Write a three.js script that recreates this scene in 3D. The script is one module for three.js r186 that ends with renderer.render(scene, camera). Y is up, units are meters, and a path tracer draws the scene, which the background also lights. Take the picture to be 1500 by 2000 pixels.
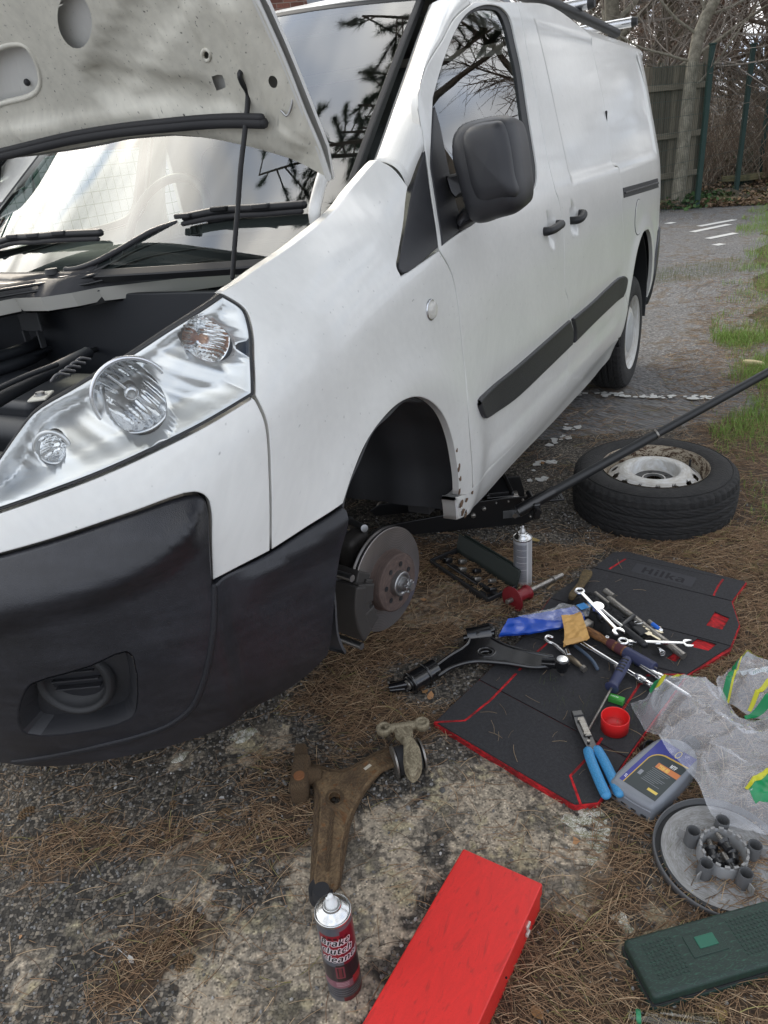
import * as THREE from 'three';
import { mergeGeometries } from 'three/addons/utils/BufferGeometryUtils.js';
import { RoundedBoxGeometry } from 'three/addons/geometries/RoundedBoxGeometry.js';
import { ImprovedNoise } from 'three/addons/math/ImprovedNoise.js';

// ---------------------------------------------------------------- camera, sky, sun, exposure
const V3 = (x, y, z) => new THREE.Vector3(x, y, z);
const FOCAL = 1447.65, PITCH = 0.4773, ROLL = -0.0991, EYE = V3(0, 1.534, 0);
const scene = new THREE.Scene();
const camera = new THREE.PerspectiveCamera(2 * Math.atan(1000 / FOCAL) * 180 / Math.PI, 0.75, 0.05, 400);
const camF = V3(0, -Math.sin(PITCH), -Math.cos(PITCH));
const camU0 = V3(0, Math.cos(PITCH), -Math.sin(PITCH));
const camR = V3(1, 0, 0).multiplyScalar(Math.cos(ROLL)).addScaledVector(camU0, Math.sin(ROLL));
const camU = V3(1, 0, 0).multiplyScalar(-Math.sin(ROLL)).addScaledVector(camU0, Math.cos(ROLL));
camera.position.copy(EYE);
camera.up.copy(camU);
camera.lookAt(EYE.clone().add(camF));
scene.add(camera);

const renderer = new THREE.WebGLRenderer({ antialias: true });
renderer.toneMapping = THREE.LinearToneMapping;
renderer.toneMappingExposure = 1.95;
renderer.shadowMap.enabled = true;

const SUN = V3(-0.375, 0.505, -0.775).normalize();
const perlin = new ImprovedNoise();
const noise3 = (x, y, z) => perlin.noise(x, y, z);
const fbm = (x, y, z, o = 4) => { let a = 0.5, s = 0; for (let i = 0; i < o; i++) { s += a * noise3(x, y, z); x *= 2.03; y *= 2.03; z *= 2.03; a *= 0.5; } return s; };
const clamp = (x, a = 0, b = 1) => Math.min(b, Math.max(a, x));
const sstep = (a, b, x) => { const t = clamp((x - a) / (b - a)); return t * t * (3 - 2 * t); };
const mix = (a, b, t) => a + (b - a) * t;
function makeRng(seed) { let a = seed >>> 0; return () => { a = (a + 0x6D2B79F5) >>> 0; let t = a; t = Math.imul(t ^ (t >>> 15), t | 1); t ^= t + Math.imul(t ^ (t >>> 7), t | 61); return ((t ^ (t >>> 14)) >>> 0) / 4294967296; }; }
{
  // bright broken winter cloud with a veiled sun
  const w = 1024, h = 512, d = new Float32Array(w * h * 4);
  for (let j = 0; j < h; j++) for (let i = 0; i < w; i++) {
    const el = ((j + 0.5) / h - 0.5) * Math.PI, az = ((i + 0.5) / w - 0.5) * 2 * Math.PI;
    const x = Math.cos(el) * Math.cos(az), y = Math.sin(el), z = Math.cos(el) * Math.sin(az);
    const yy = Math.max(y, 0) + 0.22, px = x / yy, pz = z / yy;
    const warp = fbm(px * 1.4 + 3, pz * 1.4, 1.3, 3);
    const c = fbm(px * 3.2 + pz * 1.2 + warp * 1.6, pz * 1.7 + warp * 1.0, 4.2, 5);
    const cl = sstep(-0.36, 0.10, c);
    const cs = x * SUN.x + y * SUN.y + z * SUN.z, ang = Math.acos(clamp(cs, -1, 1)) * 57.3;
    const glow = 1.6 * Math.exp(-((ang / 9) ** 2)) + 1.6 * Math.exp(-((ang / 44) ** 2));
    const up = sstep(-0.05, 0.6, y);
    const blue = [0.44 - 0.06 * up, 0.57 - 0.05 * up, 0.78], grey = [0.86, 0.88, 0.92];
    const thick = clamp(0.85 + 1.5 * fbm(px * 4.4 + pz * 2 - 7, pz * 2.2 + 2, 8.1, 4), 0.3, 1.5);
    for (let k = 0; k < 3; k++) {
      let v = mix(blue[k], grey[k] * thick * 1.08, cl);
      v += glow * [1, 0.93, 0.78][k] * mix(0.40, 1.0, cl) * (0.15 + 1.0 * thick);
      if (y < 0) v = mix(v, [0.16, 0.15, 0.13][k], sstep(0, -0.05, y));
      d[(j * w + i) * 4 + k] = v;
    }
    d[(j * w + i) * 4 + 3] = 1;
  }
  const t = new THREE.DataTexture(d, w, h, THREE.RGBAFormat, THREE.FloatType);
  t.mapping = THREE.EquirectangularReflectionMapping; t.magFilter = THREE.LinearFilter; t.minFilter = THREE.LinearFilter; t.wrapS = THREE.RepeatWrapping; t.needsUpdate = true;
  scene.background = t; scene.environment = t;
  scene.backgroundIntensity = 0.9; scene.environmentIntensity = 0.9;
}
const sun = new THREE.DirectionalLight(0xfff1de, 0.9);
sun.position.copy(SUN).multiplyScalar(30); sun.castShadow = true; sun.shadow.radius = 26;
sun.shadow.mapSize.set(2048, 2048); Object.assign(sun.shadow.camera, { left: -9, right: 9, top: 9, bottom: -9, near: 1, far: 70 });
scene.add(sun, sun.target);

// ---------------------------------------------------------------- helpers
const used = new Map();
function numbered(name) { const n = used.get(name) ?? 0; used.set(name, n + 1); return n ? `${name}_${String(n).padStart(3, '0')}` : name; }
function add(name, geo, mat, parent) {
  if (Array.isArray(geo)) geo = merge(geo);
  const m = new THREE.Mesh(geo, mat); m.name = parent ? name : numbered(name); m.castShadow = m.receiveShadow = true;
  (parent ?? scene).add(m); return m;
}
function merge(list) {
  const g = list.map(a => { let b = a.index ? a.toNonIndexed() : a; for (const k of Object.keys(b.attributes)) if (!['position', 'normal', 'uv'].includes(k)) b.deleteAttribute(k); if (!b.attributes.uv) b.setAttribute('uv', new THREE.BufferAttribute(new Float32Array(b.attributes.position.count * 2), 2)); if (!b.attributes.normal) b.computeVertexNormals(); return b; });
  return g.length === 1 ? g[0] : mergeGeometries(g);
}
function tag(o, label, category, group, kind) { if (label) o.userData.label = label; if (category) o.userData.category = category; if (group) o.userData.group = group; if (kind) o.userData.kind = kind; return o; }
function thing(name, pos, turn, label, category, group) { const g = new THREE.Group(); g.name = numbered(name); g.position.copy(pos); g.rotation.y = turn || 0; scene.add(g); return tag(g, label, category, group); }
// photo pixel (1500 x 2000) to a ray, and where it meets a level plane
function ray(u, v) { return camF.clone().addScaledVector(camR, (u - 750) / FOCAL).addScaledVector(camU, -(v - 1000) / FOCAL); }
function G(u, v, h = 0) { const d = ray(u, v), t = (h - EYE.y) / d.y; return EYE.clone().addScaledVector(d, t); }
function project(P) { const d = P.clone().sub(EYE), z = d.dot(camF); return [750 + FOCAL * d.dot(camR) / z, 1000 - FOCAL * d.dot(camU) / z, z]; }
const headingOf = (a, b) => Math.atan2(-(b.z - a.z), b.x - a.x);
function xf(g, o = {}) {
  if (o.s) g.scale(...(Array.isArray(o.s) ? o.s : [o.s, o.s, o.s]));
  if (o.rx) g.rotateX(o.rx); if (o.ry) g.rotateY(o.ry); if (o.rz) g.rotateZ(o.rz);
  if (o.p) g.translate(...o.p); return g;
}
const box = (x, y, z, p, o = {}) => xf(new RoundedBoxGeometry(x, y, z, o.seg ?? 2, Math.min(o.r ?? 0.004, x / 2.05, y / 2.05, z / 2.05)), { ...o, p });
const cyl = (r1, r2, h, p, o = {}) => xf(new THREE.CylinderGeometry(r1, r2, h, o.n ?? 24, 1, !!o.open), { ...o, p });
const lathe = (pts, o = {}) => xf(new THREE.LatheGeometry(pts.map(q => new THREE.Vector2(q[0], q[1])), o.n ?? 40), o);
function tube(pts, r, o = {}) {
  const c = o.straight ? polyPath(pts) : new THREE.CatmullRomCurve3(pts.map(p => p.isVector3 ? p : V3(...p)), !!o.closed, 'centripetal');
  const g = new THREE.TubeGeometry(c, o.seg ?? pts.length * 6, r, o.n ?? 8, !!o.closed);
  if (o.closed) return g;
  const caps = [0, 1].map(t => { const p = c.getPointAt(t); return xf(new THREE.SphereGeometry(r * 0.995, o.n ?? 8, 4), { p: [p.x, p.y, p.z] }); });
  return merge([g, ...caps]);
}
function polyPath(pts) { const c = new THREE.CurvePath(); for (let i = 1; i < pts.length; i++) c.add(new THREE.LineCurve3(V3(...(pts[i - 1].toArray?.() ?? pts[i - 1])), V3(...(pts[i].toArray?.() ?? pts[i])))); return c; }
function bar(a, b, r1, r2 = r1, n = 10) {   // tapered rod from a to b
  a = a.isVector3 ? a : V3(...a); b = b.isVector3 ? b : V3(...b);
  const g = new THREE.CylinderGeometry(r2, r1, a.distanceTo(b), n, 1), q = new THREE.Quaternion().setFromUnitVectors(V3(0, 1, 0), b.clone().sub(a).normalize());
  g.applyQuaternion(q); g.translate((a.x + b.x) / 2, (a.y + b.y) / 2, (a.z + b.z) / 2); return g;
}
function extrude(poly, depth, o = {}) {   // outline in xz, thickness along y from 0
  const s = new THREE.Shape(poly.map(p => new THREE.Vector2(p[0], -p[1])));
  for (const h of o.holes ?? []) s.holes.push(new THREE.Path(h.map(p => new THREE.Vector2(p[0], -p[1]))));
  const b = o.bevel ?? 0.002;
  const g = new THREE.ExtrudeGeometry(s, { depth: depth - 2 * b, bevelEnabled: b > 0, bevelSize: o.bs ?? b, bevelThickness: b, bevelSegments: o.bseg ?? 2, bevelOffset: -(o.bs ?? b), curveSegments: 8, steps: 1 });
  g.rotateX(-Math.PI / 2); g.translate(0, b, 0); return g;
}
function smoothPts(list, n = 6) {   // spline through points; a third entry marks a corner
  const out = [], L = list.length, starts = list.map((p, i) => p[2] ? i : -1).filter(i => i >= 0);
  if (!starts.length) { const c = new THREE.CatmullRomCurve3(list.map(p => V3(p[0], p[1], 0)), true, 'centripetal'); for (let i = 0; i < L * n; i++) { const q = c.getPoint(i / (L * n)); out.push([q.x, q.y]); } return out; }
  for (let k = 0; k < starts.length; k++) {
    const a = starts[k], b = starts[(k + 1) % starts.length], run = []; let i = a;
    do { run.push(list[i % L]); i++; } while ((i - 1) % L !== b || run.length === 1);
    if (run.length === 2) { out.push([run[0][0], run[0][1]]); continue; }
    const c = new THREE.CatmullRomCurve3(run.map(p => V3(p[0], p[1], 0)), false, 'centripetal'), m = (run.length - 1) * n;
    for (let j = 0; j < m; j++) { const q = c.getPoint(j / m); out.push([q.x, q.y]); }
  }
  return out;
}
const area2 = p => { let s = 0; for (let i = 0; i < p.length; i++) { const a = p[i], b = p[(i + 1) % p.length]; s += a[0] * b[1] - b[0] * a[1]; } return s / 2; };
function densify(poly, step) { const o = []; for (let i = 0; i < poly.length; i++) { const a = poly[i], b = poly[(i + 1) % poly.length], n = Math.max(1, Math.ceil(Math.hypot(b[0] - a[0], b[1] - a[1]) / step)); for (let k = 0; k < n; k++) o.push([mix(a[0], b[0], k / n), mix(a[1], b[1], k / n)]); } return o; }
function outNormals(poly) {   // for a counter-clockwise outline
  return poly.map((p, i) => {
    const a = poly[(i + poly.length - 1) % poly.length], b = poly[(i + 1) % poly.length];
    let e1 = [p[0] - a[0], p[1] - a[1]], e2 = [b[0] - p[0], b[1] - p[1]]; const l1 = Math.hypot(...e1) || 1e-9, l2 = Math.hypot(...e2) || 1e-9;
    let n = [e1[1] / l1 + e2[1] / l2, -e1[0] / l1 - e2[0] / l2]; const l = Math.hypot(...n) || 1e-9;
    const k = Math.min(1.6, 2 / Math.max(l, 0.4)) ; return [n[0] / l * k, n[1] / l * k];
  });
}
const offset = (poly, d) => { const n = outNormals(poly); return poly.map((p, i) => [p[0] + n[i][0] * d, p[1] + n[i][1] * d]); };
function clipCell(poly, x0, y0, x1, y1) {
  const cut = (pts, ax, lim, sign) => { const o = []; for (let i = 0; i < pts.length; i++) { const a = pts[i], b = pts[(i + 1) % pts.length], da = sign * (a[ax] - lim), db = sign * (b[ax] - lim); if (da >= 0) o.push(a); if ((da >= 0) !== (db >= 0)) { const t = da / (da - db); o.push([mix(a[0], b[0], t), mix(a[1], b[1], t)]); } } return o; };
  let q = cut(poly, 0, x0, 1); if (q.length > 2) q = cut(q, 0, x1, -1); if (q.length > 2) q = cut(q, 1, y0, 1); if (q.length > 2) q = cut(q, 1, y1, -1); return q.length > 2 ? q : null;
}
function inPoly(poly, x, y) { let c = false; for (let i = 0, j = poly.length - 1; i < poly.length; j = i++) { const a = poly[i], b = poly[j]; if ((a[1] > y) !== (b[1] > y) && x < (b[0] - a[0]) * (y - a[1]) / (b[1] - a[1]) + a[0]) c = !c; } return c; }
function polyDist(poly, x, y) { let m = 1e9; for (let i = 0; i < poly.length; i++) { const a = poly[i], b = poly[(i + 1) % poly.length], dx = b[0] - a[0], dy = b[1] - a[1], t = clamp(((x - a[0]) * dx + (y - a[1]) * dy) / (dx * dx + dy * dy + 1e-12)); m = Math.min(m, Math.hypot(x - a[0] - t * dx, y - a[1] - t * dy)); } return m; }
// sheet-metal panel: an outline (with holes) in the parameters of a curved surface map(a, b, sink) -> Vector3, with turned-in edges
function panelGeo(outline, map, o = {}) {
  const cell = o.cell ?? 0.03, gap = o.gap ?? 0.0028, lip = o.lip ?? 0.0025, depth = o.depth ?? 0.022;
  let poly = densify(outline, cell); if (area2(poly) < 0) poly.reverse(); poly = offset(poly, -gap - lip);
  const holes = (o.holes ?? []).map(h => { let q = densify(h, cell); if (area2(q) > 0) q.reverse(); return offset(q, -lip); });
  let key = poly.slice();
  for (const h of holes) { let best = [1e9]; key.forEach((p, i) => h.forEach((q, j) => { const d = Math.hypot(p[0] - q[0], p[1] - q[1]); if (d < best[0]) best = [d, i, j]; })); const [, i, j] = best; key = [...key.slice(0, i + 1), ...h.slice(j), ...h.slice(0, j + 1), ...key.slice(i)]; }
  const xs = key.map(p => p[0]), ys = key.map(p => p[1]), X0 = Math.min(...xs), X1 = Math.max(...xs), Y0 = Math.min(...ys), Y1 = Math.max(...ys);
  const P = [], N = [], U = [], e = 0.0015;
  const nrm = (a, b) => { const pa = map(a + e, b, 0).sub(map(a - e, b, 0)), pb = map(a, b + e, 0).sub(map(a, b - e, 0)); return pa.cross(pb).normalize().multiplyScalar(o.flip ? -1 : 1); };
  const put = (a, b, sink, n) => { const p = map(a, b, sink); P.push(p.x, p.y, p.z); N.push(n.x, n.y, n.z); U.push(a, b); };
  for (let x = X0; x < X1; x += cell) { const strip = clipCell(key, x, Y0 - 1, x + cell, Y1 + 1); if (!strip) continue; for (let y = Y0; y < Y1; y += cell) {
    const c = clipCell(strip, x, y, x + cell, y + cell); if (!c) continue;
    const v = c.filter((p, i) => { const q = c[(i + 1) % c.length]; return Math.hypot(p[0] - q[0], p[1] - q[1]) > 1e-6; }); if (v.length < 3) continue;
    const tris = v.length === 3 ? [[0, 1, 2]] : THREE.ShapeUtils.triangulateShape(v.map(p => new THREE.Vector2(...p)), []);
    const ns = v.map(p => nrm(...p));
    for (const t of tris) { const ar = (v[t[1]][0] - v[t[0]][0]) * (v[t[2]][1] - v[t[0]][1]) - (v[t[2]][0] - v[t[0]][0]) * (v[t[1]][1] - v[t[0]][1]); if (Math.abs(ar) < 1e-10) continue; const q = (ar > 0) !== !!o.flip ? t : [t[0], t[2], t[1]]; for (const k of q) put(v[k][0], v[k][1], 0, ns[k]); }
  } }
  const skirt = ring => {
    const on = outNormals(ring), A = ring, B = ring.map((p, i) => [p[0] + on[i][0] * lip, p[1] + on[i][1] * lip]);
    for (let i = 0; i < ring.length; i++) {
      const j = (i + 1) % ring.length;
      const dirN = (k) => { const n = nrm(...A[k]); const d = map(A[k][0] + on[k][0] * 0.004, A[k][1] + on[k][1] * 0.004, 0).sub(map(...A[k], 0)).normalize(); return [n, d]; };
      const [ni, di] = dirN(i), [nj, dj] = dirN(j);
      const quad = (p, q, r, s, np, nq, nr, ns2) => { const L = o.flip ? [[p, np], [s, ns2], [r, nr], [p, np], [r, nr], [q, nq]] : [[p, np], [r, nr], [s, ns2], [p, np], [q, nq], [r, nr]]; for (const [a, n] of L) put(a[0], a[1], a[2], n); };
      const mid = (n, d) => n.clone().add(d).normalize();
      quad([...A[j], 0], [...A[i], 0], [...B[i], lip], [...B[j], lip], nj, ni, mid(ni, di), mid(nj, dj));
      quad([...B[j], lip], [...B[i], lip], [...B[i], depth], [...B[j], depth], dj, di, di, dj);
    }
  };
  if (depth > 0) { skirt(poly); for (const h of holes) skirt(h); }
  const g = new THREE.BufferGeometry();
  g.setAttribute('position', new THREE.Float32BufferAttribute(P, 3)); g.setAttribute('normal', new THREE.Float32BufferAttribute(N, 3)); g.setAttribute('uv', new THREE.Float32BufferAttribute(U, 2));
  return g;
}
function mirrorZ(g) { const r = g.clone(); if (r.index) throw 0; const p = r.attributes.position, n = r.attributes.normal, u = r.attributes.uv; for (let i = 0; i < p.count; i++) { p.setZ(i, -p.getZ(i)); n.setZ(i, -n.getZ(i)); } const sw = (a, i, j) => { const s = a.itemSize; for (let k = 0; k < s; k++) { const t = a.array[i * s + k]; a.array[i * s + k] = a.array[j * s + k]; a.array[j * s + k] = t; } }; for (let i = 0; i < p.count; i += 3) { sw(p, i + 1, i + 2); sw(n, i + 1, i + 2); if (u) sw(u, i + 1, i + 2); } return r; }
// textures
function dataTex(w, h, fn, srgb, rep) { const d = new Uint8Array(w * h * 4); for (let j = 0; j < h; j++) for (let i = 0; i < w; i++) { const c = fn(i / w, j / h, i, j), k = (j * w + i) * 4; d[k] = clamp(c[0]) * 255; d[k + 1] = clamp(c[1]) * 255; d[k + 2] = clamp(c[2]) * 255; d[k + 3] = 255; } const t = new THREE.DataTexture(d, w, h); t.magFilter = THREE.LinearFilter; t.minFilter = THREE.LinearMipmapLinearFilter; t.generateMipmaps = true; t.wrapS = t.wrapT = THREE.RepeatWrapping; if (srgb) t.colorSpace = THREE.SRGBColorSpace; if (rep) t.repeat.set(...rep); t.needsUpdate = true; return t; }
function canvasTex(w, h, draw) { const c = document.createElement('canvas'); c.width = w; c.height = h; const x = c.getContext('2d'); draw(x, w, h); const t = new THREE.CanvasTexture(c); t.colorSpace = THREE.SRGBColorSpace; t.magFilter = THREE.LinearFilter; return t; }
// tiling noise for a texture (period 1)
function tn(u, v, f, seed, o = 4) { const a = u * Math.PI * 2, b = v * Math.PI * 2, r = f / 6.283; return fbm(Math.cos(a) * r + seed, Math.sin(a) * r + Math.cos(b) * r * 0.7, Math.sin(b) * r + seed * 1.7, o); }
const std = (color, rough, o = {}) => new THREE.MeshStandardMaterial({ color: Array.isArray(color) ? new THREE.Color().setRGB(...color) : color, roughness: rough, ...o });
const phys = (color, rough, o = {}) => new THREE.MeshPhysicalMaterial({ color: Array.isArray(color) ? new THREE.Color().setRGB(...color) : color, roughness: rough, ...o });
const speckTex = (seed, base, dark, amt, rep, f = 40) => dataTex(512, 512, (u, v) => { const n = tn(u, v, f, seed, 4), m = tn(u, v, f * 0.22, seed + 9, 3), k = clamp(0.5 + n * amt + m * amt); return [0, 1, 2].map(i => mix(dark[i], base[i], k)); }, true, rep);
// ---------------------------------------------------------------- the van (own axes: x to the rear, y up, z to its near side)
const M = {};
{
  const dirt = dataTex(1024, 1024, (u, v) => { const a = tn(u, v, 6, 1.1), b = tn(u, v, 60, 4.4, 3), c = tn(u, v, 130, 8.4, 2); let k = 0.955 + a * 0.035 + b * 0.03; if (c > 0.36) k -= (c - 0.36) * 1.2; return [k, k * 0.998, k * 0.985]; }, true, [0.9, 0.9]);
  M.paint = phys([0.77, 0.77, 0.76], 0.38, { map: dirt, clearcoat: 0.6, clearcoatRoughness: 0.09 });
  const grime = dataTex(1024, 1024, (u, v) => { const a = tn(u, v, 7, 3.1), b = tn(u, v, 46, 6.4, 3), c = tn(u, v, 120, 18.4, 2); let k = 0.92 + a * 0.08 + b * 0.07; if (c > 0.30) k -= (c - 0.30) * 2.6; return [k, k * 0.985, k * 0.93]; }, true, [1.3, 1.3]);
  M.paintIn = std([0.77, 0.77, 0.76], 0.55, { map: grime });
  const fade = dataTex(1024, 1024, (u, v) => { const a = tn(u, v, 5, 2.2), s = tn(u, v * 6, 12, 7.7, 4), f = tn(u, v, 90, 5.5, 3); const k = clamp(0.32 + a * 0.5 + s * 0.28 + f * 0.18); return [0.13 + 0.24 * k, 0.13 + 0.24 * k, 0.145 + 0.245 * k]; }, true, [0.8, 0.8]);
  const fineBump = dataTex(512, 512, (u, v) => { const a = 0.5 + tn(u, v, 160, 3.3, 2); return [a, a, a]; }, false, [6, 6]);
  M.bumper = std([0.44, 0.455, 0.50], 0.33, { map: fade, bumpMap: fineBump, bumpScale: 0.0006 });
  M.trim = std([0.024, 0.0245, 0.028], 0.45, { bumpMap: fineBump, bumpScale: 0.0005 });
  M.black = std([0.014, 0.0145, 0.016], 0.55);
  M.darkIn = std([0.05, 0.05, 0.052], 0.85);
  M.bay = std([0.016, 0.018, 0.022], 0.5);
  M.rubber = std([0.02, 0.02, 0.022], 0.72);
  M.glass = phys([0.80, 0.88, 0.84], 0, { transmission: 1, thickness: 0, ior: 2.05, side: THREE.DoubleSide });
  M.lens = phys([0.95, 0.96, 0.95], 0.05, { transmission: 1, thickness: 0, ior: 1.5, side: THREE.DoubleSide });
  M.bowl = std([0.80, 0.81, 0.82], 0.09, { metalness: 1 });
  M.chrome = std([0.60, 0.61, 0.62], 0.34, { metalness: 1 });
  M.satin = std([0.62, 0.63, 0.65], 0.26, { metalness: 1 });
  M.steel = std([0.42, 0.42, 0.42], 0.38, { metalness: 1 });
}
const van = new THREE.Group(); van.name = numbered('parked_van');
tag(van, 'white panel van with its bonnet propped open and front wheel taken off', 'van');
{
  const m = new THREE.Matrix4().set(0.49998913, -0.01324629, 0.86593037, -0.70452648, -0.01864751, 0.99948654, 0.02605641, 0.03249177, -0.86583089, -0.02917537, 0.4994854, -2.162905, 0, 0, 0, 1);
  m.decompose(van.position, van.quaternion, van.scale); van.scale.set(1, 1, 1); van.updateMatrixWorld(true); scene.add(van);
}
const vanInv = van.matrixWorld.clone().invert();
const vpx = P => project(P.clone().applyMatrix4(van.matrixWorld));
const vEye = EYE.clone().applyMatrix4(vanInv);
const vRay = (u, v) => ray(u, v).transformDirection(vanInv);
const vPlane = (u, v, ax, val) => { const d = vRay(u, v); return vEye.clone().addScaledVector(d, (val - vEye[ax]) / d[ax]); };
// plan outline of the body
const planC = new THREE.CatmullRomCurve3([[-0.985, 0], [-0.975, 0.2], [-0.94, 0.40], [-0.87, 0.58], [-0.77, 0.725], [-0.65, 0.825], [-0.50, 0.895], [-0.30, 0.935], [0, 0.945], [0.6, 0.947], [1.2, 0.948], [1.8, 0.948], [2.5, 0.945], [3.2, 0.935], [3.60, 0.918], [3.74, 0.89], [3.80, 0.82], [3.82, 0.7], [3.825, 0.4], [3.83, 0]].map(p => V3(p[0], 0, p[1])), false, 'centripetal');
planC.arcLengthDivisions = 1200;
const planL = planC.getLength(), PT = []; let S0 = 0;
for (let i = 0; i <= 1600; i++) { const p = planC.getPointAt(i / 1600), t = planC.getTangentAt(i / 1600); PT.push([p.x, p.z, t.x, t.z]); if (p.x < 0) S0 = i / 1600 * planL; }
function plan(s) { const f = clamp((s + S0) / planL, 0, 0.99999) * 1600, i = Math.floor(f), t = f - i, a = PT[i], b = PT[i + 1]; const q = a.map((x, k) => mix(x, b[k], t)), l = Math.hypot(q[2], q[3]); return [q[0], q[1], q[2] / l, q[3] / l]; }
const lerpTab = tab => x => { if (x <= tab[0][0]) return tab[0][1]; for (let i = 1; i < tab.length; i++) if (x <= tab[i][0]) { const a = tab[i - 1], b = tab[i]; return mix(a[1], b[1], (x - a[0]) / (b[0] - a[0])); } return tab[tab.length - 1][1]; };
function splineTab(tab) { // monotone-ish smooth lookup
  const n = tab.length, m = []; for (let i = 0; i < n; i++) { if (i === 0) m.push((tab[1][1] - tab[0][1]) / (tab[1][0] - tab[0][0])); else if (i === n - 1) m.push((tab[i][1] - tab[i - 1][1]) / (tab[i][0] - tab[i - 1][0])); else { const a = (tab[i][1] - tab[i - 1][1]) / (tab[i][0] - tab[i - 1][0]), b = (tab[i + 1][1] - tab[i][1]) / (tab[i + 1][0] - tab[i][0]); m.push(a * b <= 0 ? 0 : 2 * a * b / (a + b)); } }
  return x => { if (x <= tab[0][0]) return tab[0][1] + (x - tab[0][0]) * m[0]; if (x >= tab[n - 1][0]) return tab[n - 1][1] + (x - tab[n - 1][0]) * m[n - 1]; let i = 1; while (x > tab[i][0]) i++; const a = tab[i - 1], b = tab[i], h = b[0] - a[0], t = (x - a[0]) / h; return (1 + 2 * t) * (1 - t) ** 2 * a[1] + t * (1 - t) ** 2 * h * m[i - 1] + t * t * (3 - 2 * t) * b[1] + t * t * (t - 1) * h * m[i]; };
}
const insetSide = splineTab([[0.20, 0.13], [0.28, 0.10], [0.34, 0.075], [0.40, 0.045], [0.48, 0.022], [0.60, 0.006], [0.76, 0], [1.0, 0.0], [1.14, 0.006], [1.24, 0.018], [1.35, 0.042], [1.5, 0.077], [1.65, 0.112], [1.78, 0.148], [1.86, 0.18]]);
const insetNose = splineTab([[0.20, 0.14], [0.28, 0.105], [0.34, 0.085], [0.48, 0.035], [0.65, 0.0], [0.80, 0], [0.90, 0.02], [0.98, 0.058], [1.07, 0.16], [1.15, 0.28], [1.23, 0.42]]);
const wingTop = splineTab([[-0.6, 1.19], [-0.46, 1.235], [-0.2, 1.31], [0, 1.36], [0.2, 1.40]]);
function inset(s, x, y) {
  const wn = sstep(-0.42, -0.86, x);
  let a = insetSide(y);
  if (x < 0.34) { const t = clamp((y - (wingTop(x) - 0.24)) / 0.24, 0, 1.15); a += 0.12 * t ** 2.3 * sstep(0.34, 0.02, x); }
  a = mix(a, insetNose(y), wn);
  // wide wheel-arch swell, shoulder crease and pressed-in load-bay panels
  const r = Math.hypot(x + 0.03, (y - 0.50)); if (x > -0.6 && x < 0.6) a -= 0.013 * Math.exp(-(((r - 0.42) / 0.07) ** 2)) * sstep(-0.6, -0.4, x);
  const r2 = Math.hypot(x - 3.0, y - 0.48); if (x > 2.4 && x < 3.6) a -= 0.012 * Math.exp(-(((r2 - 0.42) / 0.06) ** 2));
  a += 0.012 * sstep(1.49, 1.52, x) * sstep(3.50, 3.46, x) * sstep(1.255, 1.285, y) * sstep(1.80, 1.765, y);
  a -= 0.006 * Math.exp(-(((y - (0.83 + 0.03 * x)) / 0.02) ** 2)) * sstep(0.5, 0.8, x) * 0;
  a += 0.010 * sstep(0.82, 0.72, y) * sstep(0.50, 0.56, y) * sstep(0.4, 0.6, x) * sstep(2.5, 2.3, x);
  return a;
}
const dimples = [];   // door-handle dishes: [s, y]
function body(s, y, sink = 0, extra) {
  const [x, z, tx, tz] = plan(s);
  let a = inset(s, x, y) + sink; if (extra) a -= extra(s, y);
  for (const [ds, dy] of dimples) { const q = ((s - ds) / 0.040) ** 2 + ((y - dy) / 0.062) ** 2; if (q < 1) a += 0.020 * (1 - q) ** 0.7; }
  return V3(x + tz * a, y, z - tx * a);   // outward normal of the plan curve is (-tz, tx)
}
function onBody(u, v, guess) {   // pixel -> (s, y) on the body surface
  let g = guess; if (!g) { const p = vPlane(u, v, 'z', 0.92); let s = p.x; if (p.x < -0.3) s = -0.3 + (p.x + 0.3) * 1.15; g = [clamp(s, -1.25, 3.9), clamp(p.y, 0.25, 1.85)]; }
  let [s, y] = g;
  for (let k = 0; k < 40; k++) {
    const q = vpx(body(s, y)), e = [u - q[0], v - q[1]]; if (Math.hypot(...e) < 0.02) break;
    const h = 0.002, a = vpx(body(s + h, y)), b = vpx(body(s, y + h));
    const J = [(a[0] - q[0]) / h, (b[0] - q[0]) / h, (a[1] - q[1]) / h, (b[1] - q[1]) / h], D = J[0] * J[3] - J[1] * J[2]; if (Math.abs(D) < 1) break;
    let ds = (e[0] * J[3] - e[1] * J[1]) / D, dy = (e[1] * J[0] - e[0] * J[2]) / D; const l = Math.max(Math.abs(ds), Math.abs(dy)); const m = l > 0.08 ? 0.08 / l : 1; s += ds * m; y += dy * m; s = clamp(s, -1.32, 4.4); y = clamp(y, 0.2, 1.95);
  }
  return [s, y];
}
let lastG = null;
const B = pts => { lastG = null; return pts.map(p => { if (p[2] === 'r') return [p[0], p[1], p[3] ?? 0]; const q = onBody(p[0], p[1]); const chk = vpx(body(...q)); if (Math.hypot(chk[0] - p[0], chk[1] - p[1]) > 3) console.log('pixel miss', p, q.map(t => t.toFixed(2)), chk.map(t => t.toFixed(0))); return [...q, p[2] ?? 0]; }); };
const Bs = (pts, n = 5) => smoothPts(B(pts), n);
function vanPanel(name, outline, mat, parent = van, o = {}) { const g = panelGeo(outline, o.map ?? ((a, b, k) => body(a, b, k + (o.sink ?? 0), o.extra)), { ...o, flip: o.flipped }); const m = add(name, g, mat, parent); if (o.both) add(name, mirrorZ(g), mat, parent === van ? van : parent); return m; }
const SN = -S0 + 0.0005;   // s at the middle of the nose
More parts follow.
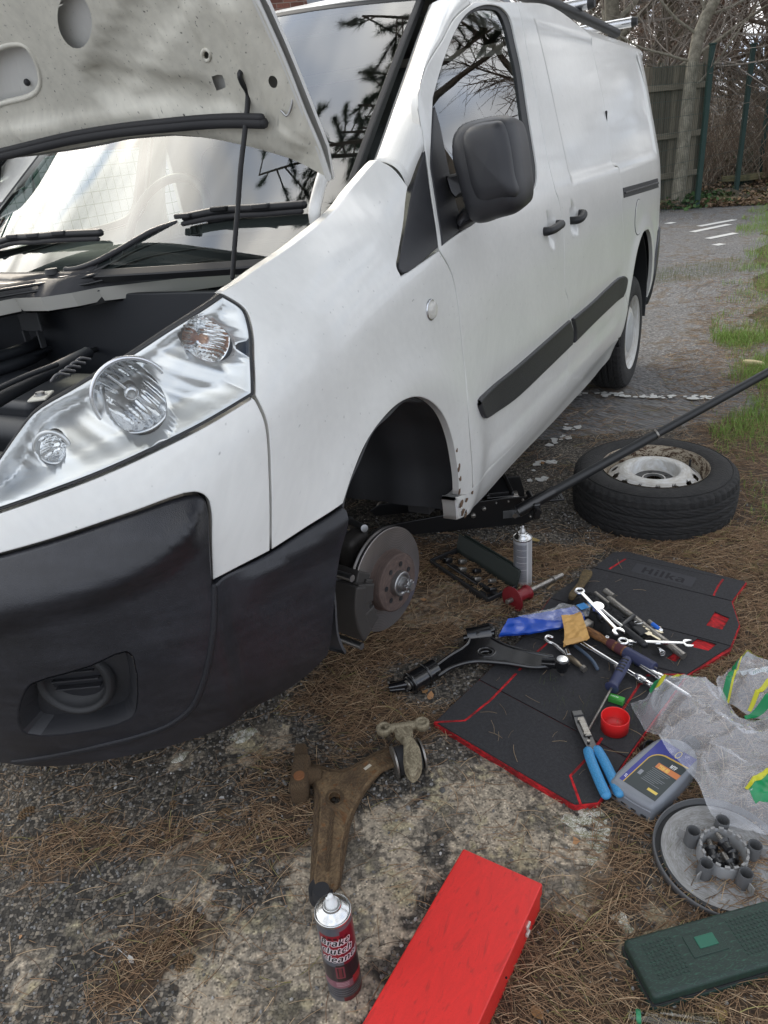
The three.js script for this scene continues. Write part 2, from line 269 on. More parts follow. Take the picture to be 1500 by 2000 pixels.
function onMap(map, u, v, g) { let [a, b] = g; for (let k = 0; k < 50; k++) { const q = vpx(map(a, b, 0)), e = [u - q[0], v - q[1]]; if (Math.hypot(...e) < 0.02) break; const h = 0.002, p = vpx(map(a + h, b, 0)), r = vpx(map(a, b + h, 0)), J = [(p[0] - q[0]) / h, (r[0] - q[0]) / h, (p[1] - q[1]) / h, (r[1] - q[1]) / h], D = J[0] * J[3] - J[1] * J[2]; if (Math.abs(D) < 1e-3) break; let da = (e[0] * J[3] - e[1] * J[1]) / D, db = (e[1] * J[0] - e[0] * J[2]) / D; const l = Math.max(Math.abs(da), Math.abs(db)), m = l > 0.1 ? 0.1 / l : 1; a += da * m; b += db * m; } return [a, b]; }
const seamFW = [[858, 488], [885, 540], [900, 640], [908, 720], [915, 800], [921, 880], [924, 955]];       // wing | front door
const seamB = [[1010, 2], [1030, 100], [1050, 200], [1068, 300], [1084, 368], [1092, 392], [1102, 470], [1104, 561], [1110, 585], [1111, 620], [1109, 700], [1103, 768]];   // front door | sliding door
const seamS = [[1155, 68], [1165, 130], [1180, 200], [1190, 262], [1198, 322], [1209, 328], [1214, 400], [1219, 480], [1221, 560], [1215, 650]];    // sliding door | rear quarter
const arch = [[897, 968], [894, 915], [884, 858], [868, 815], [845, 788], [815, 777], [780, 790], [745, 825], [715, 870], [690, 930], [672, 985]];
const c1 = p => [...p, 1], ends = a => a.map((p, i) => i === 0 || i === a.length - 1 ? c1(p) : p);
const hlOut = [[430, 572, 1], [476, 602], [491, 640], [495, 700], [497, 772, 1], [400, 830], [300, 880], [200, 925], [100, 963], [0, 998], [-110, 1030, 1], [-70, 985], [0, 888], [35, 838], [66, 800], [150, 748], [250, 690], [350, 625]];
// dimples for the handles
dimples.push(onBody(1078, 448), onBody(1121, 430));

// --- front wing
const wing = vanPanel('front_wing', Bs([[425, 570, 1], [500, 521], [560, 481], [605, 446], [640, 418], [662, 394], [695, 352], [735, 309, 1], [768, 326], [800, 366, 1], [792, 430], [780, 500], [777, 522], [784, 537, 1], ...seamFW.map((p, i) => i === 0 || i === 6 ? c1(p) : p), [912, 968, 1], ...ends(arch), [600, 1032], [530, 1077, 1], [529, 940], [522, 830], [508, 792], [497, 772, 1], [495, 700], [491, 640], [476, 602]]), M.paint, van, { both: true });
// repeater lamp
{
  const [s, y] = onBody(841, 605), p = body(s, y), g = lathe([[0, 0.014], [0.012, 0.0135], [0.02, 0.010], [0.0225, 0.004], [0.0225, -0.004]], { rx: Math.PI / 2, n: 28 });
  const r = add('side_repeater', xf(g, { p: [p.x, p.y, p.z] }), phys([0.9, 0.88, 0.82], 0.08, { transmission: 0.5, thickness: 0 }), van);
  add('repeater_bulb', xf(lathe([[0, 0.01], [0.007, 0.006], [0.009, -0.004]], { rx: Math.PI / 2 }), { p: [p.x, p.y, p.z + 0.003] }), M.steel, r);
  add('repeater_rim', xf(new THREE.TorusGeometry(0.0235, 0.003, 8, 32), { p: [p.x, p.y, p.z + 0.001] }), M.satin, r);
}
// --- front door with window opening and mirror corner
const doorTop = [[826, 262], [817, 200], [829, 140], [866, 75], [888, 35], [925, 2]];
const winHole = [[846, 192, 1], [858, 148], [872, 105], [890, 62], [908, 32], [932, 14], [962, 9], [985, 18], [998, 36], [1010, 85], [1020, 130], [1032, 210], [1043, 280], [1050, 330], [1048, 362], [1034, 378], [1000, 396], [950, 424], [905, 450], [866, 477, 1], [856, 420], [847, 365], [841, 310]];
const doorOut = [...seamFW.slice().reverse().map((p, i) => i === 0 || i === 6 ? c1(p) : p), [850, 430], [836, 330], [829, 286, 1], ...doorTop.map((p, i) => i === 5 ? c1(p) : p), ...ends(seamB), [1000, 874], [940, 938]];
const WH = Bs(winHole), frontDoor = vanPanel('front_door', Bs(doorOut), M.paint, van, { holes: [WH], both: true });
{
  const glassPoly = Bs([[850, 205, 1], [862, 150], [876, 108], [893, 66], [911, 38], [933, 21], [960, 17], [980, 25], [990, 45], [1002, 95], [1012, 140], [1022, 215], [1032, 285], [1037, 330], [1034, 352], [1020, 368], [990, 384], [945, 408], [893, 436, 1], [880, 380], [862, 290]]);
  const seal = vanPanel('window_seal', WH, M.black, frontDoor, { holes: [glassPoly], sink: 0.008, gap: -0.004, lip: 0.002, depth: 0.02 });
  const gg = panelGeo(glassPoly, (a, b, k) => body(a, b, k + 0.014), { gap: -0.006, depth: 0, cell: 0.05 });
  add('window_glass', gg, M.glass, frontDoor);
  add('window_glass', mirrorZ(gg), M.glass, van).name = 'door_glass';
  add('window_surround', mirrorZ(panelGeo(WH, (a, b, k) => body(a, b, k + 0.008), { holes: [glassPoly], gap: -0.004 })), M.black, van);
  // mirror corner plate on the door and the fixed plate on the wing
  vanPanel('mirror_plate', Bs([[845, 200, 1], [858, 245], [873, 320], [888, 390], [900, 440], [897, 452, 1], [862, 483, 1], [853, 420], [845, 365], [838, 318]]), M.trim, frontDoor, { sink: -0.004, cell: 0.02 });
  vanPanel('quarter_plate', Bs([[829, 288, 1], [836, 335], [848, 420], [856, 486, 1], [787, 536], [778, 524], [781, 490], [792, 428], [803, 370]]), M.trim, van, { sink: -0.002, cell: 0.02, both: true });
  // moulding and handle
  const mo = vanPanel('side_moulding', Bs([[931, 785], [936, 774, 1], [1000, 720], [1060, 668], [1110, 624, 1], [1115, 648], [1113, 676, 1], [1060, 727], [1000, 783], [952, 816], [944, 818], [937, 808]]), M.trim, frontDoor, { sink: -0.014, depth: 0.02, lip: 0.006, cell: 0.03 });
  handle('door_handle', 1063, 452, 1087, 438, frontDoor);
}
function handle(name, u0, v0, u1, v1, parent) {
  const A = onBody(u0, v0), C = onBody(u1, v1), a = body(...A), b = body(...C); a.z = b.z = 0.945;
  const m = add(name, tube([V3(a.x, a.y, 0.93), V3(a.x, a.y, a.z + 0.010), a.clone().lerp(b, 0.2).add(V3(0, 0, 0.020)), a.clone().lerp(b, 0.7).add(V3(0, 0.002, 0.021)), b.clone().add(V3(0, 0, 0.012)), V3(b.x, b.y, 0.925)], 0.0145, { seg: 30, n: 12 }), M.black, parent);
  const l = lathe([[0, 0.006], [0.012, 0.005], [0.014, -0.01]], { rx: Math.PI / 2, n: 20 }); add('handle_lock', xf(l, { p: [b.x + 0.01, b.y, b.z + 0.014] }), M.black, parent);
}
// --- sliding door and rear quarter
const slide = vanPanel('sliding_door', Bs([...ends(seamB).reverse(), [1080, 12], [1155, 68, 1], ...ends(seamS).slice(1), [1103, 768, 1]].filter((p, i, a) => i < a.length - 1)), M.paint);
vanPanel('side_moulding', Bs([[1115, 622, 1], [1150, 593], [1216, 538], [1222, 546], [1219, 566], [1213, 582, 1], [1160, 630], [1119, 671, 1], [1120, 648]]), M.trim, slide, { sink: -0.014, depth: 0.02, lip: 0.006 });
handle('door_handle', 1111, 431, 1131, 417, slide);
add('door_catch', box(0.007, 0.05, 0.010, body(...onBody(1184, 228)).toArray()), M.black, slide);
const rearArch = [[1215, 650], [1226, 612], [1236, 566], [1243, 522], [1251, 494], [1259, 486], [1266, 492], [1270, 504]];
const sEnd = onBody(1262, 250)[0];
{
  const A = B(ends(rearArch)), S = B(ends(seamS)), yb = 0.62, xr = 3.55;
  const archRear = []; for (let k = 0; k <= 10; k++) { const t = (0.15 + k * 0.09) * Math.PI / 2; archRear.push([2.98 + 0.40 * Math.sin(t), 0.48 + 0.42 * Math.cos(t), 0]); }
  const front = S.slice().reverse().map(p => [p[0], p[1], 0]); front[0][2] = 1; front[front.length - 1][2] = 1;
  const fr = []; for (let k = 0; k <= 8; k++) { const t = (1 - k / 8) * 1.35 - 0.0; fr.push([2.98 - 0.40 * Math.sin(t), 0.48 + 0.42 * Math.cos(t), 0]); }
  const poly = smoothPts([...front, [sEnd + 0.12, 1.80, 1], [sEnd + 0.16, 1.6], [sEnd + 0.2, 1.3], [sEnd + 0.22, 0.80, 1], [3.5, 0.72, 1], ...archRear.reverse(), ...fr.reverse().map((p, i) => p).slice(1)].map(p => p), 4);
  const q = vanPanel('rear_quarter_panel', poly, M.paint);
  // rail of the sliding door, fuel flap
  vanPanel('door_rail', B([[1216, 366, 1], [1284, 347, 1], [1286, 367, 1], [1218, 388, 1]]), M.black, q, { sink: -0.003, depth: 0.01 });
  vanPanel('rail_slot', B([[1218, 374, 1], [1284, 354, 1], [1285, 360, 1], [1219, 380, 1]]), M.trim, q, { sink: -0.009, depth: 0.008, lip: 0.003 });
  const fl = onBody(1246, 424), ring = []; for (let k = 0; k < 36; k++) { const a = k / 36 * Math.PI * 2; ring.push([fl[0] + 0.088 * Math.cos(a), fl[1] + 0.088 * Math.sin(a)]); }
  vanPanel('fuel_flap', ring, M.paint, q, { sink: -0.004, gap: 0, lip: 0.003, depth: 0.006 });
  add('flap_gap', tube(ring.map(p => body(p[0], p[1], -0.0005)), 0.0022, { closed: true, seg: 60, n: 6 }), M.black, q);
  vanPanel('rear_bumper', [[3.40, 0.40], [3.44, 0.62], [3.52, 0.75], [3.66, 0.84], [4.95, 0.84], [4.95, 0.36], [3.6, 0.36]], M.bumper, van, { sink: -0.012, lip: 0.01, depth: 0.06, both: true });
  vanPanel('rear_door', [[sEnd + 0.225, 0.82], [planL - S0 - 0.004, 0.82], [planL - S0 - 0.004, 1.80], [sEnd + 0.13, 1.80], [sEnd + 0.17, 1.6]], M.paint, van, { both: true });
}
{ // far side of the load bay
  add('load_bay_side', mirrorZ(panelGeo([[1.16, 0.45], [1.42, 0.45], [2.55, 0.45], [2.62, 0.8], [3.0, 0.93], [3.5, 0.75], [3.9, 0.75], [3.9, 1.8], [1.2, 1.8], [1.4, 1.2]], (a, b, k) => body(a, b, k), { cell: 0.06 })), M.paint, van);
}
// --- sill
vanPanel('sill', Bs([[893, 970, 1], [905, 968], [924, 952], [950, 924], [1000, 872], [1103, 765], [1215, 650, 1], [1216, 658], [1196, 698], [1100, 807], [1000, 912], [932, 988], [908, 1014, 1], [897, 1018, 1]]), M.paint, van, { sink: 0.004, lip: 0.008, depth: 0.05, both: true });
// --- windscreen, pillars, roof
const wsX = (y, z) => 0.16 + (y - 1.37) * 1.4545 - 0.10 * (1 - (z / 0.75) ** 2) + (z < 0 ? 0.10 * (z / 0.75) ** 2 : 0) - 0.05 * (y - 1.25) * (1.86 - y) * 3;
const wsMap = (a, b, k) => V3(wsX(b, a) + k * 0.566, b - k * 0.824, a);
const wsEdge = lerpTab([[1.2, 0.775], [1.37, 0.752], [1.56, 0.722], [1.81, 0.682], [1.9, 0.665]]);
const wsTop = z => 1.825 + 0.035 * (1 - (z / 0.69) ** 2);
{
  const side = [], out = []; for (let k = 0; k <= 12; k++) { const y = mix(1.22, wsTop(0.68), k / 12); side.push([wsEdge(y), y]); }
  const top = []; for (let k = 0; k <= 16; k++) { const z = mix(0.68, -0.68, k / 16); top.push([z, wsTop(z)]); }
  const poly = [...side, ...top.slice(1, -1), ...side.slice().reverse().map(p => [-p[0], p[1]])];
  const ws = add('windscreen', panelGeo(offset(poly, -0.012), wsMap, { flip: false, depth: 0, cell: 0.06, gap: 0 }), M.glass, van);
  add('windscreen_seal', panelGeo(poly, (a, b, k) => wsMap(a, b, k - 0.002), { gap: 0, holes: [offset(poly.slice().reverse().reverse(), area2(poly) > 0 ? -0.016 : 0.016)], depth: 0.02, cell: 0.05 }), M.black, ws);
  // A-pillar: from the screen edge round to the door seam
  const rear = [...B([[800, 366], [815, 325], [829, 286], [826, 262], [817, 200], [829, 140], [866, 75], [888, 35], [925, 2]])].map(p => body(p[0], p[1], 0.002));
  const rc = new THREE.CatmullRomCurve3(rear), fc = new THREE.CatmullRomCurve3([[735, 309], [752, 262], [775, 195], [800, 125], [822, 62], [845, 0]].map(([u, v]) => { const q = onMap(wsMap, u, v, [0.74, 1.5]); return wsMap(q[0], q[1], 0.001); }));
  const apm = (a, b, k) => { const f = fc.getPoint(clamp(b)), r = rc.getPoint(clamp(b)), p = f.lerp(r, clamp(a)); const w = 4 * a * (1 - a) * 0.032; return p.add(V3(-0.42 * (w - k), 0.45 * (w - k), 0.79 * (w - k))); };
  const ap = panelGeo([[0, 0], [1, 0], [1, 1], [0, 1]], apm, { cell: 0.06, gap: 0, lip: 0.02, depth: 0.012 });
  add('windscreen_pillar', ap, M.paint, van); add('windscreen_pillar', mirrorZ(ap).translate(0.10, 0, 0), M.paint, van);
  // roof
  const zr = z => Math.abs(z) / 0.78, ry = z => 1.795 + 0.135 * Math.pow(Math.max(0, 1 - Math.pow(Math.min(1, zr(z)), 2.8)), 1 / 2.0);
  const roofMap = (a, b, k) => { const z = 0.78 * Math.sin(b * Math.PI / 2), front = wsX(wsTop(Math.min(Math.abs(z), 0.69)), z) - 0.006; const x = mix(front, 3.77, a); const dropF = 0.075 * Math.max(0, 1 - (x - front) / 0.55) ** 2, dropR = 0.05 * Math.max(0, (x - 3.45) / 0.32) ** 2; return V3(x, ry(z) - (dropF + dropR) * (1 - zr(z) ** 4) - k, z * (1 - 0.038 * a)); };
  const roof = add('roof', panelGeo([[0, -1], [1, -1], [1, 1], [0, 1]], roofMap, { cell: 0.04, gap: 0, lip: 0.001, depth: 0.02, flip: true }), M.paint, van);
  for (const [x, e] of [[1.5, 0.71], [2.6, 0.71], [3.62, 0.71]]) {
    const b = add('roof_bar', [bar([x, 1.958, -e], [x, 1.958, e], 0.026, 0.026, 20)], M.satin, van);
    for (const s of [-1, 1]) { add('bar_end_cap', [bar([x, 1.958, s * e], [x, 1.958, s * (e + 0.03)], 0.027, 0.02, 20)], M.black, b); add('bar_foot', [box(0.05, 0.05, 0.04, [x, 1.915, s * 0.60])], M.black, b); }
  }
  for (const s of [-1, 1]) add('roof_rail', tube([[1.2, 1.915, s * 0.66], [2.2, 1.925, s * 0.66], [3.5, 1.905, s * 0.65]], 0.024, { n: 10 }), M.black, van);
}
// --- front bumper
const hlPoly = Bs(hlOut);
vanPanel('bumper_top', [...Bs([[497, 774, 1], [508, 794], [522, 832], [529, 940], [530, 1077, 1], [470, 1108], [414, 1137, 1], [412, 1060], [411, 1000], [403, 974], [380, 964], [250, 1006], [100, 1056], [0, 1084, 1], [-110, 1112, 1], [-110, 1032, 1], [0, 1000], [100, 965], [200, 927], [300, 882], [400, 832]])], M.paint, van, { both: true });
const bTop = B([[-110, 1113], [0, 1085], [100, 1057], [250, 1007], [380, 966], [403, 976], [411, 1002]]), bTopR = B([[414, 1138], [470, 1109], [530, 1078], [600, 1033], [673, 987]]);
{
  const t1 = bTop.slice(0, 5), crease = splineTab(B([[-110, 1215], [0, 1170], [120, 1140], [220, 1108], [290, 1072], [340, 1030], [385, 985]]).map(p => [p[0], p[1]]).sort((a, b) => a[0] - b[0]));
  const topL = splineTab(t1.map(p => [p[0], p[1]]).sort((a, b) => a[0] - b[0])), topR = splineTab(bTopR.map(p => [p[0], p[1]]).sort((a, b) => a[0] - b[0]));
  const sCorner = bTop[6][0], fog = B([[60, 1340], [75, 1322], [180, 1290], [248, 1262], [262, 1275], [268, 1372], [255, 1390], [160, 1415], [65, 1418], [50, 1395]]), fogPoly = smoothPts(fog.map(p => [p[0], p[1]]), 3);
  const extra = (s, y) => { let d = 0; if (s < sCorner + 0.005) { const yt = topL(s), yc = Math.min(crease(s), yt - 0.02); d = 0.048 * (q => q < 0.8 ? q : q < 1.2 ? 0.8 + (q - 0.8) - (q - 0.8) ** 2 / 0.8 : 1.0)(clamp((yt - y) / (yt - yc), 0, 3)); const low = yc - y; if (low > 0) d -= 0.026 * sstep(0, 0.07, low) - 0.0; d *= sstep(sCorner + 0.005, sCorner - 0.05, s); } else { const yt = topR(s), t = yt - y; d = 0.014 * clamp(t / 0.026) * (1 - 0.8 * sstep(0.03, 0.10, t)) * sstep(sCorner + 0.005, sCorner + 0.06, s); } return d; };
  const bp = [...Bs([[-110, 1113, 1], [0, 1085], [100, 1057], [250, 1007], [380, 966], [403, 976], [411, 1002], [412, 1060], [414, 1138, 1], [470, 1109], [530, 1078], [600, 1033], [672, 987, 1], [677, 996, 1], [668, 1070], [658, 1140], [642, 1278, 1], [580, 1335], [530, 1366], [400, 1426], [250, 1467], [100, 1486, 1]])];
  const poly = [...bp, [SN, 0.235], [SN, 0.80]];
  const bumper = vanPanel('front_bumper', poly, M.bumper, van, { extra, holes: [fogPoly], lip: 0.005, depth: 0.05, cell: 0.012, both: true });
  // moulded bead that runs down the corner and along the lower lip
  const bead = B([[413, 1140], [412, 1200], [404, 1270], [393, 1320], [372, 1368], [330, 1402], [270, 1424], [200, 1442], [100, 1464], [40, 1473]]);
  for (const o of [0, 0.009]) add('bumper_bead', tube(bead.map(p => body(p[0], p[1] - o * 0.6, 0.001 - o * 0.0, extra)), 0.006, { seg: 80, n: 8 }), M.bumper, bumper);
  // fog-lamp pocket: sloping walls, round blank with three slats
  const fc = onBody(142, 1342), deep = 0.045, ring = fogPoly, inner = ring.map(p => [mix(p[0], fc[0], 0.16), mix(p[1], fc[1], 0.16)]);
  const P = []; for (let i = 0; i < ring.length; i++) { const j = (i + 1) % ring.length, a = body(...ring[i], 0.001, extra), b = body(...ring[j], 0.001, extra), c = body(...inner[j], deep, extra), d = body(...inner[i], deep, extra); for (const v of [a, b, c, a, c, d]) P.push(v.x, v.y, v.z); }
  const wall = new THREE.BufferGeometry(); wall.setAttribute('position', new THREE.Float32BufferAttribute(P, 3)); wall.computeVertexNormals();
  const pk = add('fog_lamp_pocket', merge([wall, panelGeo(inner, (a, b, k) => body(a, b, k + deep, extra), { depth: 0, gap: -0.004 })]), M.trim, bumper);
  const pc = body(fc[0], fc[1], deep - 0.004, extra), nrm = body(fc[0], fc[1], 0, extra).sub(body(fc[0], fc[1], 0.02, extra)).normalize(), q = new THREE.Quaternion().setFromUnitVectors(V3(0, 1, 0), nrm);
  const place = g => { g.applyQuaternion(q); g.translate(pc.x, pc.y, pc.z); return g; };
  add('fog_lamp_blank', place(lathe([[0.0, -0.02], [0.052, -0.018], [0.058, 0.008], [0.066, 0.016], [0.074, 0.012], [0.078, 0]], { n: 48 })), M.black, bumper);
  const qi = q.clone().invert(), upL = V3(0, 1, 0).applyQuaternion(qi); upL.y = 0; upL.normalize(); const sdL = V3(-upL.z, 0, upL.x), ang = Math.atan2(-sdL.z, sdL.x);
  for (let k = 0; k < 3; k++) { const o = 0.024 - k * 0.021, w = Math.sqrt(0.056 ** 2 - o * o) * 1.8 - 0.006; add('fog_lamp_slat', place(xf(new RoundedBoxGeometry(w, 0.018, 0.004, 2, 0.0015), { ry: ang, p: [upL.x * o + sdL.x * 0.004 * k, -0.002, upL.z * o] })), M.trim, bumper); }
}
// grille between the lamps
vanPanel('grille', [[SN, 0.82], [bTop[0][0], 0.86], [hlPoly[0] ? onBody(-110, 1030)[0] : 0, 0.90], [-1.06, 1.0], [SN, 1.02]], M.black, van, { both: true, sink: 0.01 });
// --- headlamp: clear cover, bright housing, three bowls
{
  const inner = offset(area2(hlPoly) > 0 ? hlPoly : hlPoly.slice().reverse(), -0.006);
  const lampG = panelGeo(hlPoly, (a, b, k) => body(a, b, k - 0.001), { gap: 0.001, lip: 0.004, depth: 0.012, holes: [inner] });
  const hl = add('headlamp', lampG, M.black, van);
  add('headlamp_cover', panelGeo(hlPoly, (a, b, k) => body(a, b, k - 0.003), { gap: 0.004, lip: 0.004, depth: 0.01, cell: 0.03 }), M.lens, hl);
  const bowls = [[266, 785, 0.070, 0.075], [428, 668, 0.045, 0.045], [86, 893, 0.030, 0.035]].map(([u, v, r, d]) => [...onBody(u, v), r, d]);
  const rough = (s, y) => { let k = 0.045 + 0.012 * Math.sin(s * 22 + y * 50) + 0.006 * Math.sin(s * 14 - y * 22) + 0.0012 * Math.sin((s * 0.6 + y * 1.3) * 170) + 0.004 * noise3(s * 12, y * 16, 3); const e = polyDist(inner, s, y); k *= sstep(0, 0.03, e); for (const [bs, by, r] of bowls) { const q = Math.hypot(s - bs, (y - by) * 1.15) / r; if (q < 1.1) k = mix(0.05, k, sstep(1, 1.1, q)); } return k; };
  const rings = bowls.map(([bs, by, r]) => { const o = []; for (let k = 0; k < 40; k++) { const a = k / 40 * Math.PI * 2; o.push([bs + r * Math.cos(a), by + r * Math.sin(a) / 1.15]); } return o; });
  const hg = panelGeo(inner, (a, b, k) => body(a, b, k + rough(a, b)), { gap: 0, lip: 0.001, depth: 0.002, cell: 0.006, holes: rings });
  add('headlamp_housing', hg, M.chrome, hl);
  const fwd = V3(-0.80, 0.18, 0.57).normalize();
  bowls.forEach(([bs, by, r, d], n) => {
    const c = body(bs, by, 0.05), nn = body(bs, by, 0).sub(body(bs, by, 0.02)).normalize().lerp(fwd, 0.12).normalize(), q = new THREE.Quaternion().setFromUnitVectors(V3(0, 1, 0), nn);
    const pts = []; for (let k = 0; k <= 14; k++) { const t = k / 14; pts.push([Math.max(0.0005, r * 1.07 * t), 0.004 - d * (1 - t * t)]); }
    const g = new THREE.LatheGeometry(pts.map(p => new THREE.Vector2(...p)), 96), pp = g.attributes.position, fl = n === 0 ? 48 : 20;
    for (let i = 0; i < pp.count; i++) { const x = pp.getX(i), z = pp.getZ(i), a = Math.atan2(z, x), rr = Math.hypot(x, z) / r, w = 1 + (n === 2 ? 0.03 : 0) * Math.cos(a * fl / 2) * sstep(0.35, 0.6, rr) * sstep(1, 0.9, rr) + 0.012 * Math.sin(rr * 30) * (n ? 1 : 0.3); pp.setX(i, x * w); pp.setZ(i, z * w); pp.setY(i, pp.getY(i) + (n === 2 ? 0.0012 : 0.0022) * Math.cos((n ? x - z : x) / r * (n === 2 ? 14 : 26)) * sstep(0.25, 0.45, rr) * sstep(1, 0.92, rr)); }
    g.computeVertexNormals(); const fix = g2 => { g2.applyQuaternion(q); g2.translate(c.x, c.y, c.z); return g2; };
    add('headlamp_bowl', fix(g), M.bowl, hl);
    if (n !== 1) add('bowl_ring', fix(xf(new THREE.TorusGeometry(r * 1.02, 0.0045, 10, 56), { rx: Math.PI / 2, p: [0, 0.004, 0] })), n === 0 ? M.satin : M.chrome, hl);
    if (n === 0) add('bulb_shield', fix(merge([lathe([[0, 0.010], [0.012, 0.008], [0.014, 0.0], [0.014, -0.012]], { n: 24, p: [0, -d * 0.35, 0] }), box(0.006, 0.004, r * 1.5, [0, -d * 0.42, 0])])), M.satin, hl);
    if (n < 2) add('headlamp_bulb', fix(merge([cyl(n ? 0.004 : 0.008, n ? 0.006 : 0.010, 0.035, [0, -d * 0.62, 0], { n: 16 }), lathe([[0, 0.012], [0.008, 0.007], [0.009, -0.01]], { p: [0, -d * 0.62 + 0.024, 0] })])), n ? phys([0.62, 0.36, 0.22], 0.1, { transmission: 0.6, thickness: 0 }) : M.steel, hl);
  });
  // far-side lamp, seen only as a dark shape from elsewhere
  add('headlamp', mirrorZ(panelGeo(hlPoly, (a, b, k) => body(a, b, k - 0.001), { gap: 0.001, lip: 0.004, depth: 0.012 })), M.chrome, van);
}

// rust and chipped paint on the rear lip of the arch and the sill end
{
  const r = makeRng(15), rm = std([0.13, 0.08, 0.05], 0.9); const spots = [[895, 912, 7], [897, 935, 6], [899, 985, 8], [903, 1000, 7], [908, 1006, 5], [896, 960, 5], [890, 880, 4], [910, 976, 4], [921, 962, 3]];
  for (const [u, v, w] of spots) { const c = onBody(u + 2, v), p = []; for (let k = 0; k < 9; k++) { const a = k / 9 * 6.283, q = w * 0.0016 * (0.5 + 0.7 * r()); p.push([c[0] + q * 0.8 * Math.cos(a), c[1] + q * 1.3 * Math.sin(a)]); } add('rust_patch', panelGeo(p, (a, b, k) => body(a, b, k - 0.0012), { gap: 0, lip: 0.0004, depth: 0.003, cell: 0.01 }), rm, wing); }
}
// --- bonnet, hinged at its rear edge and propped open; we look at its inner panel
{
  const D0 = V3(-0.515, 0.857, 0), Nn = V3(0.857, 0.515, 0), H0 = V3(0.0, 1.36, 0);
  let ribs = [];
  const bon = (a, b, k = 0) => { const c = 0.075 * (1 - (a / 0.8) ** 2) - 0.03 * (b - 0.5) ** 2 - k; return H0.clone().addScaledVector(D0, b).addScaledVector(Nn, c).setZ(a); };
  const bonIn = (a, b, k = 0) => { let d = 0; for (const [x0, y0, x1, y1, r, h] of ribs) { const dx = x1 - x0, dy = y1 - y0, t = clamp(((a - x0) * dx + (b - y0) * dy) / (dx * dx + dy * dy)), q = Math.hypot(a - x0 - t * dx, b - y0 - t * dy); d += h * sstep(r, r * 0.35, q); } return bon(a, b, 0.028 + d - k); };
  const U = (u, v, g = [0.5, 0.3]) => onMap(bonIn, u, v, g);
  const edge = [[640, 352], [600, 326], [560, 311], [480, 286], [400, 272], [320, 268], [240, 275], [170, 291]].map(([u, v]) => U(u, v, [0.5, 0.12])).filter(p => p[0] > 0.02).sort((p, q) => p[0] - q[0]);
  const tab = [[0, edge[0][1] + 0.0], ...edge.filter(p => p[0] > 0.05)], bR = splineTab(tab), zs = lerpTab([[0, 0.775], [0.1, 0.80], [0.4, 0.79], [0.8, 0.745], [1.05, 0.66]]);
  const sideEdge = [[648, 352], [628, 290], [600, 222], [560, 122], [500, -12]].map(([u, v]) => U(u, v, [0.78, 0.3]));
  const zEdge = lerpTab([...sideEdge.map(p => [p[1], p[0]]), [1.02, 0.64]].sort((p, q) => p[0] - q[0]));
  const outl = []; const zc = edge[edge.length - 1][0];
  for (let k = 0; k <= 20; k++) { const z = mix(-zc, zc, k / 20); outl.push([z, bR(Math.abs(z))]); }
  for (let k = 1; k <= 14; k++) { const b = mix(outl[20][1], 1.0, k / 14); outl.push([zEdge(b), b]); }
  for (let k = 0; k <= 14; k++) { const b = mix(1.0, outl[20][1], k / 14); outl.push([-zEdge(b), b]); }
  outl.pop();
  const seg = (p, q, r, h) => { const a = U(...p), b = U(...q); ribs.push([...a, ...b, r, h]); ribs.push([-a[0], a[1], -b[0], b[1], r, h]); };
  const rb = []; { const keep = ribs; const todo = [[[200, 168], [400, 196], 0.055, -0.013], [[330, 20], [440, 190], 0.035, -0.010], [[455, 30], [575, 250], 0.05, 0.012], [[60, 260], [330, 225], 0.05, 0.010], [[330, 225], [560, 275], 0.05, 0.010], [[350, -60], [200, 168], 0.06, -0.012]]; const got = todo.map(([p, q, r, h]) => [U(...p), U(...q), r, h]); for (const [a, b, r, h] of got) { ribs.push([...a, ...b, r, h], [-a[0], a[1], -b[0], b[1], r, h]); } }
  const ell = (u, v, ru, rv, rot = 0, n = 26) => { const o = []; for (let k = 0; k < n; k++) { const t = k / n * Math.PI * 2, x = ru * Math.cos(t), y = rv * Math.sin(t); o.push(U(u + x * Math.cos(rot) - y * Math.sin(rot), v + x * Math.sin(rot) + y * Math.cos(rot))); } return o; };
  const holes = [ell(146, 40, 31, 52, -0.1), smoothPts([[-40, 130], [-10, 100], [22, 88], [50, 92], [68, 118], [78, 150], [76, 172], [60, 188], [10, 202], [-40, 214]].map(p => U(...p)), 3), ell(403, 108, 8, 11, -0.2, 14), [[416, 152], [434, 148], [438, 168], [424, 174]].map(p => U(...p)), ell(533, 160, 6, 9, -0.2, 14)];
  const bonnet = add('bonnet', panelGeo(outl, bonIn, { holes, cell: 0.022, gap: 0.004, lip: 0.003, depth: -0.02 }), M.paintIn, van);
  add('bonnet_skin', panelGeo(offset(outl, 0.006), (a, b, k) => bon(a, b, k), { gap: 0, lip: 0.004, depth: 0.014, cell: 0.04, flip: true }), M.paint, bonnet);
  // sunken tray seen through the wide opening, its drain hole, rolled rims round the openings
  add('opening_rim', tube(holes[1].map(p => bonIn(p[0], p[1], 0.004)), 0.007, { closed: true, seg: 60, n: 8 }), M.paintIn, bonnet);
  add('opening_rim', tube(holes[2].map(p => bonIn(p[0], p[1], 0.001)), 0.004, { closed: true, seg: 24, n: 6 }), M.paintIn, bonnet);
  { const p = U(42, 172), q = bon(p[0], p[1], 0.004); add('drain_plug', xf(new THREE.SphereGeometry(0.008, 12, 8), { p: q.toArray() }), M.trim, bonnet); }
  // flange along the side edge, spring clip
  add('edge_flange', tube(sideEdge.map(p => bonIn(p[0] - 0.012, p[1], 0.006)), 0.007, { seg: 40, n: 8 }), M.paint, bonnet);
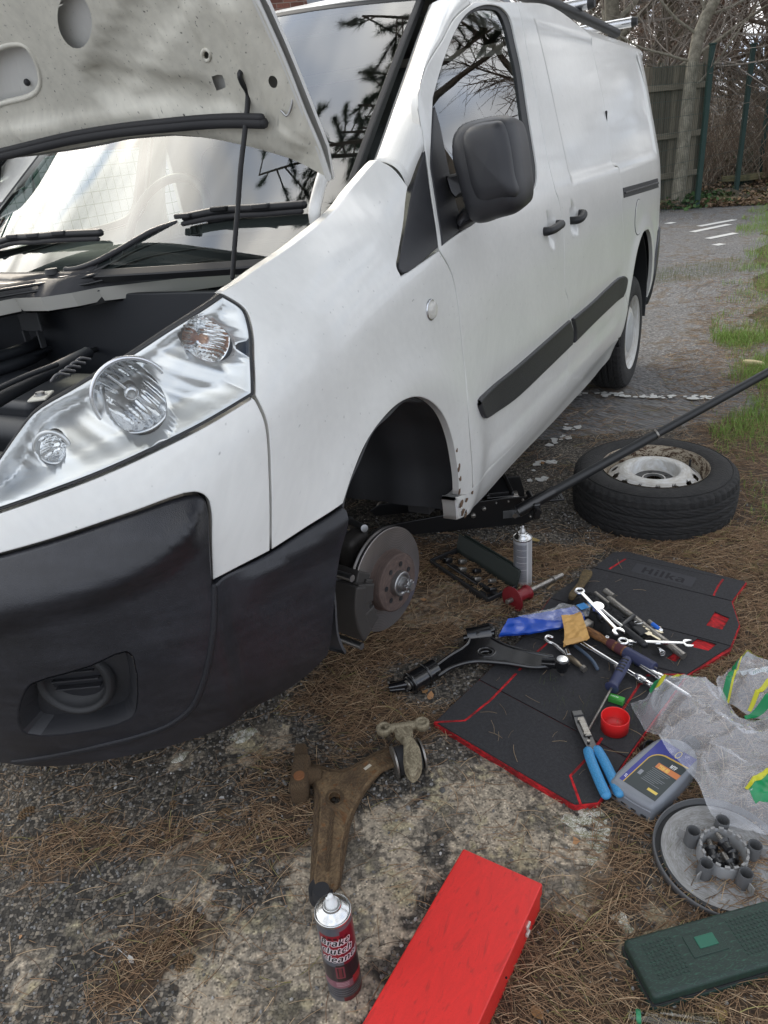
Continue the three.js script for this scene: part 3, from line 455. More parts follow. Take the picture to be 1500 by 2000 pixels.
  { const p = U(560, 195), q = bonIn(p[0], p[1], 0.006); add('spring_clip', tube([q.clone().add(V3(0, 0.03, -0.012)), q.clone().add(V3(0, 0, 0.01)), q.clone().add(V3(0, -0.03, -0.008)), q.clone().add(V3(0, -0.02, -0.02))], 0.0025, { n: 6 }), M.steel, bonnet); }
  // rubber weather strip and its hook
  const sealP = [[-80, 330], [-20, 305], [60, 284], [150, 263], [240, 248], [330, 238], [420, 230], [480, 228], [522, 229]].map(p => { const q = U(...p); return bonIn(q[0], q[1], 0.0).addScaledVector(Nn, -0.020); });
  add('bonnet_seal', merge([tube(sealP, 0.0115, { seg: 70, n: 14 }), tube(sealP.map(p => p.clone().addScaledVector(Nn, -0.004).add(V3(0, 0.012, 0))), 0.008, { seg: 70, n: 10 })]), M.rubber, bonnet);
  { const h = [[240, 225], [236, 200], [239, 183], [246, 178], [250, 186]].map(p => { const q = U(...p); return bonIn(q[0], q[1], 0.014); }); add('rod_hook', tube(h, 0.006, { n: 8 }), M.black, bonnet); }
  // hinge
  { const a = bonIn(...U(632, 335), 0.0), hp = [[632, 340], [622, 375], [614, 415], [618, 440]].map(([u, v], i) => vPlane(u, v, 'z', 0.765)); const sh = tube(hp, 0.014, { n: 10, straight: false }); add('bonnet_hinge', sh, M.paint, bonnet); }
  // prop rod
  const top = U(470, 140), tz = bonIn(...top).z, zAt = v => mix(tz, 0.60, clamp((v - 140) / 400));
  const rod = [[466, 132], [468, 146], [472, 160], [484, 182], [484, 198], [478, 260], [470, 330], [465, 400], [459, 470], [454, 542]].map(([u, v]) => { const p = vPlane(u, v, 'z', zAt(v)); return p; });
  { const t0 = bonIn(...top, 0.004); rod[0].copy(t0).addScaledVector(Nn, 0.01); }
  add('bonnet_stay', tube(rod, 0.0055, { seg: 70, n: 10 }), M.black, van);
}
// --- cowl, wipers, engine bay
{
  const ledge0 = [[-120, 612], [0, 590], [40, 582], [90, 581], [150, 572], [200, 562], [260, 555], [340, 546], [430, 534], [520, 521]].map(([u, v]) => vPlane(u, v, 'y', 1.19)), frontX = lerpTab([[-0.8, -0.02], ...ledge0.map(p => [p.z, p.x]).sort((a, b) => a[0] - b[0]), [0.8, ledge0[9].x - 0.02]]);
  const cow = (a, b, k = 0) => { const z = a, t = b; const yr = 1.232 + 0.085 * sstep(0.06, 0.30, z), r = V3(wsX(yr, z) + 0.012, yr, z), f = V3(frontX(z), 1.182, z); const p = f.lerp(r, t); p.y += (0.022 + 0.02 * sstep(0.06, 0.3, z)) * Math.sin(t * Math.PI) - 0.012 * sstep(0.45, 0.5, t) + 0.012 * sstep(0.7, 0.75, t) - k; return p; };
  const cowl = add('scuttle_panel', panelGeo([[-0.78, 0], [0.76, 0], [0.76, 1], [-0.78, 1]], (a, b, k) => cow(a, b, k), { flip: true, gap: 0, lip: 0.001, depth: 0.03, cell: 0.03 }), M.trim, van);
  const C = (u, v) => onMap(cow, u, v, [0.2, 0.4]);
  // raised end of the scuttle by the near hinge
  add('scuttle_cover', tube([[300, 497], [345, 468], [385, 436], [430, 424], [520, 414], [605, 408]].map(([u, v], i) => vPlane(u, v, 'z', mix(0.16, 0.62, i / 5))), 0.012, { seg: 40, n: 10 }), M.trim, cowl);
  add('scuttle_edge', tube([[0, 512], [80, 503], [170, 497], [230, 489], [300, 462], [345, 440]].map(([u, v]) => { const q = C(u, v); return cow(q[0], q[1], -0.006); }), 0.007, { seg: 50 }), M.trim, cowl);
  for (const [u, v] of [[102, 533], [214, 537]]) { const q = C(u, v), p = cow(q[0], q[1], -0.004); add('wiper_spindle_cap', cyl(0.016, 0.020, 0.014, p.toArray(), { n: 20 }), M.black, cowl); }
  // weathered sealing ledge at the front of the scuttle
  const ledge = ledge0.map(p => p.clone().add(V3(0.002, 0, 0)));
  const P = []; for (let i = 1; i < ledge.length; i++) { const a = ledge[i - 1], b = ledge[i], w = V3(-0.018, 0.003, 0), d = V3(0.01, -0.035, 0); const q = [a, b, b.clone().add(w), a.clone().add(w)]; for (const k of [0, 1, 2, 0, 2, 3]) P.push(...q[k].toArray()); const e = [q[3], q[2], q[2].clone().add(d), q[3].clone().add(d)]; for (const k of [0, 1, 2, 0, 2, 3]) P.push(...e[k].toArray()); }
  const lg = new THREE.BufferGeometry(); lg.setAttribute('position', new THREE.Float32BufferAttribute(P, 3)); lg.computeVertexNormals();
  add('scuttle_seal', lg, std([0.42, 0.41, 0.37], 0.5), van);
  // wipers
  const W = (u, v, g, k = -0.02) => { const q = onMap(wsMap, u, v, g); return wsMap(q[0], q[1], k); };
  const wp = (pts, name) => { const P2 = pts.map(([u, v]) => W(u, v, [0, 1.28])); const w = add('windscreen_wiper', tube(P2, 0.010, { seg: 40 }), M.black, van); add('wiper_blade', tube(P2.map(p => p.clone().add(V3(-0.012, -0.014, 0))), 0.006, { seg: 40 }), M.rubber, w); for (let k = 1; k < 5; k++) { const c = P2[Math.floor(k * (P2.length - 1) / 5)]; add('wiper_claw', box(0.018, 0.012, 0.05, c.clone().add(V3(-0.006, 0.004, 0)).toArray()), M.black, w); } };
  wp([[-70, 505], [0, 486], [40, 475], [80, 473], [130, 469], [205, 466]]);
  wp([[370, 437], [440, 424], [520, 419], [600, 413]]);
  // bay: near-black tub, cross members, intake duct, bracket
  const tub = [box(0.62, 0.02, 1.3, [-0.34, 0.70, 0]), box(0.02, 0.62, 1.5, [-0.10, 0.86, 0]), box(0.36, 0.5, 0.02, [-0.24, 0.90, 0.60]), box(0.36, 0.5, 0.02, [-0.24, 0.90, -0.60]), box(0.02, 0.30, 0.9, [-0.66, 0.80, 0])];
  add('engine_bay', tub, M.bay, van);
  add('engine_cover', [box(0.34, 0.22, 0.62, [-0.36, 0.85, -0.06], { r: 0.05, seg: 4 }), box(0.25, 0.05, 0.5, [-0.36, 0.97, -0.06], { r: 0.02 }), box(0.20, 0.17, 0.22, [-0.42, 0.92, 0.42], { r: 0.02 })], M.bay, van);
  const dp = [[-60, 668], [0, 655], [45, 645], [76, 644], [86, 655], [60, 676], [0, 696], [-60, 712]].map(([u, v]) => vPlane(u, v, 'y', 1.04));
  const duct = add('intake_duct', [tube(dp, 0.016, { closed: true, seg: 60, n: 10 }), tube(dp.map(p => p.clone().add(V3(-0.02, -0.03, 0.01))), 0.018, { closed: true, seg: 60, n: 10 })], M.bay, van);
  add('duct_lip', tube([[-20, 716], [60, 694], [130, 668], [210, 640]].map(([u, v]) => vPlane(u, v, 'y', 1.02)), 0.007, { n: 8 }), M.bay, van);
  { const p = vPlane(55, 612, 'x', -0.16); add('bay_bracket', [box(0.012, 0.10, 0.085, p.toArray()), box(0.02, 0.05, 0.006, p.clone().add(V3(-0.005, -0.07, 0.03)).toArray()), box(0.02, 0.05, 0.006, p.clone().add(V3(-0.005, -0.07, -0.03)).toArray())], std([0.05, 0.052, 0.055], 0.4), van); }
  // slam panel with cable, clips and a painted bolt bracket by the lamp
  add('slam_panel', [tube([[-120, 860], [-20, 790], [60, 745], [110, 720], [170, 690]].map(([u, v]) => vPlane(u, v, 'y', 1.06)), 0.016, { n: 10 }), tube([[-120, 835], [-20, 768], [50, 735], [110, 712]].map(([u, v]) => vPlane(u, v, 'y', 1.085)), 0.006, { n: 8 })], M.bay, van);
  for (let k = 0; k < 5; k++) { const p = vPlane(100 + k * 11, 745 - k * 8, 'y', 1.09); add('cable_clip', tube([p, p.clone().add(V3(0.01, 0.012, 0.012)), p.clone().add(V3(0.03, 0.005, 0.02))], 0.003, { n: 6 }), std([0.07, 0.07, 0.075], 0.35), van); }
  { const p = vPlane(80, 774, 'y', 1.07); const br = add('lamp_bracket', box(0.06, 0.005, 0.035, p.toArray(), { ry: 0.6 }), M.paintIn, van); add('bracket_bolt', [cyl(0.009, 0.009, 0.006, [p.x, p.y + 0.006, p.z], { n: 6 }), cyl(0.013, 0.013, 0.002, [p.x, p.y + 0.003, p.z])], M.steel, br); }
  // hoses, reservoir and ribs
  const bayGloss = std([0.014, 0.0145, 0.016], 0.28);
  for (const [pts, y, rad] of [[[[-60, 640], [60, 615], [160, 612], [260, 600], [340, 572]], 1.02, 0.011], [[[100, 720], [170, 690], [260, 650], [330, 610], [400, 565]], 1.02, 0.008], [[[-40, 610], [40, 600], [120, 598], [230, 588], [380, 556]], 1.08, 0.006], [[[120, 690], [180, 660], [240, 640], [300, 596]], 0.98, 0.014]]) add('bay_hose', tube(pts.map(([u, v]) => vPlane(u, v, 'y', y)), rad, { n: 8, seg: 40 }), bayGloss, van);
  { const p = vPlane(330, 600, 'y', 1.0); add('reservoir_cap', [cyl(0.03, 0.033, 0.03, p.toArray(), { n: 24 }), cyl(0.036, 0.036, 0.01, [p.x, p.y - 0.02, p.z], { n: 24 })], bayGloss, van); }
  for (const t of [0.16, 0.30, 0.58]) add('scuttle_rib', tube(Array.from({ length: 13 }, (_, i) => { const z = mix(-0.7, 0.70, i / 12); return cow(z, t, -0.002); }), 0.004, { seg: 50, n: 6 }), bayGloss, cowl);
  for (let k = 0; k < 12; k++) { const z = 0.12 + k * 0.028; add('vent_slat', tube([cow(z, 0.64, -0.002), cow(z, 0.84, -0.002)], 0.0035, { n: 6, seg: 6 }), bayGloss, cowl); }
}
// --- cab interior
{
  const dash = std([0.022, 0.023, 0.025], 0.8);
  add('dashboard', [box(0.5, 0.22, 1.5, [0.42, 1.12, 0], { r: 0.07, seg: 4 }), box(0.2, 0.5, 0.4, [0.55, 0.85, 0], { r: 0.04 })], dash, van);
  for (const z of [0.42, -0.42]) { const s = add('cab_seat', [box(0.5, 0.16, 0.48, [1.0, 0.86, z], { r: 0.06, seg: 4 }), box(0.14, 0.62, 0.46, [1.28, 1.22, z], { r: 0.06, rz: -0.12, seg: 4, p: undefined })], dash, van); add('head_restraint', box(0.09, 0.17, 0.26, [1.33, 1.62, z], { r: 0.04, seg: 4 }), dash, s); }
  add('steering_wheel', xf(new THREE.TorusGeometry(0.19, 0.016, 10, 40), { rz: 0, ry: Math.PI / 2, p: [0, 0, 0] }).rotateZ(-0.6).translate(0.72, 1.27, -0.4), M.black, van);
  add('bulkhead', box(0.03, 1.22, 1.48, [1.5, 1.10, 0]), std([0.03, 0.03, 0.03], 0.8), van);
  add('cab_floor', [box(0.98, 0.03, 1.5, [0.98, 0.50, 0]), box(2.3, 0.04, 1.64, [2.65, 0.45, 0])], std([0.17, 0.165, 0.155], 0.85), van);
  add('roof_lining', box(1.0, 0.012, 1.2, [1.42, 1.80, 0]), std([0.10, 0.10, 0.10], 0.9), van);
}
// --- mirror
{
  const X = 0.36, pl = pts => smoothPts(pts.map(([u, v, c]) => { const p = vPlane(u, v, 'x', X); return [p.z, p.y, c]; }), 5);
  const ext = (poly, x0, depth, b, mat, name, par) => { const s = new THREE.Shape(poly.map(p => new THREE.Vector2(p[0], p[1]))); const g = new THREE.ExtrudeGeometry(s, { depth, bevelEnabled: true, bevelSize: b, bevelThickness: b, bevelOffset: -b, bevelSegments: 6, curveSegments: 8 }); g.rotateY(Math.PI / 2); g.scale(1, 1, -1); const n = g.toNonIndexed ? g : g; n.translate(x0, 0, 0); n.computeVertexNormals(); return add(name, n, mat, par); };
  const H = pl([[894, 290], [897, 258], [909, 242], [945, 230], [990, 225], [1004, 232], [1014, 258], [1024, 325], [1029, 378], [1025, 402], [1008, 416], [975, 426], [945, 435], [930, 430], [922, 408], [915, 385], [905, 345], [897, 315]]);
  const c = H.reduce((a, p) => [a[0] + p[0] / H.length, a[1] + p[1] / H.length], [0, 0]);
  // rounded shell: rings shrinking to the front and the back
  const rings = [[-0.078, 0.18], [-0.076, 0.55], [-0.068, 0.78], [-0.052, 0.92], [-0.025, 0.985], [0.0, 1], [0.05, 0.955], [0.08, 0.92], [0.088, 0.88], [0.086, 0.4]], P = [], I = [];
  for (const [dx, k] of rings) for (const p of H) P.push(X + dx, c[1] + (p[1] - c[1]) * k, c[0] + (p[0] - c[0]) * k);
  const n = H.length; for (let r = 0; r < rings.length - 1; r++) for (let i = 0; i < n; i++) { const j = (i + 1) % n; I.push(r * n + i, r * n + j, (r + 1) * n + i, r * n + j, (r + 1) * n + j, (r + 1) * n + i); }
  for (const r of [0, rings.length - 1]) { P.push(X + rings[r][0], c[1], c[0]); const m = P.length / 3 - 1; for (let i = 0; i < n; i++) I.push(r * n + i, r * n + (i + 1) % n, m); }
  const g = new THREE.BufferGeometry(); g.setAttribute('position', new THREE.Float32BufferAttribute(P, 3)); g.setIndex(I); g.computeVertexNormals();
  const mir = add('wing_mirror', g, M.trim, van);
  // back cap outline groove, arm and foot
  const cap = pl([[921, 262], [935, 246], [975, 236], [995, 237], [1006, 258], [1018, 330], [1023, 378], [1005, 386], [970, 396], [952, 392], [940, 370], [928, 320]]);
  add('mirror_cap', (() => { const P2 = [], I2 = [], cc = cap.reduce((a, p) => [a[0] + p[0] / cap.length, a[1] + p[1] / cap.length], [0, 0]), rr = [[-0.0905, 0.001], [-0.088, 0.5], [-0.082, 0.78], [-0.070, 0.93], [-0.055, 1.0], [-0.03, 1.02]]; for (const [dx, k] of rr) for (const p of cap) P2.push(X + dx, cc[1] + (p[1] - cc[1]) * k, cc[0] + (p[0] - cc[0]) * k); const m = cap.length; for (let r = 0; r < rr.length - 1; r++) for (let i = 0; i < m; i++) { const j = (i + 1) % m; I2.push(r * m + i, r * m + j, (r + 1) * m + i, r * m + j, (r + 1) * m + j, (r + 1) * m + i); } const g2 = new THREE.BufferGeometry(); g2.setAttribute('position', new THREE.Float32BufferAttribute(P2, 3)); g2.setIndex(I2); g2.computeVertexNormals(); return g2; })(), M.trim, mir);
  const at = (u, v, z) => vPlane(u, v, 'z', z);
  const armPx = [[866, 344, 1], [890, 338], [912, 330], [936, 326, 1], [944, 360], [946, 398, 1], [926, 396], [912, 384], [896, 380], [886, 388, 1], [876, 376]];
  const loft = (pxs, x0, x1, k0, k1) => { const A = pxs.map(([u, v]) => vPlane(u, v, 'x', x0)), cA = A.reduce((p, q) => p.clone().addScaledVector(q, 1 / A.length), V3(0, 0, 0)), rr = [[0, k0], [0.06, k0 + (1 - k0) * 0.7], [0.2, 1], [0.8, 1], [0.94, 0.97], [1, k1]], P3 = [], I3 = [], m = A.length; for (const [f, k] of rr) for (const p of A) { const q = cA.clone().lerp(p, k); P3.push(mix(x0, x1, f) , q.y, q.z); } for (let r = 0; r < rr.length - 1; r++) for (let i = 0; i < m; i++) { const j = (i + 1) % m; I3.push(r * m + i, r * m + j, (r + 1) * m + i, r * m + j, (r + 1) * m + j, (r + 1) * m + i); } for (const r of [0, rr.length - 1]) { P3.push(mix(x0, x1, rr[r][0]), cA.y, cA.z); for (let i = 0; i < m; i++) I3.push(r * m + i, r * m + (i + 1) % m, P3.length / 3 - 1); } const g3 = new THREE.BufferGeometry(); g3.setAttribute('position', new THREE.Float32BufferAttribute(P3, 3)); g3.setIndex(I3); g3.computeVertexNormals(); return g3; };
  const sm = pts => smoothPts(pts, 4);
  add('mirror_arm', loft(sm(armPx), X - 0.03, X + 0.07, 0.82, 0.85), M.trim, mir);
  add('mirror_foot', loft(sm([[884, 440], [896, 412], [912, 400], [930, 405], [926, 428], [905, 444], [892, 452]]), X - 0.01, X + 0.08, 0.6, 0.8), M.trim, mir);
  add('mirror_glass', xf(new THREE.PlaneGeometry(0.11, 0.13), { ry: Math.PI / 2, p: [X + 0.0915, c[1] + 0.02, c[0]] }), std([0.8, 0.82, 0.85], 0.03, { metalness: 1 }), mir);
  const far = mir.clone(); far.name = 'wing_mirror'; far.traverse(o => { if (o.isMesh) { o.geometry = mirrorZ(o.geometry.index ? o.geometry.toNonIndexed() : o.geometry); } }); van.add(far);
}
function latheX0(p, hub) { const g = new THREE.LatheGeometry(p.map(q => new THREE.Vector2(q[1], -q[0])), 24); g.rotateX(Math.PI / 2); g.translate(hub.x, hub.y, hub.z); return g; }
// --- wheel-arch liner, hub, brake, underbody
{
  const linerMat = std([0.05, 0.051, 0.055], 0.6);
  const map = (a, b, k) => { const r = 0.375 + 0.007 * Math.sin(b * 34) + 0.004 * Math.sin(a * 14) + k; return V3(-0.03 + r * Math.sin(a), 0.50 + r * Math.cos(a), b); };
  const lin = add('wheel_arch_liner', panelGeo([[-1.85, 0.30], [1.80, 0.30], [1.80, 0.915], [-1.85, 0.905]], map, { cell: 0.05, depth: 0.01, gap: 0 }), linerMat, van);
  add('inner_arch_wall', [box(0.80, 0.62, 0.02, [-0.03, 0.62, 0.31])], linerMat, van);
  // strut and knuckle
  const hub = V3(0, 0.344, 0.80); { const q = vPlane(752, 1130, 'z', 0.80); hub.x = q.x; hub.y = q.y; }
  const ax = g => { g.rotateX(Math.PI / 2); g.translate(hub.x, hub.y, hub.z); return g; };   // lathe axis y -> z
  const rustDisc = dataTex(512, 512, (u, v) => { const a = tn(u, v, 9, 1.9), b = tn(u, v, 60, 2.9, 3); const k = clamp(0.5 + a * 0.7 + b * 0.5); return [mix(0.28, 0.44, k), mix(0.235, 0.375, k), mix(0.22, 0.345, k)]; }, true, [3, 3]);
  const groove = dataTex(512, 16, (u, v, i) => { const a = 0.5 + 0.5 * Math.sin(i * 1.7) * 0.5 + 0.25 * Math.sin(i * 0.61); return [a, a, a]; }, false, [1, 1]);
  const disc = add('brake_disc', ax(lathe([[0.088, 0.012], [0.092, 0.013], [0.150, 0.013], [0.152, 0.010], [0.152, 0.004], [0.146, 0.003], [0.146, -0.003], [0.152, -0.004], [0.152, -0.012], [0.09, -0.013]], { n: 96 })), std([0.46, 0.445, 0.435], 0.36, { metalness: 0.8, map: dataTex(512, 512, (u, v) => { const k = 0.74 + 0.22 * tn(u, v, 5, 7.3) + 0.08 * Math.sin(v * 700); return [k, k * 0.98, k * 0.97]; }, true) }), van);
  const rust = std([1, 1, 1], 0.75, { map: rustDisc, metalness: 0.3 });
  add('disc_bell', ax(lathe([[0.036, 0.046], [0.080, 0.046], [0.085, 0.043], [0.086, 0.020], [0.090, 0.0125]], { n: 64 })), rust, disc);
  for (let k = 0; k < 7; k++) { const a = k * Math.PI * 2 / 7 + 0.3, r = 0.054; add('stud_hole', xf(cyl(0.0075, 0.0075, 0.004, [0, 0, 0], { n: 14 }), { rx: Math.PI / 2, p: [hub.x + r * Math.cos(a), hub.y + r * Math.sin(a), hub.z + 0.0455] }), M.black, disc); }
  add('hub_flange', ax(lathe([[0.0, 0.050], [0.020, 0.050], [0.024, 0.062], [0.033, 0.064], [0.036, 0.060], [0.036, 0.040]], { n: 48 })), M.steel, disc);
  add('hub_nut', [ax(cyl(0.021, 0.021, 0.022, [0, 0.070, 0], { n: 6 })), ax(cyl(0.023, 0.023, 0.004, [0, 0.060, 0], { n: 28 })), ax(cyl(0.011, 0.012, 0.020, [0, 0.086, 0], { n: 18 })), ...[0, 1, 2, 3, 4, 5].map(k => xf(box(0.008, 0.012, 0.010, [0, 0, 0], { r: 0.002 }), { p: [0.015, 0, 0] }).rotateZ(k * Math.PI / 3).translate(hub.x, hub.y, hub.z + 0.084))], M.steel, disc);
  // caliper on the front side of the disc
  const cal = std([0.05, 0.046, 0.043], 0.6, { metalness: 0.3 });
  const arcBox = (r0, r1, z0, z1, a0, a1, b = 0.004) => { const s = new THREE.Shape(); s.absarc(0, 0, r1, a0, a1, false); s.absarc(0, 0, r0, a1, a0, true); const g = new THREE.ExtrudeGeometry(s, { depth: z1 - z0 - 2 * b, bevelEnabled: true, bevelSize: b, bevelThickness: b, bevelSegments: 3, curveSegments: 20 }); g.translate(hub.x, hub.y, hub.z + z0 + b); return g; };
  const A0 = Math.PI - 0.46, A1 = Math.PI + 0.48;
  const cp = add('brake_caliper', [arcBox(0.118, 0.185, -0.085, -0.018, A0, A1, 0.006), arcBox(0.160, 0.190, -0.05, 0.055, A0 + 0.05, A1 - 0.05, 0.006), arcBox(0.118, 0.176, 0.020, 0.05, A0 + 0.02, A0 + 0.36, 0.005), arcBox(0.118, 0.176, 0.020, 0.05, A1 - 0.36, A1 - 0.02, 0.005), arcBox(0.135, 0.176, 0.020, 0.048, A0 + 0.3, A1 - 0.35, 0.005)], cal, van);
  add('caliper_carrier', [arcBox(0.112, 0.132, 0.016, 0.038, A0 - 0.06, A1 + 0.04, 0.004), arcBox(0.12, 0.165, -0.06, 0.03, A0 - 0.18, A0 - 0.02), arcBox(0.12, 0.165, -0.06, 0.03, A1, A1 + 0.16)], cal, cp);
  add('brake_pad', arcBox(0.105, 0.15, 0.0145, 0.024, A0 + 0.1, A1 - 0.1, 0.001), M.black, cp);
  for (const q of [0.10, -0.115]) add('caliper_bolt', bar([hub.x - 0.167, hub.y + q, hub.z - 0.05], [hub.x - 0.167, hub.y + q, hub.z + 0.033], 0.010), M.steel, cp);
  add('brake_hose', tube([[hub.x - 0.15, hub.y + 0.02, hub.z - 0.09], [hub.x - 0.22, hub.y + 0.12, hub.z - 0.1], [hub.x - 0.12, hub.y + 0.25, hub.z - 0.2], [hub.x - 0.1, hub.y + 0.3, hub.z - 0.42]], 0.007), M.rubber, cp);
  for (const o of [disc, cp]) o.traverse(q => { if (q.isMesh) { q.geometry.translate(-hub.x, -hub.y, -hub.z); q.geometry.rotateY(-0.17); q.geometry.translate(hub.x, hub.y, hub.z); } });   // hub turned slightly to the front
  add('driveshaft', [bar([hub.x, hub.y, hub.z - 0.06], [hub.x, hub.y + 0.03, 0.35], 0.014, 0.014, 14), latheX0([[0.10, 0.045], [0.13, 0.043], [0.14, 0.034], [0.15, 0.038], [0.16, 0.028], [0.17, 0.032], [0.19, 0.018]], hub)], M.rubber, van);
  add('anti_roll_bar', tube([[0.30, 0.36, 0.35], [0.22, 0.34, 0.55], [0.10, 0.30, 0.64], [0.06, 0.32, 0.70]], 0.011, { n: 8 }), M.darkIn, van);
  add('lower_arm_mount', [box(0.16, 0.05, 0.10, [0.18, 0.33, 0.42], { r: 0.01 }), box(0.12, 0.06, 0.12, [-0.14, 0.34, 0.42], { r: 0.012 })], cal, van);
  add('suspension_strut', [bar([hub.x + 0.01, hub.y - 0.06, hub.z - 0.12], [hub.x + 0.03, hub.y + 0.30, hub.z - 0.20], 0.030, 0.028, 18), bar([hub.x + 0.03, hub.y + 0.28, hub.z - 0.2], [hub.x + 0.04, hub.y + 0.55, hub.z - 0.25], 0.02), tube(Array.from({ length: 40 }, (_, i) => [hub.x + 0.03 + 0.07 * Math.cos(i * 0.9), hub.y + 0.26 + i * 0.0065, hub.z - 0.22 + 0.07 * Math.sin(i * 0.9)]), 0.007, { seg: 160, n: 6 })], M.black, van);
  add('steering_knuckle', [box(0.10, 0.26, 0.06, [hub.x, hub.y, hub.z - 0.09], { r: 0.02, seg: 3 }), bar([hub.x, hub.y, hub.z - 0.08], [hub.x, hub.y + 0.02, 0.28], 0.02), bar([hub.x - 0.11, hub.y + 0.02, hub.z - 0.14], [hub.x - 0.1, hub.y + 0.05, 0.25], 0.010)], cal, van);
  { const a = vPlane(682, 1018, 'z', 0.62), b = vPlane(712, 1032, 'z', 0.74); add('track_rod_end', [bar(a, b, 0.011), xf(new THREE.SphereGeometry(0.016, 12, 8), { p: a.toArray() })], M.steel, van); }
  add('underbody', [box(2.9, 0.10, 1.3, [1.9, 0.46, 0]), box(2.2, 0.09, 0.08, [1.5, 0.40, 0.72]), box(2.2, 0.09, 0.08, [1.5, 0.40, -0.72]), box(0.7, 0.10, 0.7, [-0.2, 0.40, 0]), bar([2.98, 0.36, -0.75], [2.98, 0.36, 0.75], 0.04)], M.darkIn, van);
}
// wheels
const tyreMat = std([0.024, 0.024, 0.025], 0.82, { bumpMap: dataTex(512, 512, (u, v) => { const a = 0.5 + tn(u, v, 80, 2.2, 3) * 0.8; return [a, a, a]; }, false, [4, 4]), bumpScale: 0.002, map: speckTex(12, [1, 0.98, 0.95], [0.72, 0.72, 0.72], 1.2, [3, 3]) });
function tyreGeo() {   // axis y, width 0.205, with circumferential grooves and shoulder blocks
  const R = 0.328, w = 0.1025, prof = [[0.205, -0.085], [0.212, -0.096], [0.235, -0.102], [0.262, -0.1045], [0.285, -0.102], [0.302, -0.094], [0.306, -0.0935], [0.313, -0.088]];
  const tread = []; const gx = [-0.052, -0.018, 0.018, 0.052];
  for (let y = -0.080; y <= 0.0801; y += 0.004) { let r = R - 0.007 * (y / 0.08) ** 2; for (const g of gx) if (Math.abs(y - g) < 0.0035) r -= 0.008; tread.push([r, y]); }
  const P = [...prof, ...tread, ...prof.slice().reverse().map(p => [p[0], -p[1]])];
  const N = 168, g = new THREE.LatheGeometry(P.map(p => new THREE.Vector2(...p)), N), a = g.attributes.position;
  for (let i = 0; i <= N; i++) for (let j = 0; j < P.length; j++) { const k = i * P.length + j, y = a.getY(k), r = Math.hypot(a.getX(k), a.getZ(k)); let d = 0; if (r > 0.309 && Math.abs(y) > 0.056 && i % 3 === 0) d = 0.006; else if (r > 0.309 && (i + Math.round(y * 300)) % 4 === 0 && Math.abs(y) < 0.05) d = 0.0035; if (d) { const f = (r - d) / r; a.setX(k, a.getX(k) * f); a.setZ(k, a.getZ(k) * f); } }
  g.computeVertexNormals(); return g;
}
const TYRE = tyreGeo();
const rimPaint = std([0.66, 0.67, 0.67], 0.42, { map: speckTex(21, [1, 1, 1], [0.80, 0.77, 0.72], 0.8, [2, 2], 18) });
const rimRust = std([1, 1, 1], 0.72, { metalness: 0.2, map: dataTex(512, 512, (u, v) => { const a = tn(u, v, 14, 3.9), b = tn(u, v, 70, 8.9, 3), k = sstep(-0.1, 0.25, a + b * 0.8); return [mix(0.66, 0.25, k), mix(0.62, 0.17, k), mix(0.55, 0.11, k)]; }, true, [3, 1]) });
function rimGeo() { return lathe([[0.206, -0.098], [0.206, -0.09], [0.194, -0.08], [0.19, -0.03], [0.185, 0.0], [0.19, 0.05], [0.196, 0.078], [0.206, 0.088], [0.209, 0.098], [0.2125, 0.100]], { n: 72 }); }
function rimDisc() {   // pressed steel centre with a ring of vent holes, axis y, outside up
  const g = new THREE.LatheGeometry([[0.034, 0.004], [0.038, 0.012], [0.042, 0.012], [0.080, 0.008], [0.088, 0.014], [0.096, 0.046], [0.104, 0.054], [0.125, 0.055], [0.142, 0.048], [0.152, 0.040], [0.162, 0.032], [0.172, 0.024], [0.183, 0.018], [0.1875, 0.006], [0.1885, -0.01]].map(p => new THREE.Vector2(...p)), 144);
  const n = 15, idx = g.index.array, pos = g.attributes.position, keep = [];
  for (let i = 0; i < idx.length; i += 3) { let x = 0, z = 0; for (let k = 0; k < 3; k++) { x += pos.getX(idx[i + k]) / 3; z += pos.getZ(idx[i + k]) / 3; } const r = Math.hypot(x, z), a = Math.atan2(z, x) * 14 / (Math.PI * 2), f = a - Math.round(a); if (((r - 0.160) / 0.0135) ** 2 + (f / 0.23) ** 2 < 1) continue; keep.push(idx[i], idx[i + 1], idx[i + 2]); }
  g.setIndex(keep); return g;
}
{
  const mk = (x, z, s, full) => {
    const turn = gg => { if (gg.index) gg = gg.toNonIndexed(); gg = gg.clone(); gg.rotateX(s * Math.PI / 2); gg.translate(x, 0.327, z); return gg; };
    const t = add(x > 1 ? 'rear_wheel' : 'front_wheel', turn(TYRE), tyreMat, van); if (!full) return t;
    add('wheel_rim', turn(rimGeo()), rimPaint, t); add('wheel_disc', turn(rimDisc().translate(0, 0.028, 0)), rimPaint, t);
    add('hub_cap', turn(lathe([[0.0, 0.098], [0.035, 0.097], [0.04, 0.092], [0.06, 0.091], [0.10, 0.089], [0.118, 0.082], [0.124, 0.072]], { n: 48 })), std([0.40, 0.405, 0.41], 0.45), t); return t;
  };
  mk(3.0, 0.80, 1, true); mk(3.0, -0.80, -1, false); mk(0, -0.80, -1, false);
  add('rear_arch_liner', panelGeo([[-1.9, 0.35], [1.9, 0.35], [1.9, 0.905], [-1.9, 0.905]], (a, b, k) => V3(2.98 + (0.392 + k) * Math.sin(a), 0.48 + (0.41 + k) * Math.cos(a), b), { cell: 0.06, depth: 0.01, gap: 0 }), M.black, van);
  add('inner_arch_wall', box(0.8, 0.7, 0.02, [2.98, 0.6, 0.36]), M.black, van);
}
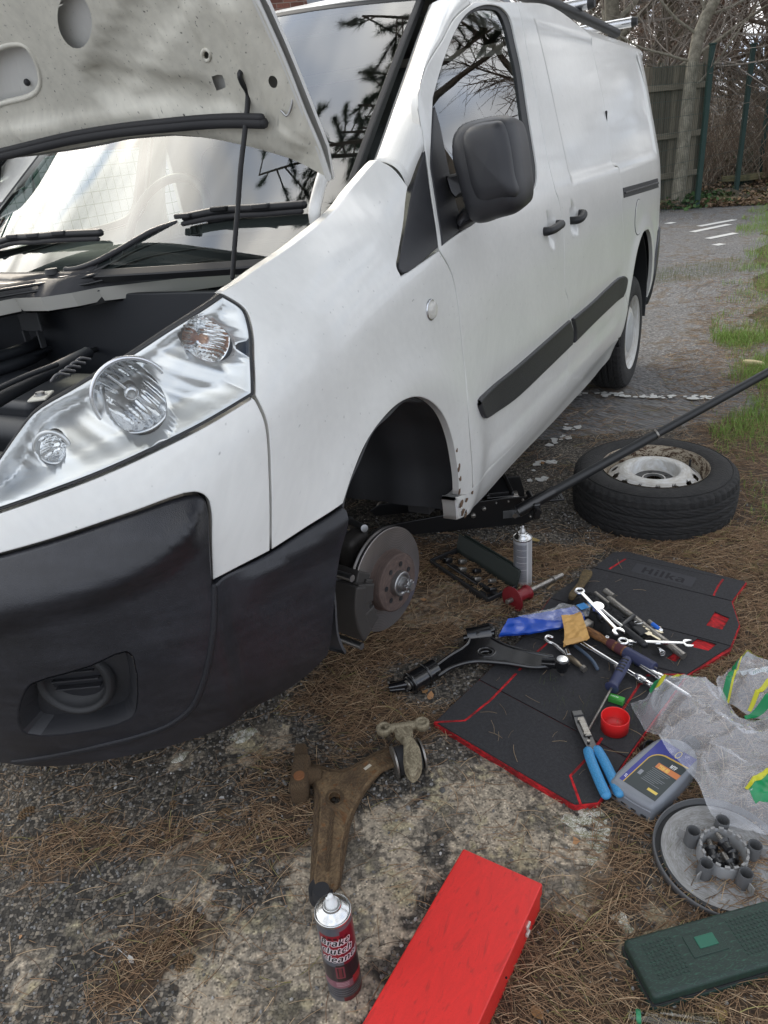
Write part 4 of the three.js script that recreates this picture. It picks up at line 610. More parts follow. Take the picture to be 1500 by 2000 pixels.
// ---------------------------------------------------------------- ground: worn tarmac with broken concrete, needle litter and a grass verge
const gp = pts => pts.map(([u, v]) => { const p = G(u, v); return [p.x, p.z]; });
const concreteP = [
  [[800, 1640], [815, 1560], [850, 1500], [960, 1470], [1110, 1560], [1165, 1650], [1190, 1720], [1140, 1790], [1040, 1800], [900, 1720]],
  [[330, 2080], [345, 1900], [430, 1800], [540, 1750], [620, 1690], [770, 1620], [890, 1700], [760, 1850], [700, 2080]],
  [[560, 1660], [690, 1600], [800, 1560], [860, 1640], [700, 1720], [600, 1740]],
  [[265, 1725], [300, 1680], [390, 1655], [430, 1700], [400, 1780], [310, 1770]], [[430, 1470], [470, 1430], [530, 1415], [570, 1440], [540, 1480], [470, 1500]], [[330, 1480], [370, 1465], [400, 1480], [350, 1510]],
  [[760, 1180], [830, 1140], [960, 1150], [990, 1190], [900, 1230], [800, 1240]], [[20, 1900], [60, 1860], [90, 1880], [70, 1950], [30, 1950]], [[150, 1830], [180, 1810], [190, 1840], [160, 1860]], [[1170, 1880], [1290, 1790], [1330, 1830], [1230, 1890]]].map(gp);
const needleP = [   // [polygon, strength]
  [[[660, 1080], [900, 1060], [1100, 1070], [1160, 1080], [1050, 1180], [860, 1260], [740, 1320], [860, 1420], [820, 1480], [640, 1470], [600, 1400], [650, 1300]], 1.0],
  [[[1040, 1040], [1140, 1030], [1300, 1060], [1460, 1000], [1520, 1100], [1500, 1400], [1420, 1330], [1480, 1140], [1200, 1080]], 1.0],
  [[[940, 2050], [1020, 1900], [1130, 1760], [1220, 1640], [1300, 1700], [1230, 1820], [1300, 1960], [1600, 1880], [1600, 2080]], 1.25],
  [[[20, 1640], [200, 1620], [380, 1620], [560, 1560], [640, 1600], [580, 1700], [480, 1730], [330, 1700], [120, 1690]], 0.8],
  [[[180, 1960], [280, 1850], [380, 1760], [480, 1800], [420, 1880], [300, 1960], [200, 2020]], 1.0],
  [[[1060, 1340], [1280, 1300], [1400, 1240], [1440, 1300], [1420, 1360], [1300, 1360]], 1.0], [[[1040, 800], [1200, 780], [1290, 850], [1130, 900]], 0.35], [[[1400, 880], [1480, 820], [1520, 1060], [1440, 1050]], 0.8],
  [[[1200, 1450], [1330, 1620], [1290, 1700], [1200, 1600]], 1.0], [[[420, 1500], [640, 1420], [640, 1540], [480, 1580]], 0.55]].map(([p, k]) => [gp(p), k]);
const sd = (poly, x, z) => { const d = polyDist(poly, x, z); return inPoly(poly, x, z) ? -d : d; };
const vergeX = z => { // left edge of the grass, from the photograph's ground line
  const L = vergeX.t; for (let i = 1; i < L.length; i++) if (z >= L[i][1]) return mix(L[i - 1][0], L[i][0], (z - L[i - 1][1]) / (L[i][1] - L[i - 1][1])); return L[L.length - 1][0]; };
vergeX.t = gp([[1560, 1600], [1545, 1200], [1500, 1000], [1452, 800], [1440, 640], [1455, 500], [1470, 440], [1500, 372]]).sort((a, b) => b[1] - a[1]);
const concAt = (x, z) => { let m = 0; const w = 0.055 * fbm(x * 9, z * 9, 2.2, 4) + 0.035 * noise3(x * 30, z * 30, 5); for (const p of concreteP) m = Math.max(m, sstep(0.008, -0.010, sd(p, x, z) + w * 1.6)); return m; };
const needAt = (x, z) => { let m = 0; const w = 0.22 * fbm(x * 4, z * 4, 7.7, 3); for (const [p, k] of needleP) m = Math.max(m, k * sstep(0.10, -0.10, sd(p, x, z) + w)); const dv = x - vergeX(z); m = Math.max(m, 1.0 * sstep(-0.75, -0.05, dv + 0.5 * fbm(x * 1.6, z * 1.6, 3.1, 3)) * sstep(-9, -3, z)); m = Math.max(m, 0.14 + 0.5 * fbm(x * 2.1, z * 2.1, 9.1, 3)) ; return clamp(m, 0, 1.3); };
const heightAt = (x, z) => 0.010 * fbm(x * 1.7, z * 1.7, 5.5, 3) + 0.006 * noise3(x * 9, z * 9, 1.2) * (0.4 + concAt0(x, z)) + 0.010;
function concAt0(x, z) { if (x < -1.6 || x > 1.8 || z > -0.4 || z < -3) return 0; return concAt(x, z); }
{
  // fine sheet under the work area; colours of its matter: stone chips, tar, cement, soil
  const X0 = -1.5, X1 = 2.1, Z0 = -3.6, Z1 = -0.45, TW = 2048, TH = 1792;
  const rnd = makeRng(5), cellN = 340, cells = new Map();
  const chip = (x, z, f) => { // worley stone chips
    const gx = Math.floor(x * f), gz = Math.floor(z * f); let d1 = 9, d2 = 9, id = 0;
    for (let i = -1; i <= 1; i++) for (let j = -1; j <= 1; j++) { const a = gx + i, b = gz + j; let h = (a * 374761393 + b * 668265263) | 0; h = Math.imul(h ^ (h >>> 13), 1274126177); h ^= h >>> 16; const r1 = ((h & 1023) / 1023), r2 = (((h >>> 10) & 1023) / 1023); const dx = a + 0.15 + 0.7 * r1 - x * f, dz = b + 0.15 + 0.7 * r2 - z * f, d = dx * dx + dz * dz; if (d < d1) { d2 = d1; d1 = d; id = h; } else if (d < d2) d2 = d; }
    return [Math.sqrt(d2) - Math.sqrt(d1), ((id >>> 20) & 255) / 255, ((id >>> 4) & 255) / 255]; };
  const col = new Uint8Array(TW * TH * 4), bmp = new Uint8Array(TW * TH * 4);
  // coarse masks on a grid, interpolated
  const MW = 640, MH = 560, mc = new Float32Array(MW * MH), mn = new Float32Array(MW * MH);
  for (let j = 0; j < MH; j++) for (let i = 0; i < MW; i++) { const x = mix(X0, X1, i / (MW - 1)), z = mix(Z0, Z1, j / (MH - 1)); mc[j * MW + i] = concAt(x, z); mn[j * MW + i] = needAt(x, z); }
  const bil = (m, u, v) => { const x = u * (MW - 1), y = v * (MH - 1), i = Math.min(MW - 2, x | 0), j = Math.min(MH - 2, y | 0), a = x - i, b = y - j; return mix(mix(m[j * MW + i], m[j * MW + i + 1], a), mix(m[(j + 1) * MW + i], m[(j + 1) * MW + i + 1], a), b); };
  for (let j = 0; j < TH; j++) for (let i = 0; i < TW; i++) {
    const u = (i + 0.5) / TW, v = (j + 0.5) / TH, x = mix(X0, X1, u), z = mix(Z0, Z1, v), k = (j * TW + i) * 4;
    const [e, t, t2] = chip(x, z, 105), [e2, tb] = chip(x + 7, z, 240);
    const n1 = noise3(x * 6, z * 6, 1), n2 = noise3(x * 55, z * 55, 4), n3 = noise3(x * 190, z * 190, 8);
    const stone = sstep(0.04, 0.16, e) * (t > 0.22 ? 1 : 0.35);
    // tarmac
    const g = mix(0.15, mix(0.25, 0.52, t * t), stone) * (1 + 0.25 * n1) + 0.05 * n3, wm = 0.5 + 0.5 * t2;
    let c = [g * (1.03 + 0.06 * wm), g * (1 + 0.01 * wm), g * (0.97 - 0.08 * wm)], h = 0.25 + 0.45 * stone * (0.6 + 0.4 * t);
    // concrete
    const m0 = bil(mc, u, v), m = clamp(m0 + 0.25 * n2 * sstep(0.02, 0.3, m0)) * (0.45 + 0.55 * sstep(-0.22, 0.12, noise3(x * 8 + 3, z * 8, 9) + 0.6 * n2));
    const q = 0.60 + 0.10 * n1 + 0.16 * n2 + 0.14 * n3 + (tb > 0.86 ? 0.16 * sstep(0.05, 0.2, e2) : tb < 0.13 ? -0.20 * sstep(0.05, 0.2, e2) : 0);
    const moss = 0.45 * sstep(0.1, 0.45, noise3(x * 11 + 4, z * 11, 6) + 0.4 * n2);
    const cc = [q * mix(1.03, 0.90, moss), q * mix(0.955, 0.86, moss), q * mix(0.84, 0.64, moss)];
    c = c.map((a, b) => mix(a, cc[b], m)); h = mix(h, 0.55 + 0.25 * n2 + 0.15 * n3, m);
    // soil and crumbled needles
    const s = clamp(sstep(0.30, 0.85, bil(mn, u, v) + 0.5 * n2 + 0.15 * n1) * (1 - 0.75 * m) + 0.12 * m * sstep(0.1, 0.5, n2 + n1));
    const so = 0.25 + 0.07 * n2 + 0.09 * n3 + 0.05 * n1, sc = [so * 1.18, so * 0.93, so * 0.70]; c = c.map((a, b) => mix(a, sc[b], s * 0.92)); h = mix(h, 0.4 + 0.3 * n3 + 0.2 * n2, s * 0.8);
    for (let b = 0; b < 3; b++) col[k + b] = clamp(c[b]) * 255; col[k + 3] = 255; const hb = clamp(h) * 255; bmp[k] = bmp[k + 1] = bmp[k + 2] = hb; bmp[k + 3] = 255;
  }
  const mkT = (d, s) => { const t = new THREE.DataTexture(d, TW, TH); t.magFilter = THREE.LinearFilter; t.minFilter = THREE.LinearMipmapLinearFilter; t.generateMipmaps = true; if (s) t.colorSpace = THREE.SRGBColorSpace; t.needsUpdate = true; return t; };
  const near = new THREE.PlaneGeometry(X1 - X0, Z1 - Z0, 240, 210); near.rotateX(-Math.PI / 2); near.translate((X0 + X1) / 2, 0, (Z0 + Z1) / 2);
  const a = near.attributes.position, uv = near.attributes.uv; for (let i = 0; i < a.count; i++) { const x = a.getX(i), z = a.getZ(i), f = Math.min(sstep(0, 0.3, x - X0), sstep(0, 0.3, X1 - x), sstep(0, 0.3, z - Z0)); a.setY(i, heightAt(x, z) * f + 0.004); uv.setXY(i, (x - X0) / (X1 - X0), (z - Z0) / (Z1 - Z0)); } near.computeVertexNormals();
  tag(add('broken_ground', near, std([1, 1, 1], 0.88, { map: mkT(col, true), bumpMap: mkT(bmp), bumpScale: 0.006 })), null, null, null, 'structure');
  // the yard all round, reaching to the horizon
  const yard = new THREE.PlaneGeometry(260, 260, 2, 2); yard.rotateX(-Math.PI / 2); { const p = yard.attributes.position, w = yard.attributes.uv; for (let i = 0; i < p.count; i++) w.setXY(i, p.getX(i) / 3, p.getZ(i) / 3); }
  const asphalt = dataTex(1024, 1024, (u, v) => { const n = tn(u, v, 8, 2.1), s = tn(u, v, 150, 5.7, 2), s2 = tn(u, v, 320, 9.7, 1), b = tn(u, v, 30, 1.7, 3); const k = 0.42 + 0.07 * n + 0.24 * s + 0.2 * s2, br = sstep(0.05, 0.3, b + n * 0.6) * 0.5; return [mix(k, 0.36, br), mix(k * 0.99, 0.31, br), mix(k * 0.98, 0.25, br)]; }, true);
  const asphB = dataTex(1024, 1024, (u, v) => { const k = 0.5 + 0.9 * tn(u, v, 150, 5.7, 2) + 0.5 * tn(u, v, 320, 9.7, 1); return [k, k, k]; }, false);
  tag(add('tarmac', yard, std([1, 1, 1], 0.9, { map: asphalt, bumpMap: asphB, bumpScale: 0.005 })), null, null, null, 'structure').position.y = -0.004;
}
// worn white paint: rows of flakes, each a thin crust
function paintRow(name, A, C, w, seed, label) {
  const r = makeRng(seed), a = G(...A), b = G(...C), L = a.distanceTo(b), d = b.clone().sub(a).normalize(), n = V3(-d.z, 0, d.x), list = [];
  for (let t = 0; t < L; t += 0.02) for (let k = -1; k <= 1; k++) { const q = 0.5 + fbm(t * 6 + seed, k * 0.7, seed * 1.3, 3) * 1.6; if (r() > q * 0.95) continue; const p = a.clone().addScaledVector(d, t + r() * 0.02).addScaledVector(n, k * w * 0.33 + (r() - 0.5) * w * 0.3), N = 5 + (r() * 4 | 0), s = new THREE.Shape(), R = 0.008 + r() * 0.018; for (let i = 0; i < N; i++) { const th = i / N * 6.283, rr = R * (0.6 + 0.6 * r()); s[i ? 'lineTo' : 'moveTo'](rr * Math.cos(th), rr * Math.sin(th)); } const g = new THREE.ShapeGeometry(s); g.rotateX(-Math.PI / 2); g.translate(p.x, heightAt(p.x, p.z) * (p.z > -3.3 && p.x < 2.1 ? 1 : 0) + 0.0065 + r() * 0.001, p.z); list.push(g); }
  if (list.length) tag(add(name, merge(list), std([0.60, 0.60, 0.57], 0.7)), null, null, null, 'structure');
}
paintRow('road_marking', [1085, 770], [1400, 778], 0.07, 3);
paintRow('road_marking', [1040, 945], [1120, 830], 0.10, 4);
for (const [A, C] of [[[1365, 442], [1435, 429]], [[1352, 453], [1425, 438]], [[1382, 466], [1437, 455]], [[1303, 437], [1316, 434]], [[1396, 479], [1412, 476]]]) { const a = G(...A), b = G(...C), d = b.clone().sub(a), n = V3(-d.z, 0, d.x).normalize().multiplyScalar(0.05); const s = new THREE.BufferGeometry(); const q = [a.clone().add(n), b.clone().add(n), b.clone().sub(n), a.clone().sub(n)].map(p => p.setY(0.001)); s.setAttribute('position', new THREE.Float32BufferAttribute([0, 1, 2, 0, 2, 3].flatMap(i => q[i].toArray()), 3)); s.computeVertexNormals(); tag(add('road_marking', s, std([0.62, 0.62, 0.6], 0.7)), null, null, null, 'structure'); }
// needle litter, stone chips and grass
function scatter(name, geo, mat, n, put, label) {
  const m = new THREE.InstancedMesh(geo, mat, n), M4 = new THREE.Matrix4(), c = new THREE.Color(); let k = 0, tries = 0;
  while (k < n && tries++ < n * 30) { const r = put(); if (!r) continue; m.setMatrixAt(k, M4.compose(r.p, r.q, r.s)); m.setColorAt(k, c.setRGB(...r.c)); k++; }
  m.count = k; m.name = numbered(name); m.castShadow = m.receiveShadow = true; scene.add(m); tag(m, label, name.split('_').pop(), null, 'stuff'); return m;
}
const Q = (x, y, z) => new THREE.Quaternion().setFromEuler(new THREE.Euler(x, y, z, 'YXZ'));
const gy = (x, z) => (x > -1.5 && x < 2.1 && z > -3.6 && z < -0.45) ? heightAt(x, z) * Math.min(sstep(0, 0.3, x + 1.5), sstep(0, 0.3, 2.1 - x), sstep(0, 0.3, z + 3.6)) + 0.004 : -0.004;
{
  const needle = new THREE.TubeGeometry(new THREE.CatmullRomCurve3([V3(-0.5, 0, 0), V3(-0.2, 0.03, 0.03), V3(0.15, 0.03, 0.035), V3(0.5, 0, 0)]), 4, 0.0088, 3, false);
  const r = makeRng(77), mat = std([1, 1, 1], 0.75);
  const tone = () => { const t = r(), k = 0.6 + 0.7 * r(); return t < 0.62 ? [0.29 * k, 0.18 * k, 0.10 * k] : t < 0.86 ? [0.46 * k, 0.33 * k, 0.20 * k] : t < 0.96 ? [0.10 * k, 0.06 * k, 0.035 * k] : [0.27 * k, 0.24 * k, 0.09 * k]; };
  const put = (X0, X1, Z0, Z1, L, thr) => () => { const x = mix(X0, X1, r()), z = mix(Z0, Z1, r()); let d = needAt(x, z); if (d < 0.28) d *= 0.35; if (concAt0(x, z) > 0.5) d = d * 0.45 + 0.05; if (r() > d * thr) return null; const l = L * (0.55 + 0.75 * r()), flow = 1.4 * noise3(x * 2.5, z * 2.5, 4), tilt = (r() - 0.45) * 0.35; return { p: V3(x, gy(x, z) + 0.003 + Math.abs(Math.sin(tilt)) * l * 0.4 + r() * 0.006 * Math.min(1, d), z), q: Q(0, flow + (r() - 0.5) * 2.6, tilt).multiply(Q(r() * 6, 0, 0)), s: V3(l, l * 1.4, l * 1.4), c: tone() }; };
  scatter('pine_needles', needle, mat, 42000, put(-1.4, 1.9, -2.5, -0.5, 0.056, 1), 'fallen brown pine needles strewn over the tarmac and concrete');
  scatter('pine_needles', needle, mat, 22000, put(-0.4, 4.0, -8.5, -2.4, 0.066, 0.8), 'thinner fallen pine needles round the loose wheel and jack');
  const chipG = new THREE.IcosahedronGeometry(1, 0); { const p = chipG.attributes.position; for (let i = 0; i < p.count; i++) p.setXYZ(i, p.getX(i) * 1.2, p.getY(i) * 0.7, p.getZ(i) * 0.9); chipG.computeVertexNormals(); }
  scatter('stone_chips', chipG, std([1, 1, 1], 0.85), 15000, () => { const x = mix(-1.45, 2.0, r()), z = mix(-2.9, -0.5, r()); if (concAt0(x, z) > 0.5 && r() > 0.15) return null; if (needAt(x, z) > 0.7 && r() > 0.35) return null; const s = 0.0022 + 0.0030 * r() ** 2 + (r() < 0.012 ? 0.006 * r() : 0), g = 0.09 + 0.18 * r() ** 1.5 + (r() < 0.04 ? 0.25 : 0); return { p: V3(x, gy(x, z) + s * 0.1, z), q: Q(r() * 6, r() * 6, r() * 6), s: V3(s, s, s), c: [g * 1.03, g, g * 0.95] }; }, 'grey stone chips bedded in the worn tarmac');
  // grass verge
  const blade = new THREE.BufferGeometry(); { const P = [], w = [0.010, 0.009, 0.006, 0], y = [0, 0.4, 0.75, 1], o = [0, 0.04, 0.16, 0.36]; for (let i = 0; i < 3; i++) { const a = [-w[i], y[i], o[i]], b = [w[i], y[i], o[i]], c = [w[i + 1], y[i + 1], o[i + 1]], d = [-w[i + 1], y[i + 1], o[i + 1]]; P.push(...a, ...b, ...c); if (i < 2) P.push(...a, ...c, ...d); } blade.setAttribute('position', new THREE.Float32BufferAttribute(P, 3)); blade.computeVertexNormals(); }
  const gm = std([1, 1, 1], 0.65, { side: THREE.DoubleSide });
  const gput = (z0, z1, wide, L, spread) => () => { const z = mix(z0, z1, r()), x = vergeX(z) + r() ** 1.2 * wide - 0.20; const d = sstep(-0.15, 0.45, x - vergeX(z) + spread * fbm(x * 2.2, z * 2.2, 1.9, 3)) * (0.4 + sstep(-0.3, 0.2, fbm(x * 1.2, z * 1.2, 6.1, 3))); if (r() > d) return null; const l = L * (0.5 + 0.8 * r()), k = 0.7 + 0.6 * r(), dry = r() < 0.2; return { p: V3(x, -0.004, z), q: Q((r() - 0.4) * 0.7, r() * 6.28, (r() - 0.5) * 0.5), s: V3(l * 1.0 + 0.05, l, l), c: dry ? [0.26 * k, 0.21 * k, 0.09 * k] : [0.20 * k, 0.33 * k, 0.06 * k] }; };
  scatter('grass', blade, gm, 62000, gput(-5.2, -2.4, 1.5, 0.048, 0.9), 'short green grass of the verge beside the loose wheel');
  scatter('grass', blade, gm, 60000, gput(-16, -5.0, 2.6, 0.062, 1.4), 'green grass verge running back towards the fence');
  scatter('grass', blade, gm, 2200, () => { const z = mix(-7.8, -7.0, r()), x = mix(2.6, 4.0, r()); if (r() > 0.6 * sstep(0.6, 0.1, Math.abs(z + 7.4 + (x - 3.2) * 0.35))) return null; const l = 0.03 + 0.04 * r(), k = 0.7 + 0.5 * r(); return { p: V3(x, -0.004, z), q: Q((r() - 0.5), r() * 6.28, 0), s: V3(l, l, l), c: [0.12 * k, 0.15 * k, 0.035 * k] }; }, 'sparse grass sprouting from a crack across the tarmac lane');
  scatter('grass', blade, gm, 1500, () => { const z = mix(-2.2, -0.7, r()), x = mix(0.3, 1.5, r()); const d = sstep(0.25, 0.5, noise3(x * 7, z * 7, 12.5)) * sstep(0.2, 0.9, x + (z + 1.5) * 0.3); if (r() > d) return null; const l = 0.02 + 0.035 * r(), k = 0.7 + 0.5 * r(); return { p: V3(x, gy(x, z), z), q: Q((r() - 0.5), r() * 6.28, 0), s: V3(l * 0.6, l, l), c: [0.11 * k, 0.15 * k, 0.03 * k] }; }, 'tiny green shoots coming up through the needle litter');
}
// soil under the verge
{
  const P = [], U = [], n = 60; for (let i = 0; i < n; i++) { const z0 = mix(-1.5, -17, i / n), z1 = mix(-1.5, -17, (i + 1) / n), a = vergeX(z0) + 0.25 + 0.45 * noise3(z0 * 1.7, 1.3, 2), b = vergeX(z1) + 0.25 + 0.45 * noise3(z1 * 1.7, 1.3, 2); for (const [x, z] of [[a, z0], [a + 9, z0], [b + 9, z1], [a, z0], [b + 9, z1], [b, z1]]) { P.push(x, -0.0005, z); U.push(x * 0.5, z * 0.5); } }
  const g = new THREE.BufferGeometry(); g.setAttribute('position', new THREE.Float32BufferAttribute(P, 3)); g.setAttribute('uv', new THREE.Float32BufferAttribute(U, 2)); g.computeVertexNormals();
  tag(add('verge_soil', g, std([1, 1, 1], 0.95, { map: speckTex(31, [0.36, 0.32, 0.20], [0.17, 0.17, 0.09], 1.1, [1, 1], 50) })), null, null, null, 'structure');
}
// ---------------------------------------------------------------- things on the ground
const T = {
  blackSteel: phys([0.012, 0.012, 0.013], 0.30, { clearcoat: 0.4, clearcoatRoughness: 0.25 }), chrome: std([0.85, 0.85, 0.85], 0.20, { metalness: 1 }), dullSteel: std([0.50, 0.49, 0.47], 0.36, { metalness: 0.75, map: speckTex(41, [1, 1, 1], [0.55, 0.52, 0.48], 1.0, [4, 4], 30) }),
  foam: std([1, 1, 1], 0.9, { map: speckTex(51, [0.235, 0.235, 0.245], [0.175, 0.172, 0.18], 0.9, [7, 7], 90), bumpMap: speckTex(52, [1, 1, 1], [0, 0, 0], 1, [14, 14], 120), bumpScale: 0.0008 }),
  redFoam: std([1, 1, 1], 0.85, { map: speckTex(53, [0.80, 0.11, 0.14], [0.44, 0.05, 0.07], 1.3, [4, 4], 26) }),
  red: phys([0.56, 0.020, 0.016], 0.42, { clearcoat: 0.25, clearcoatRoughness: 0.3 }), cloth: std([0.012, 0.012, 0.013], 0.95), navy: std([0.035, 0.042, 0.10], 0.5), blueGrip: std([0.07, 0.35, 0.68], 0.5, { map: speckTex(55, [1, 1, 1], [0.7, 0.7, 0.7], 0.8, [9, 9], 20) }),
  wood: std([1, 1, 1], 0.65, { map: dataTex(256, 512, (u, v) => { const g = tn(u * 1, v * 0.2, 26, 3.7, 4), d = tn(u, v, 7, 8.1, 3), k = clamp(0.55 + g * 0.9 + d * 0.5); return [mix(0.28, 0.66, k), mix(0.17, 0.47, k), mix(0.10, 0.28, k)]; }, true, [2, 2]) }),
};
function lay(name, label, cat, A, Bp, group) {   // a thing lying from A to B; its x axis runs along it
  const g = new THREE.Group(); g.name = numbered(name); const x = Bp.clone().sub(A), L = x.length(); x.normalize(); const z = V3(x.x, 0, x.z).normalize().cross(V3(0, 1, 0)).normalize(), y = z.clone().cross(x);
  g.quaternion.setFromRotationMatrix(new THREE.Matrix4().makeBasis(x, y, z)); g.position.copy(A); scene.add(g); tag(g, label, cat, group); return [g, L];
}
const tubeX = (r, x0, x1, o = {}) => xf(new THREE.CylinderGeometry(o.r2 ?? r, r, x1 - x0, o.n ?? 20), { rz: -Math.PI / 2, p: [(x0 + x1) / 2, o.y ?? 0, o.z ?? 0] });
const latheX = (pts, o = {}) => xf(new THREE.LatheGeometry(pts.map(p => new THREE.Vector2(p[1], p[0])), o.n ?? 28), { rz: -Math.PI / 2, ...o });   // pts as [x along, radius]

// --- loose wheel
{
  const c = V3(1.134, 0.1, -2.76), g = thing('removed_wheel', c, 0.4, 'van wheel taken off and lying flat on the ground under the jack handle', 'wheel');
  add('tyre', TYRE, tyreMat, g); add('rim', rimGeo(), rimRust, g); add('wheel_disc', rimDisc().translate(0, 0.030, 0), rimPaint, g);
  add('hub_seat', lathe([[0.030, 0.036], [0.036, 0.0425], [0.0795, 0.0385]], { n: 60 }), std([0.05, 0.05, 0.05], 0.6), g);
  for (let k = 0; k < 5; k++) { const a = k * 1.2566 + 0.2; add('bolt_hole', cyl(0.008, 0.008, 0.004, [0.056 * Math.cos(a), 0.0415, 0.056 * Math.sin(a)], { n: 14 }), M.black, g); }
  add('bead_line', xf(new THREE.TorusGeometry(0.296, 0.0022, 6, 110), { rx: Math.PI / 2, p: [0, 0.0975, 0] }), tyreMat, g);
  add('valve', [cyl(0.004, 0.005, 0.03, [0.176, 0.06, 0.02], { n: 10 }), cyl(0.005, 0.005, 0.01, [0.176, 0.078, 0.02], { n: 10 })], M.rubber, g);
}
// --- trolley jack
{
  const o = V3(0.60, 0, -2.70), g = thing('trolley_jack', o, Math.PI, 'black trolley jack under the van sill with its long handle over the wheel', 'jack');   // local x points away from the handle
  const loc = p => g.worldToLocal(p.clone()); g.updateMatrixWorld(true);
  const plate = [[-0.02, 0.07], [0.0, 0.145], [0.10, 0.15], [0.22, 0.145], [0.34, 0.10], [0.62, 0.075], [0.66, 0.05], [0.64, 0.022], [0.02, 0.022], [-0.02, 0.04]];
  for (const z of [0.0, 0.20]) add('side_plate', (() => { const q = extrude(plate.map(p => [p[0], p[1]]), 0.008, { bevel: 0.0015 }); q.rotateX(-Math.PI / 2); q.translate(0, 0, z); return q; })(), T.blackSteel, g);
  add('cross_tray', [box(0.11, 0.006, 0.20, [0.12, 0.152, 0.10]), box(0.085, 0.004, 0.14, [0.12, 0.157, 0.10], { r: 0.001 }), box(0.012, 0.016, 0.19, [0.17, 0.158, 0.10]), box(0.012, 0.016, 0.19, [0.068, 0.158, 0.10])], T.blackSteel, g);
  add('lift_arm', [bar([0.12, 0.12, 0.06], [0.64, 0.33, 0.06], 0.022), bar([0.12, 0.12, 0.14], [0.64, 0.33, 0.14], 0.022), bar([0.64, 0.33, 0.03], [0.64, 0.33, 0.17], 0.028), bar([0.2, 0.06, 0.1], [0.50, 0.27, 0.1], 0.02)], T.blackSteel, g);
  add('saddle', [cyl(0.055, 0.045, 0.03, [0.66, 0.365, 0.10], { n: 28 }), cyl(0.02, 0.02, 0.05, [0.66, 0.34, 0.10])], T.blackSteel, g);
  add('ram', latheX([[0.0, 0.0], [0.0, 0.035], [0.26, 0.035], [0.27, 0.025], [0.27, 0.0]], { p: [0.03, 0.085, 0.10] }), T.dullSteel, g);
  for (const [x, z] of [[0.60, -0.028], [0.60, 0.235], [0.03, 0.03], [0.03, 0.175]]) add('roller', xf(lathe([[0, 0.018], [0.028, 0.018], [0.033, 0.012], [0.033, -0.012], [0.028, -0.018], [0, -0.018]], { n: 28 }), { rx: Math.PI / 2, p: [x, 0.034, z] }), T.dullSteel, g);
  for (const [x, y, r] of [[0.235, 0.085, 0.011], [0.19, 0.112, 0.009], [0.008, 0.115, 0.013], [0.03, 0.135, 0.006], [0.09, 0.135, 0.004], [0.14, 0.134, 0.004], [0.0, 0.055, 0.006]]) add('frame_bolt', xf(lathe([[0, 0.009], [r * 0.7, 0.009], [r, 0.004], [r, -0.002]], { n: 14 }), { rx: -Math.PI / 2, p: [x, y, -0.009] }), T.dullSteel, g);
  add('maker_plate', box(0.075, 0.035, 0.003, [0.075, 0.075, -0.0105]), std([0.10, 0.10, 0.10], 0.4), g);
  add('release_nut', xf(cyl(0.012, 0.012, 0.02, [0, 0, 0], { n: 6 }), { rx: Math.PI / 2, p: [0.066, 0.075, -0.02] }), T.chrome, g);
  // handle: two joined tubes with clamp rings, socket yoke and foot pedal
  const A = loc(G(1042, 982, 0.165)), E = (() => { const d = ray(1500, 727), t = (-2.72) / d.z; return loc(EYE.clone().addScaledVector(d, t)); })(), far = A.clone().lerp(E, 1.16);
  A.z = 0.1 * 0 + A.z; const hd = add('jack_handle', [bar(A, A.clone().lerp(far, 0.45), 0.019, 0.019, 20), bar(A.clone().lerp(far, 0.45), far, 0.0165, 0.0165, 20)], phys([0.02, 0.021, 0.022], 0.42), g);
  for (const t of [0.07, 0.455]) { const p = A.clone().lerp(far, t), q = A.clone().lerp(far, t + 0.006); add('clamp_ring', bar(p, q, 0.0205, 0.0205, 20), T.dullSteel, hd); }
  add('handle_socket', [bar(A.clone().lerp(far, -0.06), A.clone().lerp(far, 0.08), 0.026, 0.023, 20), box(0.03, 0.07, 0.07, [0.0, 0.14, A.z], { r: 0.008 }), bar([0, 0.15, A.z - 0.06], [0, 0.15, A.z + 0.12], 0.012)], T.blackSteel, g);
  const ped = add('foot_pedal', box(0.10, 0.012, 0.055, [-0.095, 0.115, 0.02], { r: 0.005, rz: 0 }), T.blackSteel, g); for (let k = 0; k < 8; k++) add('pedal_rib', box(0.004, 0.005, 0.05, [-0.06 - k * 0.010, 0.122, 0.02], { r: 0.001 }), T.blackSteel, ped);
}
// --- aerosol cans
function can(name, label, base, r, h, tilt, opt) {
  const g = thing(name, base, opt.turn ?? 0, label, 'spray can'); g.rotation.z = tilt ?? 0;
  const body = new THREE.CylinderGeometry(r, r, h - 0.012, 64, 1, true); body.translate(0, h / 2, 0);
  add('can_body', body, opt.mat, g);
  add('base_rim', lathe([[r * 0.6, 0.006], [r * 0.96, 0.001], [r * 1.02, 0.002], [r * 1.02, 0.006], [r, 0.008]], { n: 56 }), T.chrome, g);
  const y = h - 0.006; add('can_shoulder', lathe([[r, y - 0.002], [r * 1.025, y], [r * 1.025, y + 0.004], [r * 0.97, y + 0.006], [r * 0.94, y + 0.003], [r * 0.80, y + 0.010], [r * 0.55, y + 0.017], [r * 0.50, y + 0.0175], [r * 0.50, y + 0.022], [r * 0.44, y + 0.024], [r * 0.40, y + 0.020], [r * 0.2, y + 0.018]], { n: 64 }), std([0.68, 0.68, 0.67], 0.24, { metalness: 1 }), g);
  const no = add('nozzle', lathe([[0.0, y + 0.048], [0.004, y + 0.0475], [0.0055, y + 0.044], [0.0055, y + 0.036], [0.0105, y + 0.033], [0.012, y + 0.018]], { n: 28 }), opt.noz, g);
  add('nozzle_tip', xf(cyl(0.003, 0.003, 0.008, [0, 0, 0], { n: 12 }), { rz: Math.PI / 2, p: [0.005, y + 0.041, 0] }), opt.noz, no); return g;
}
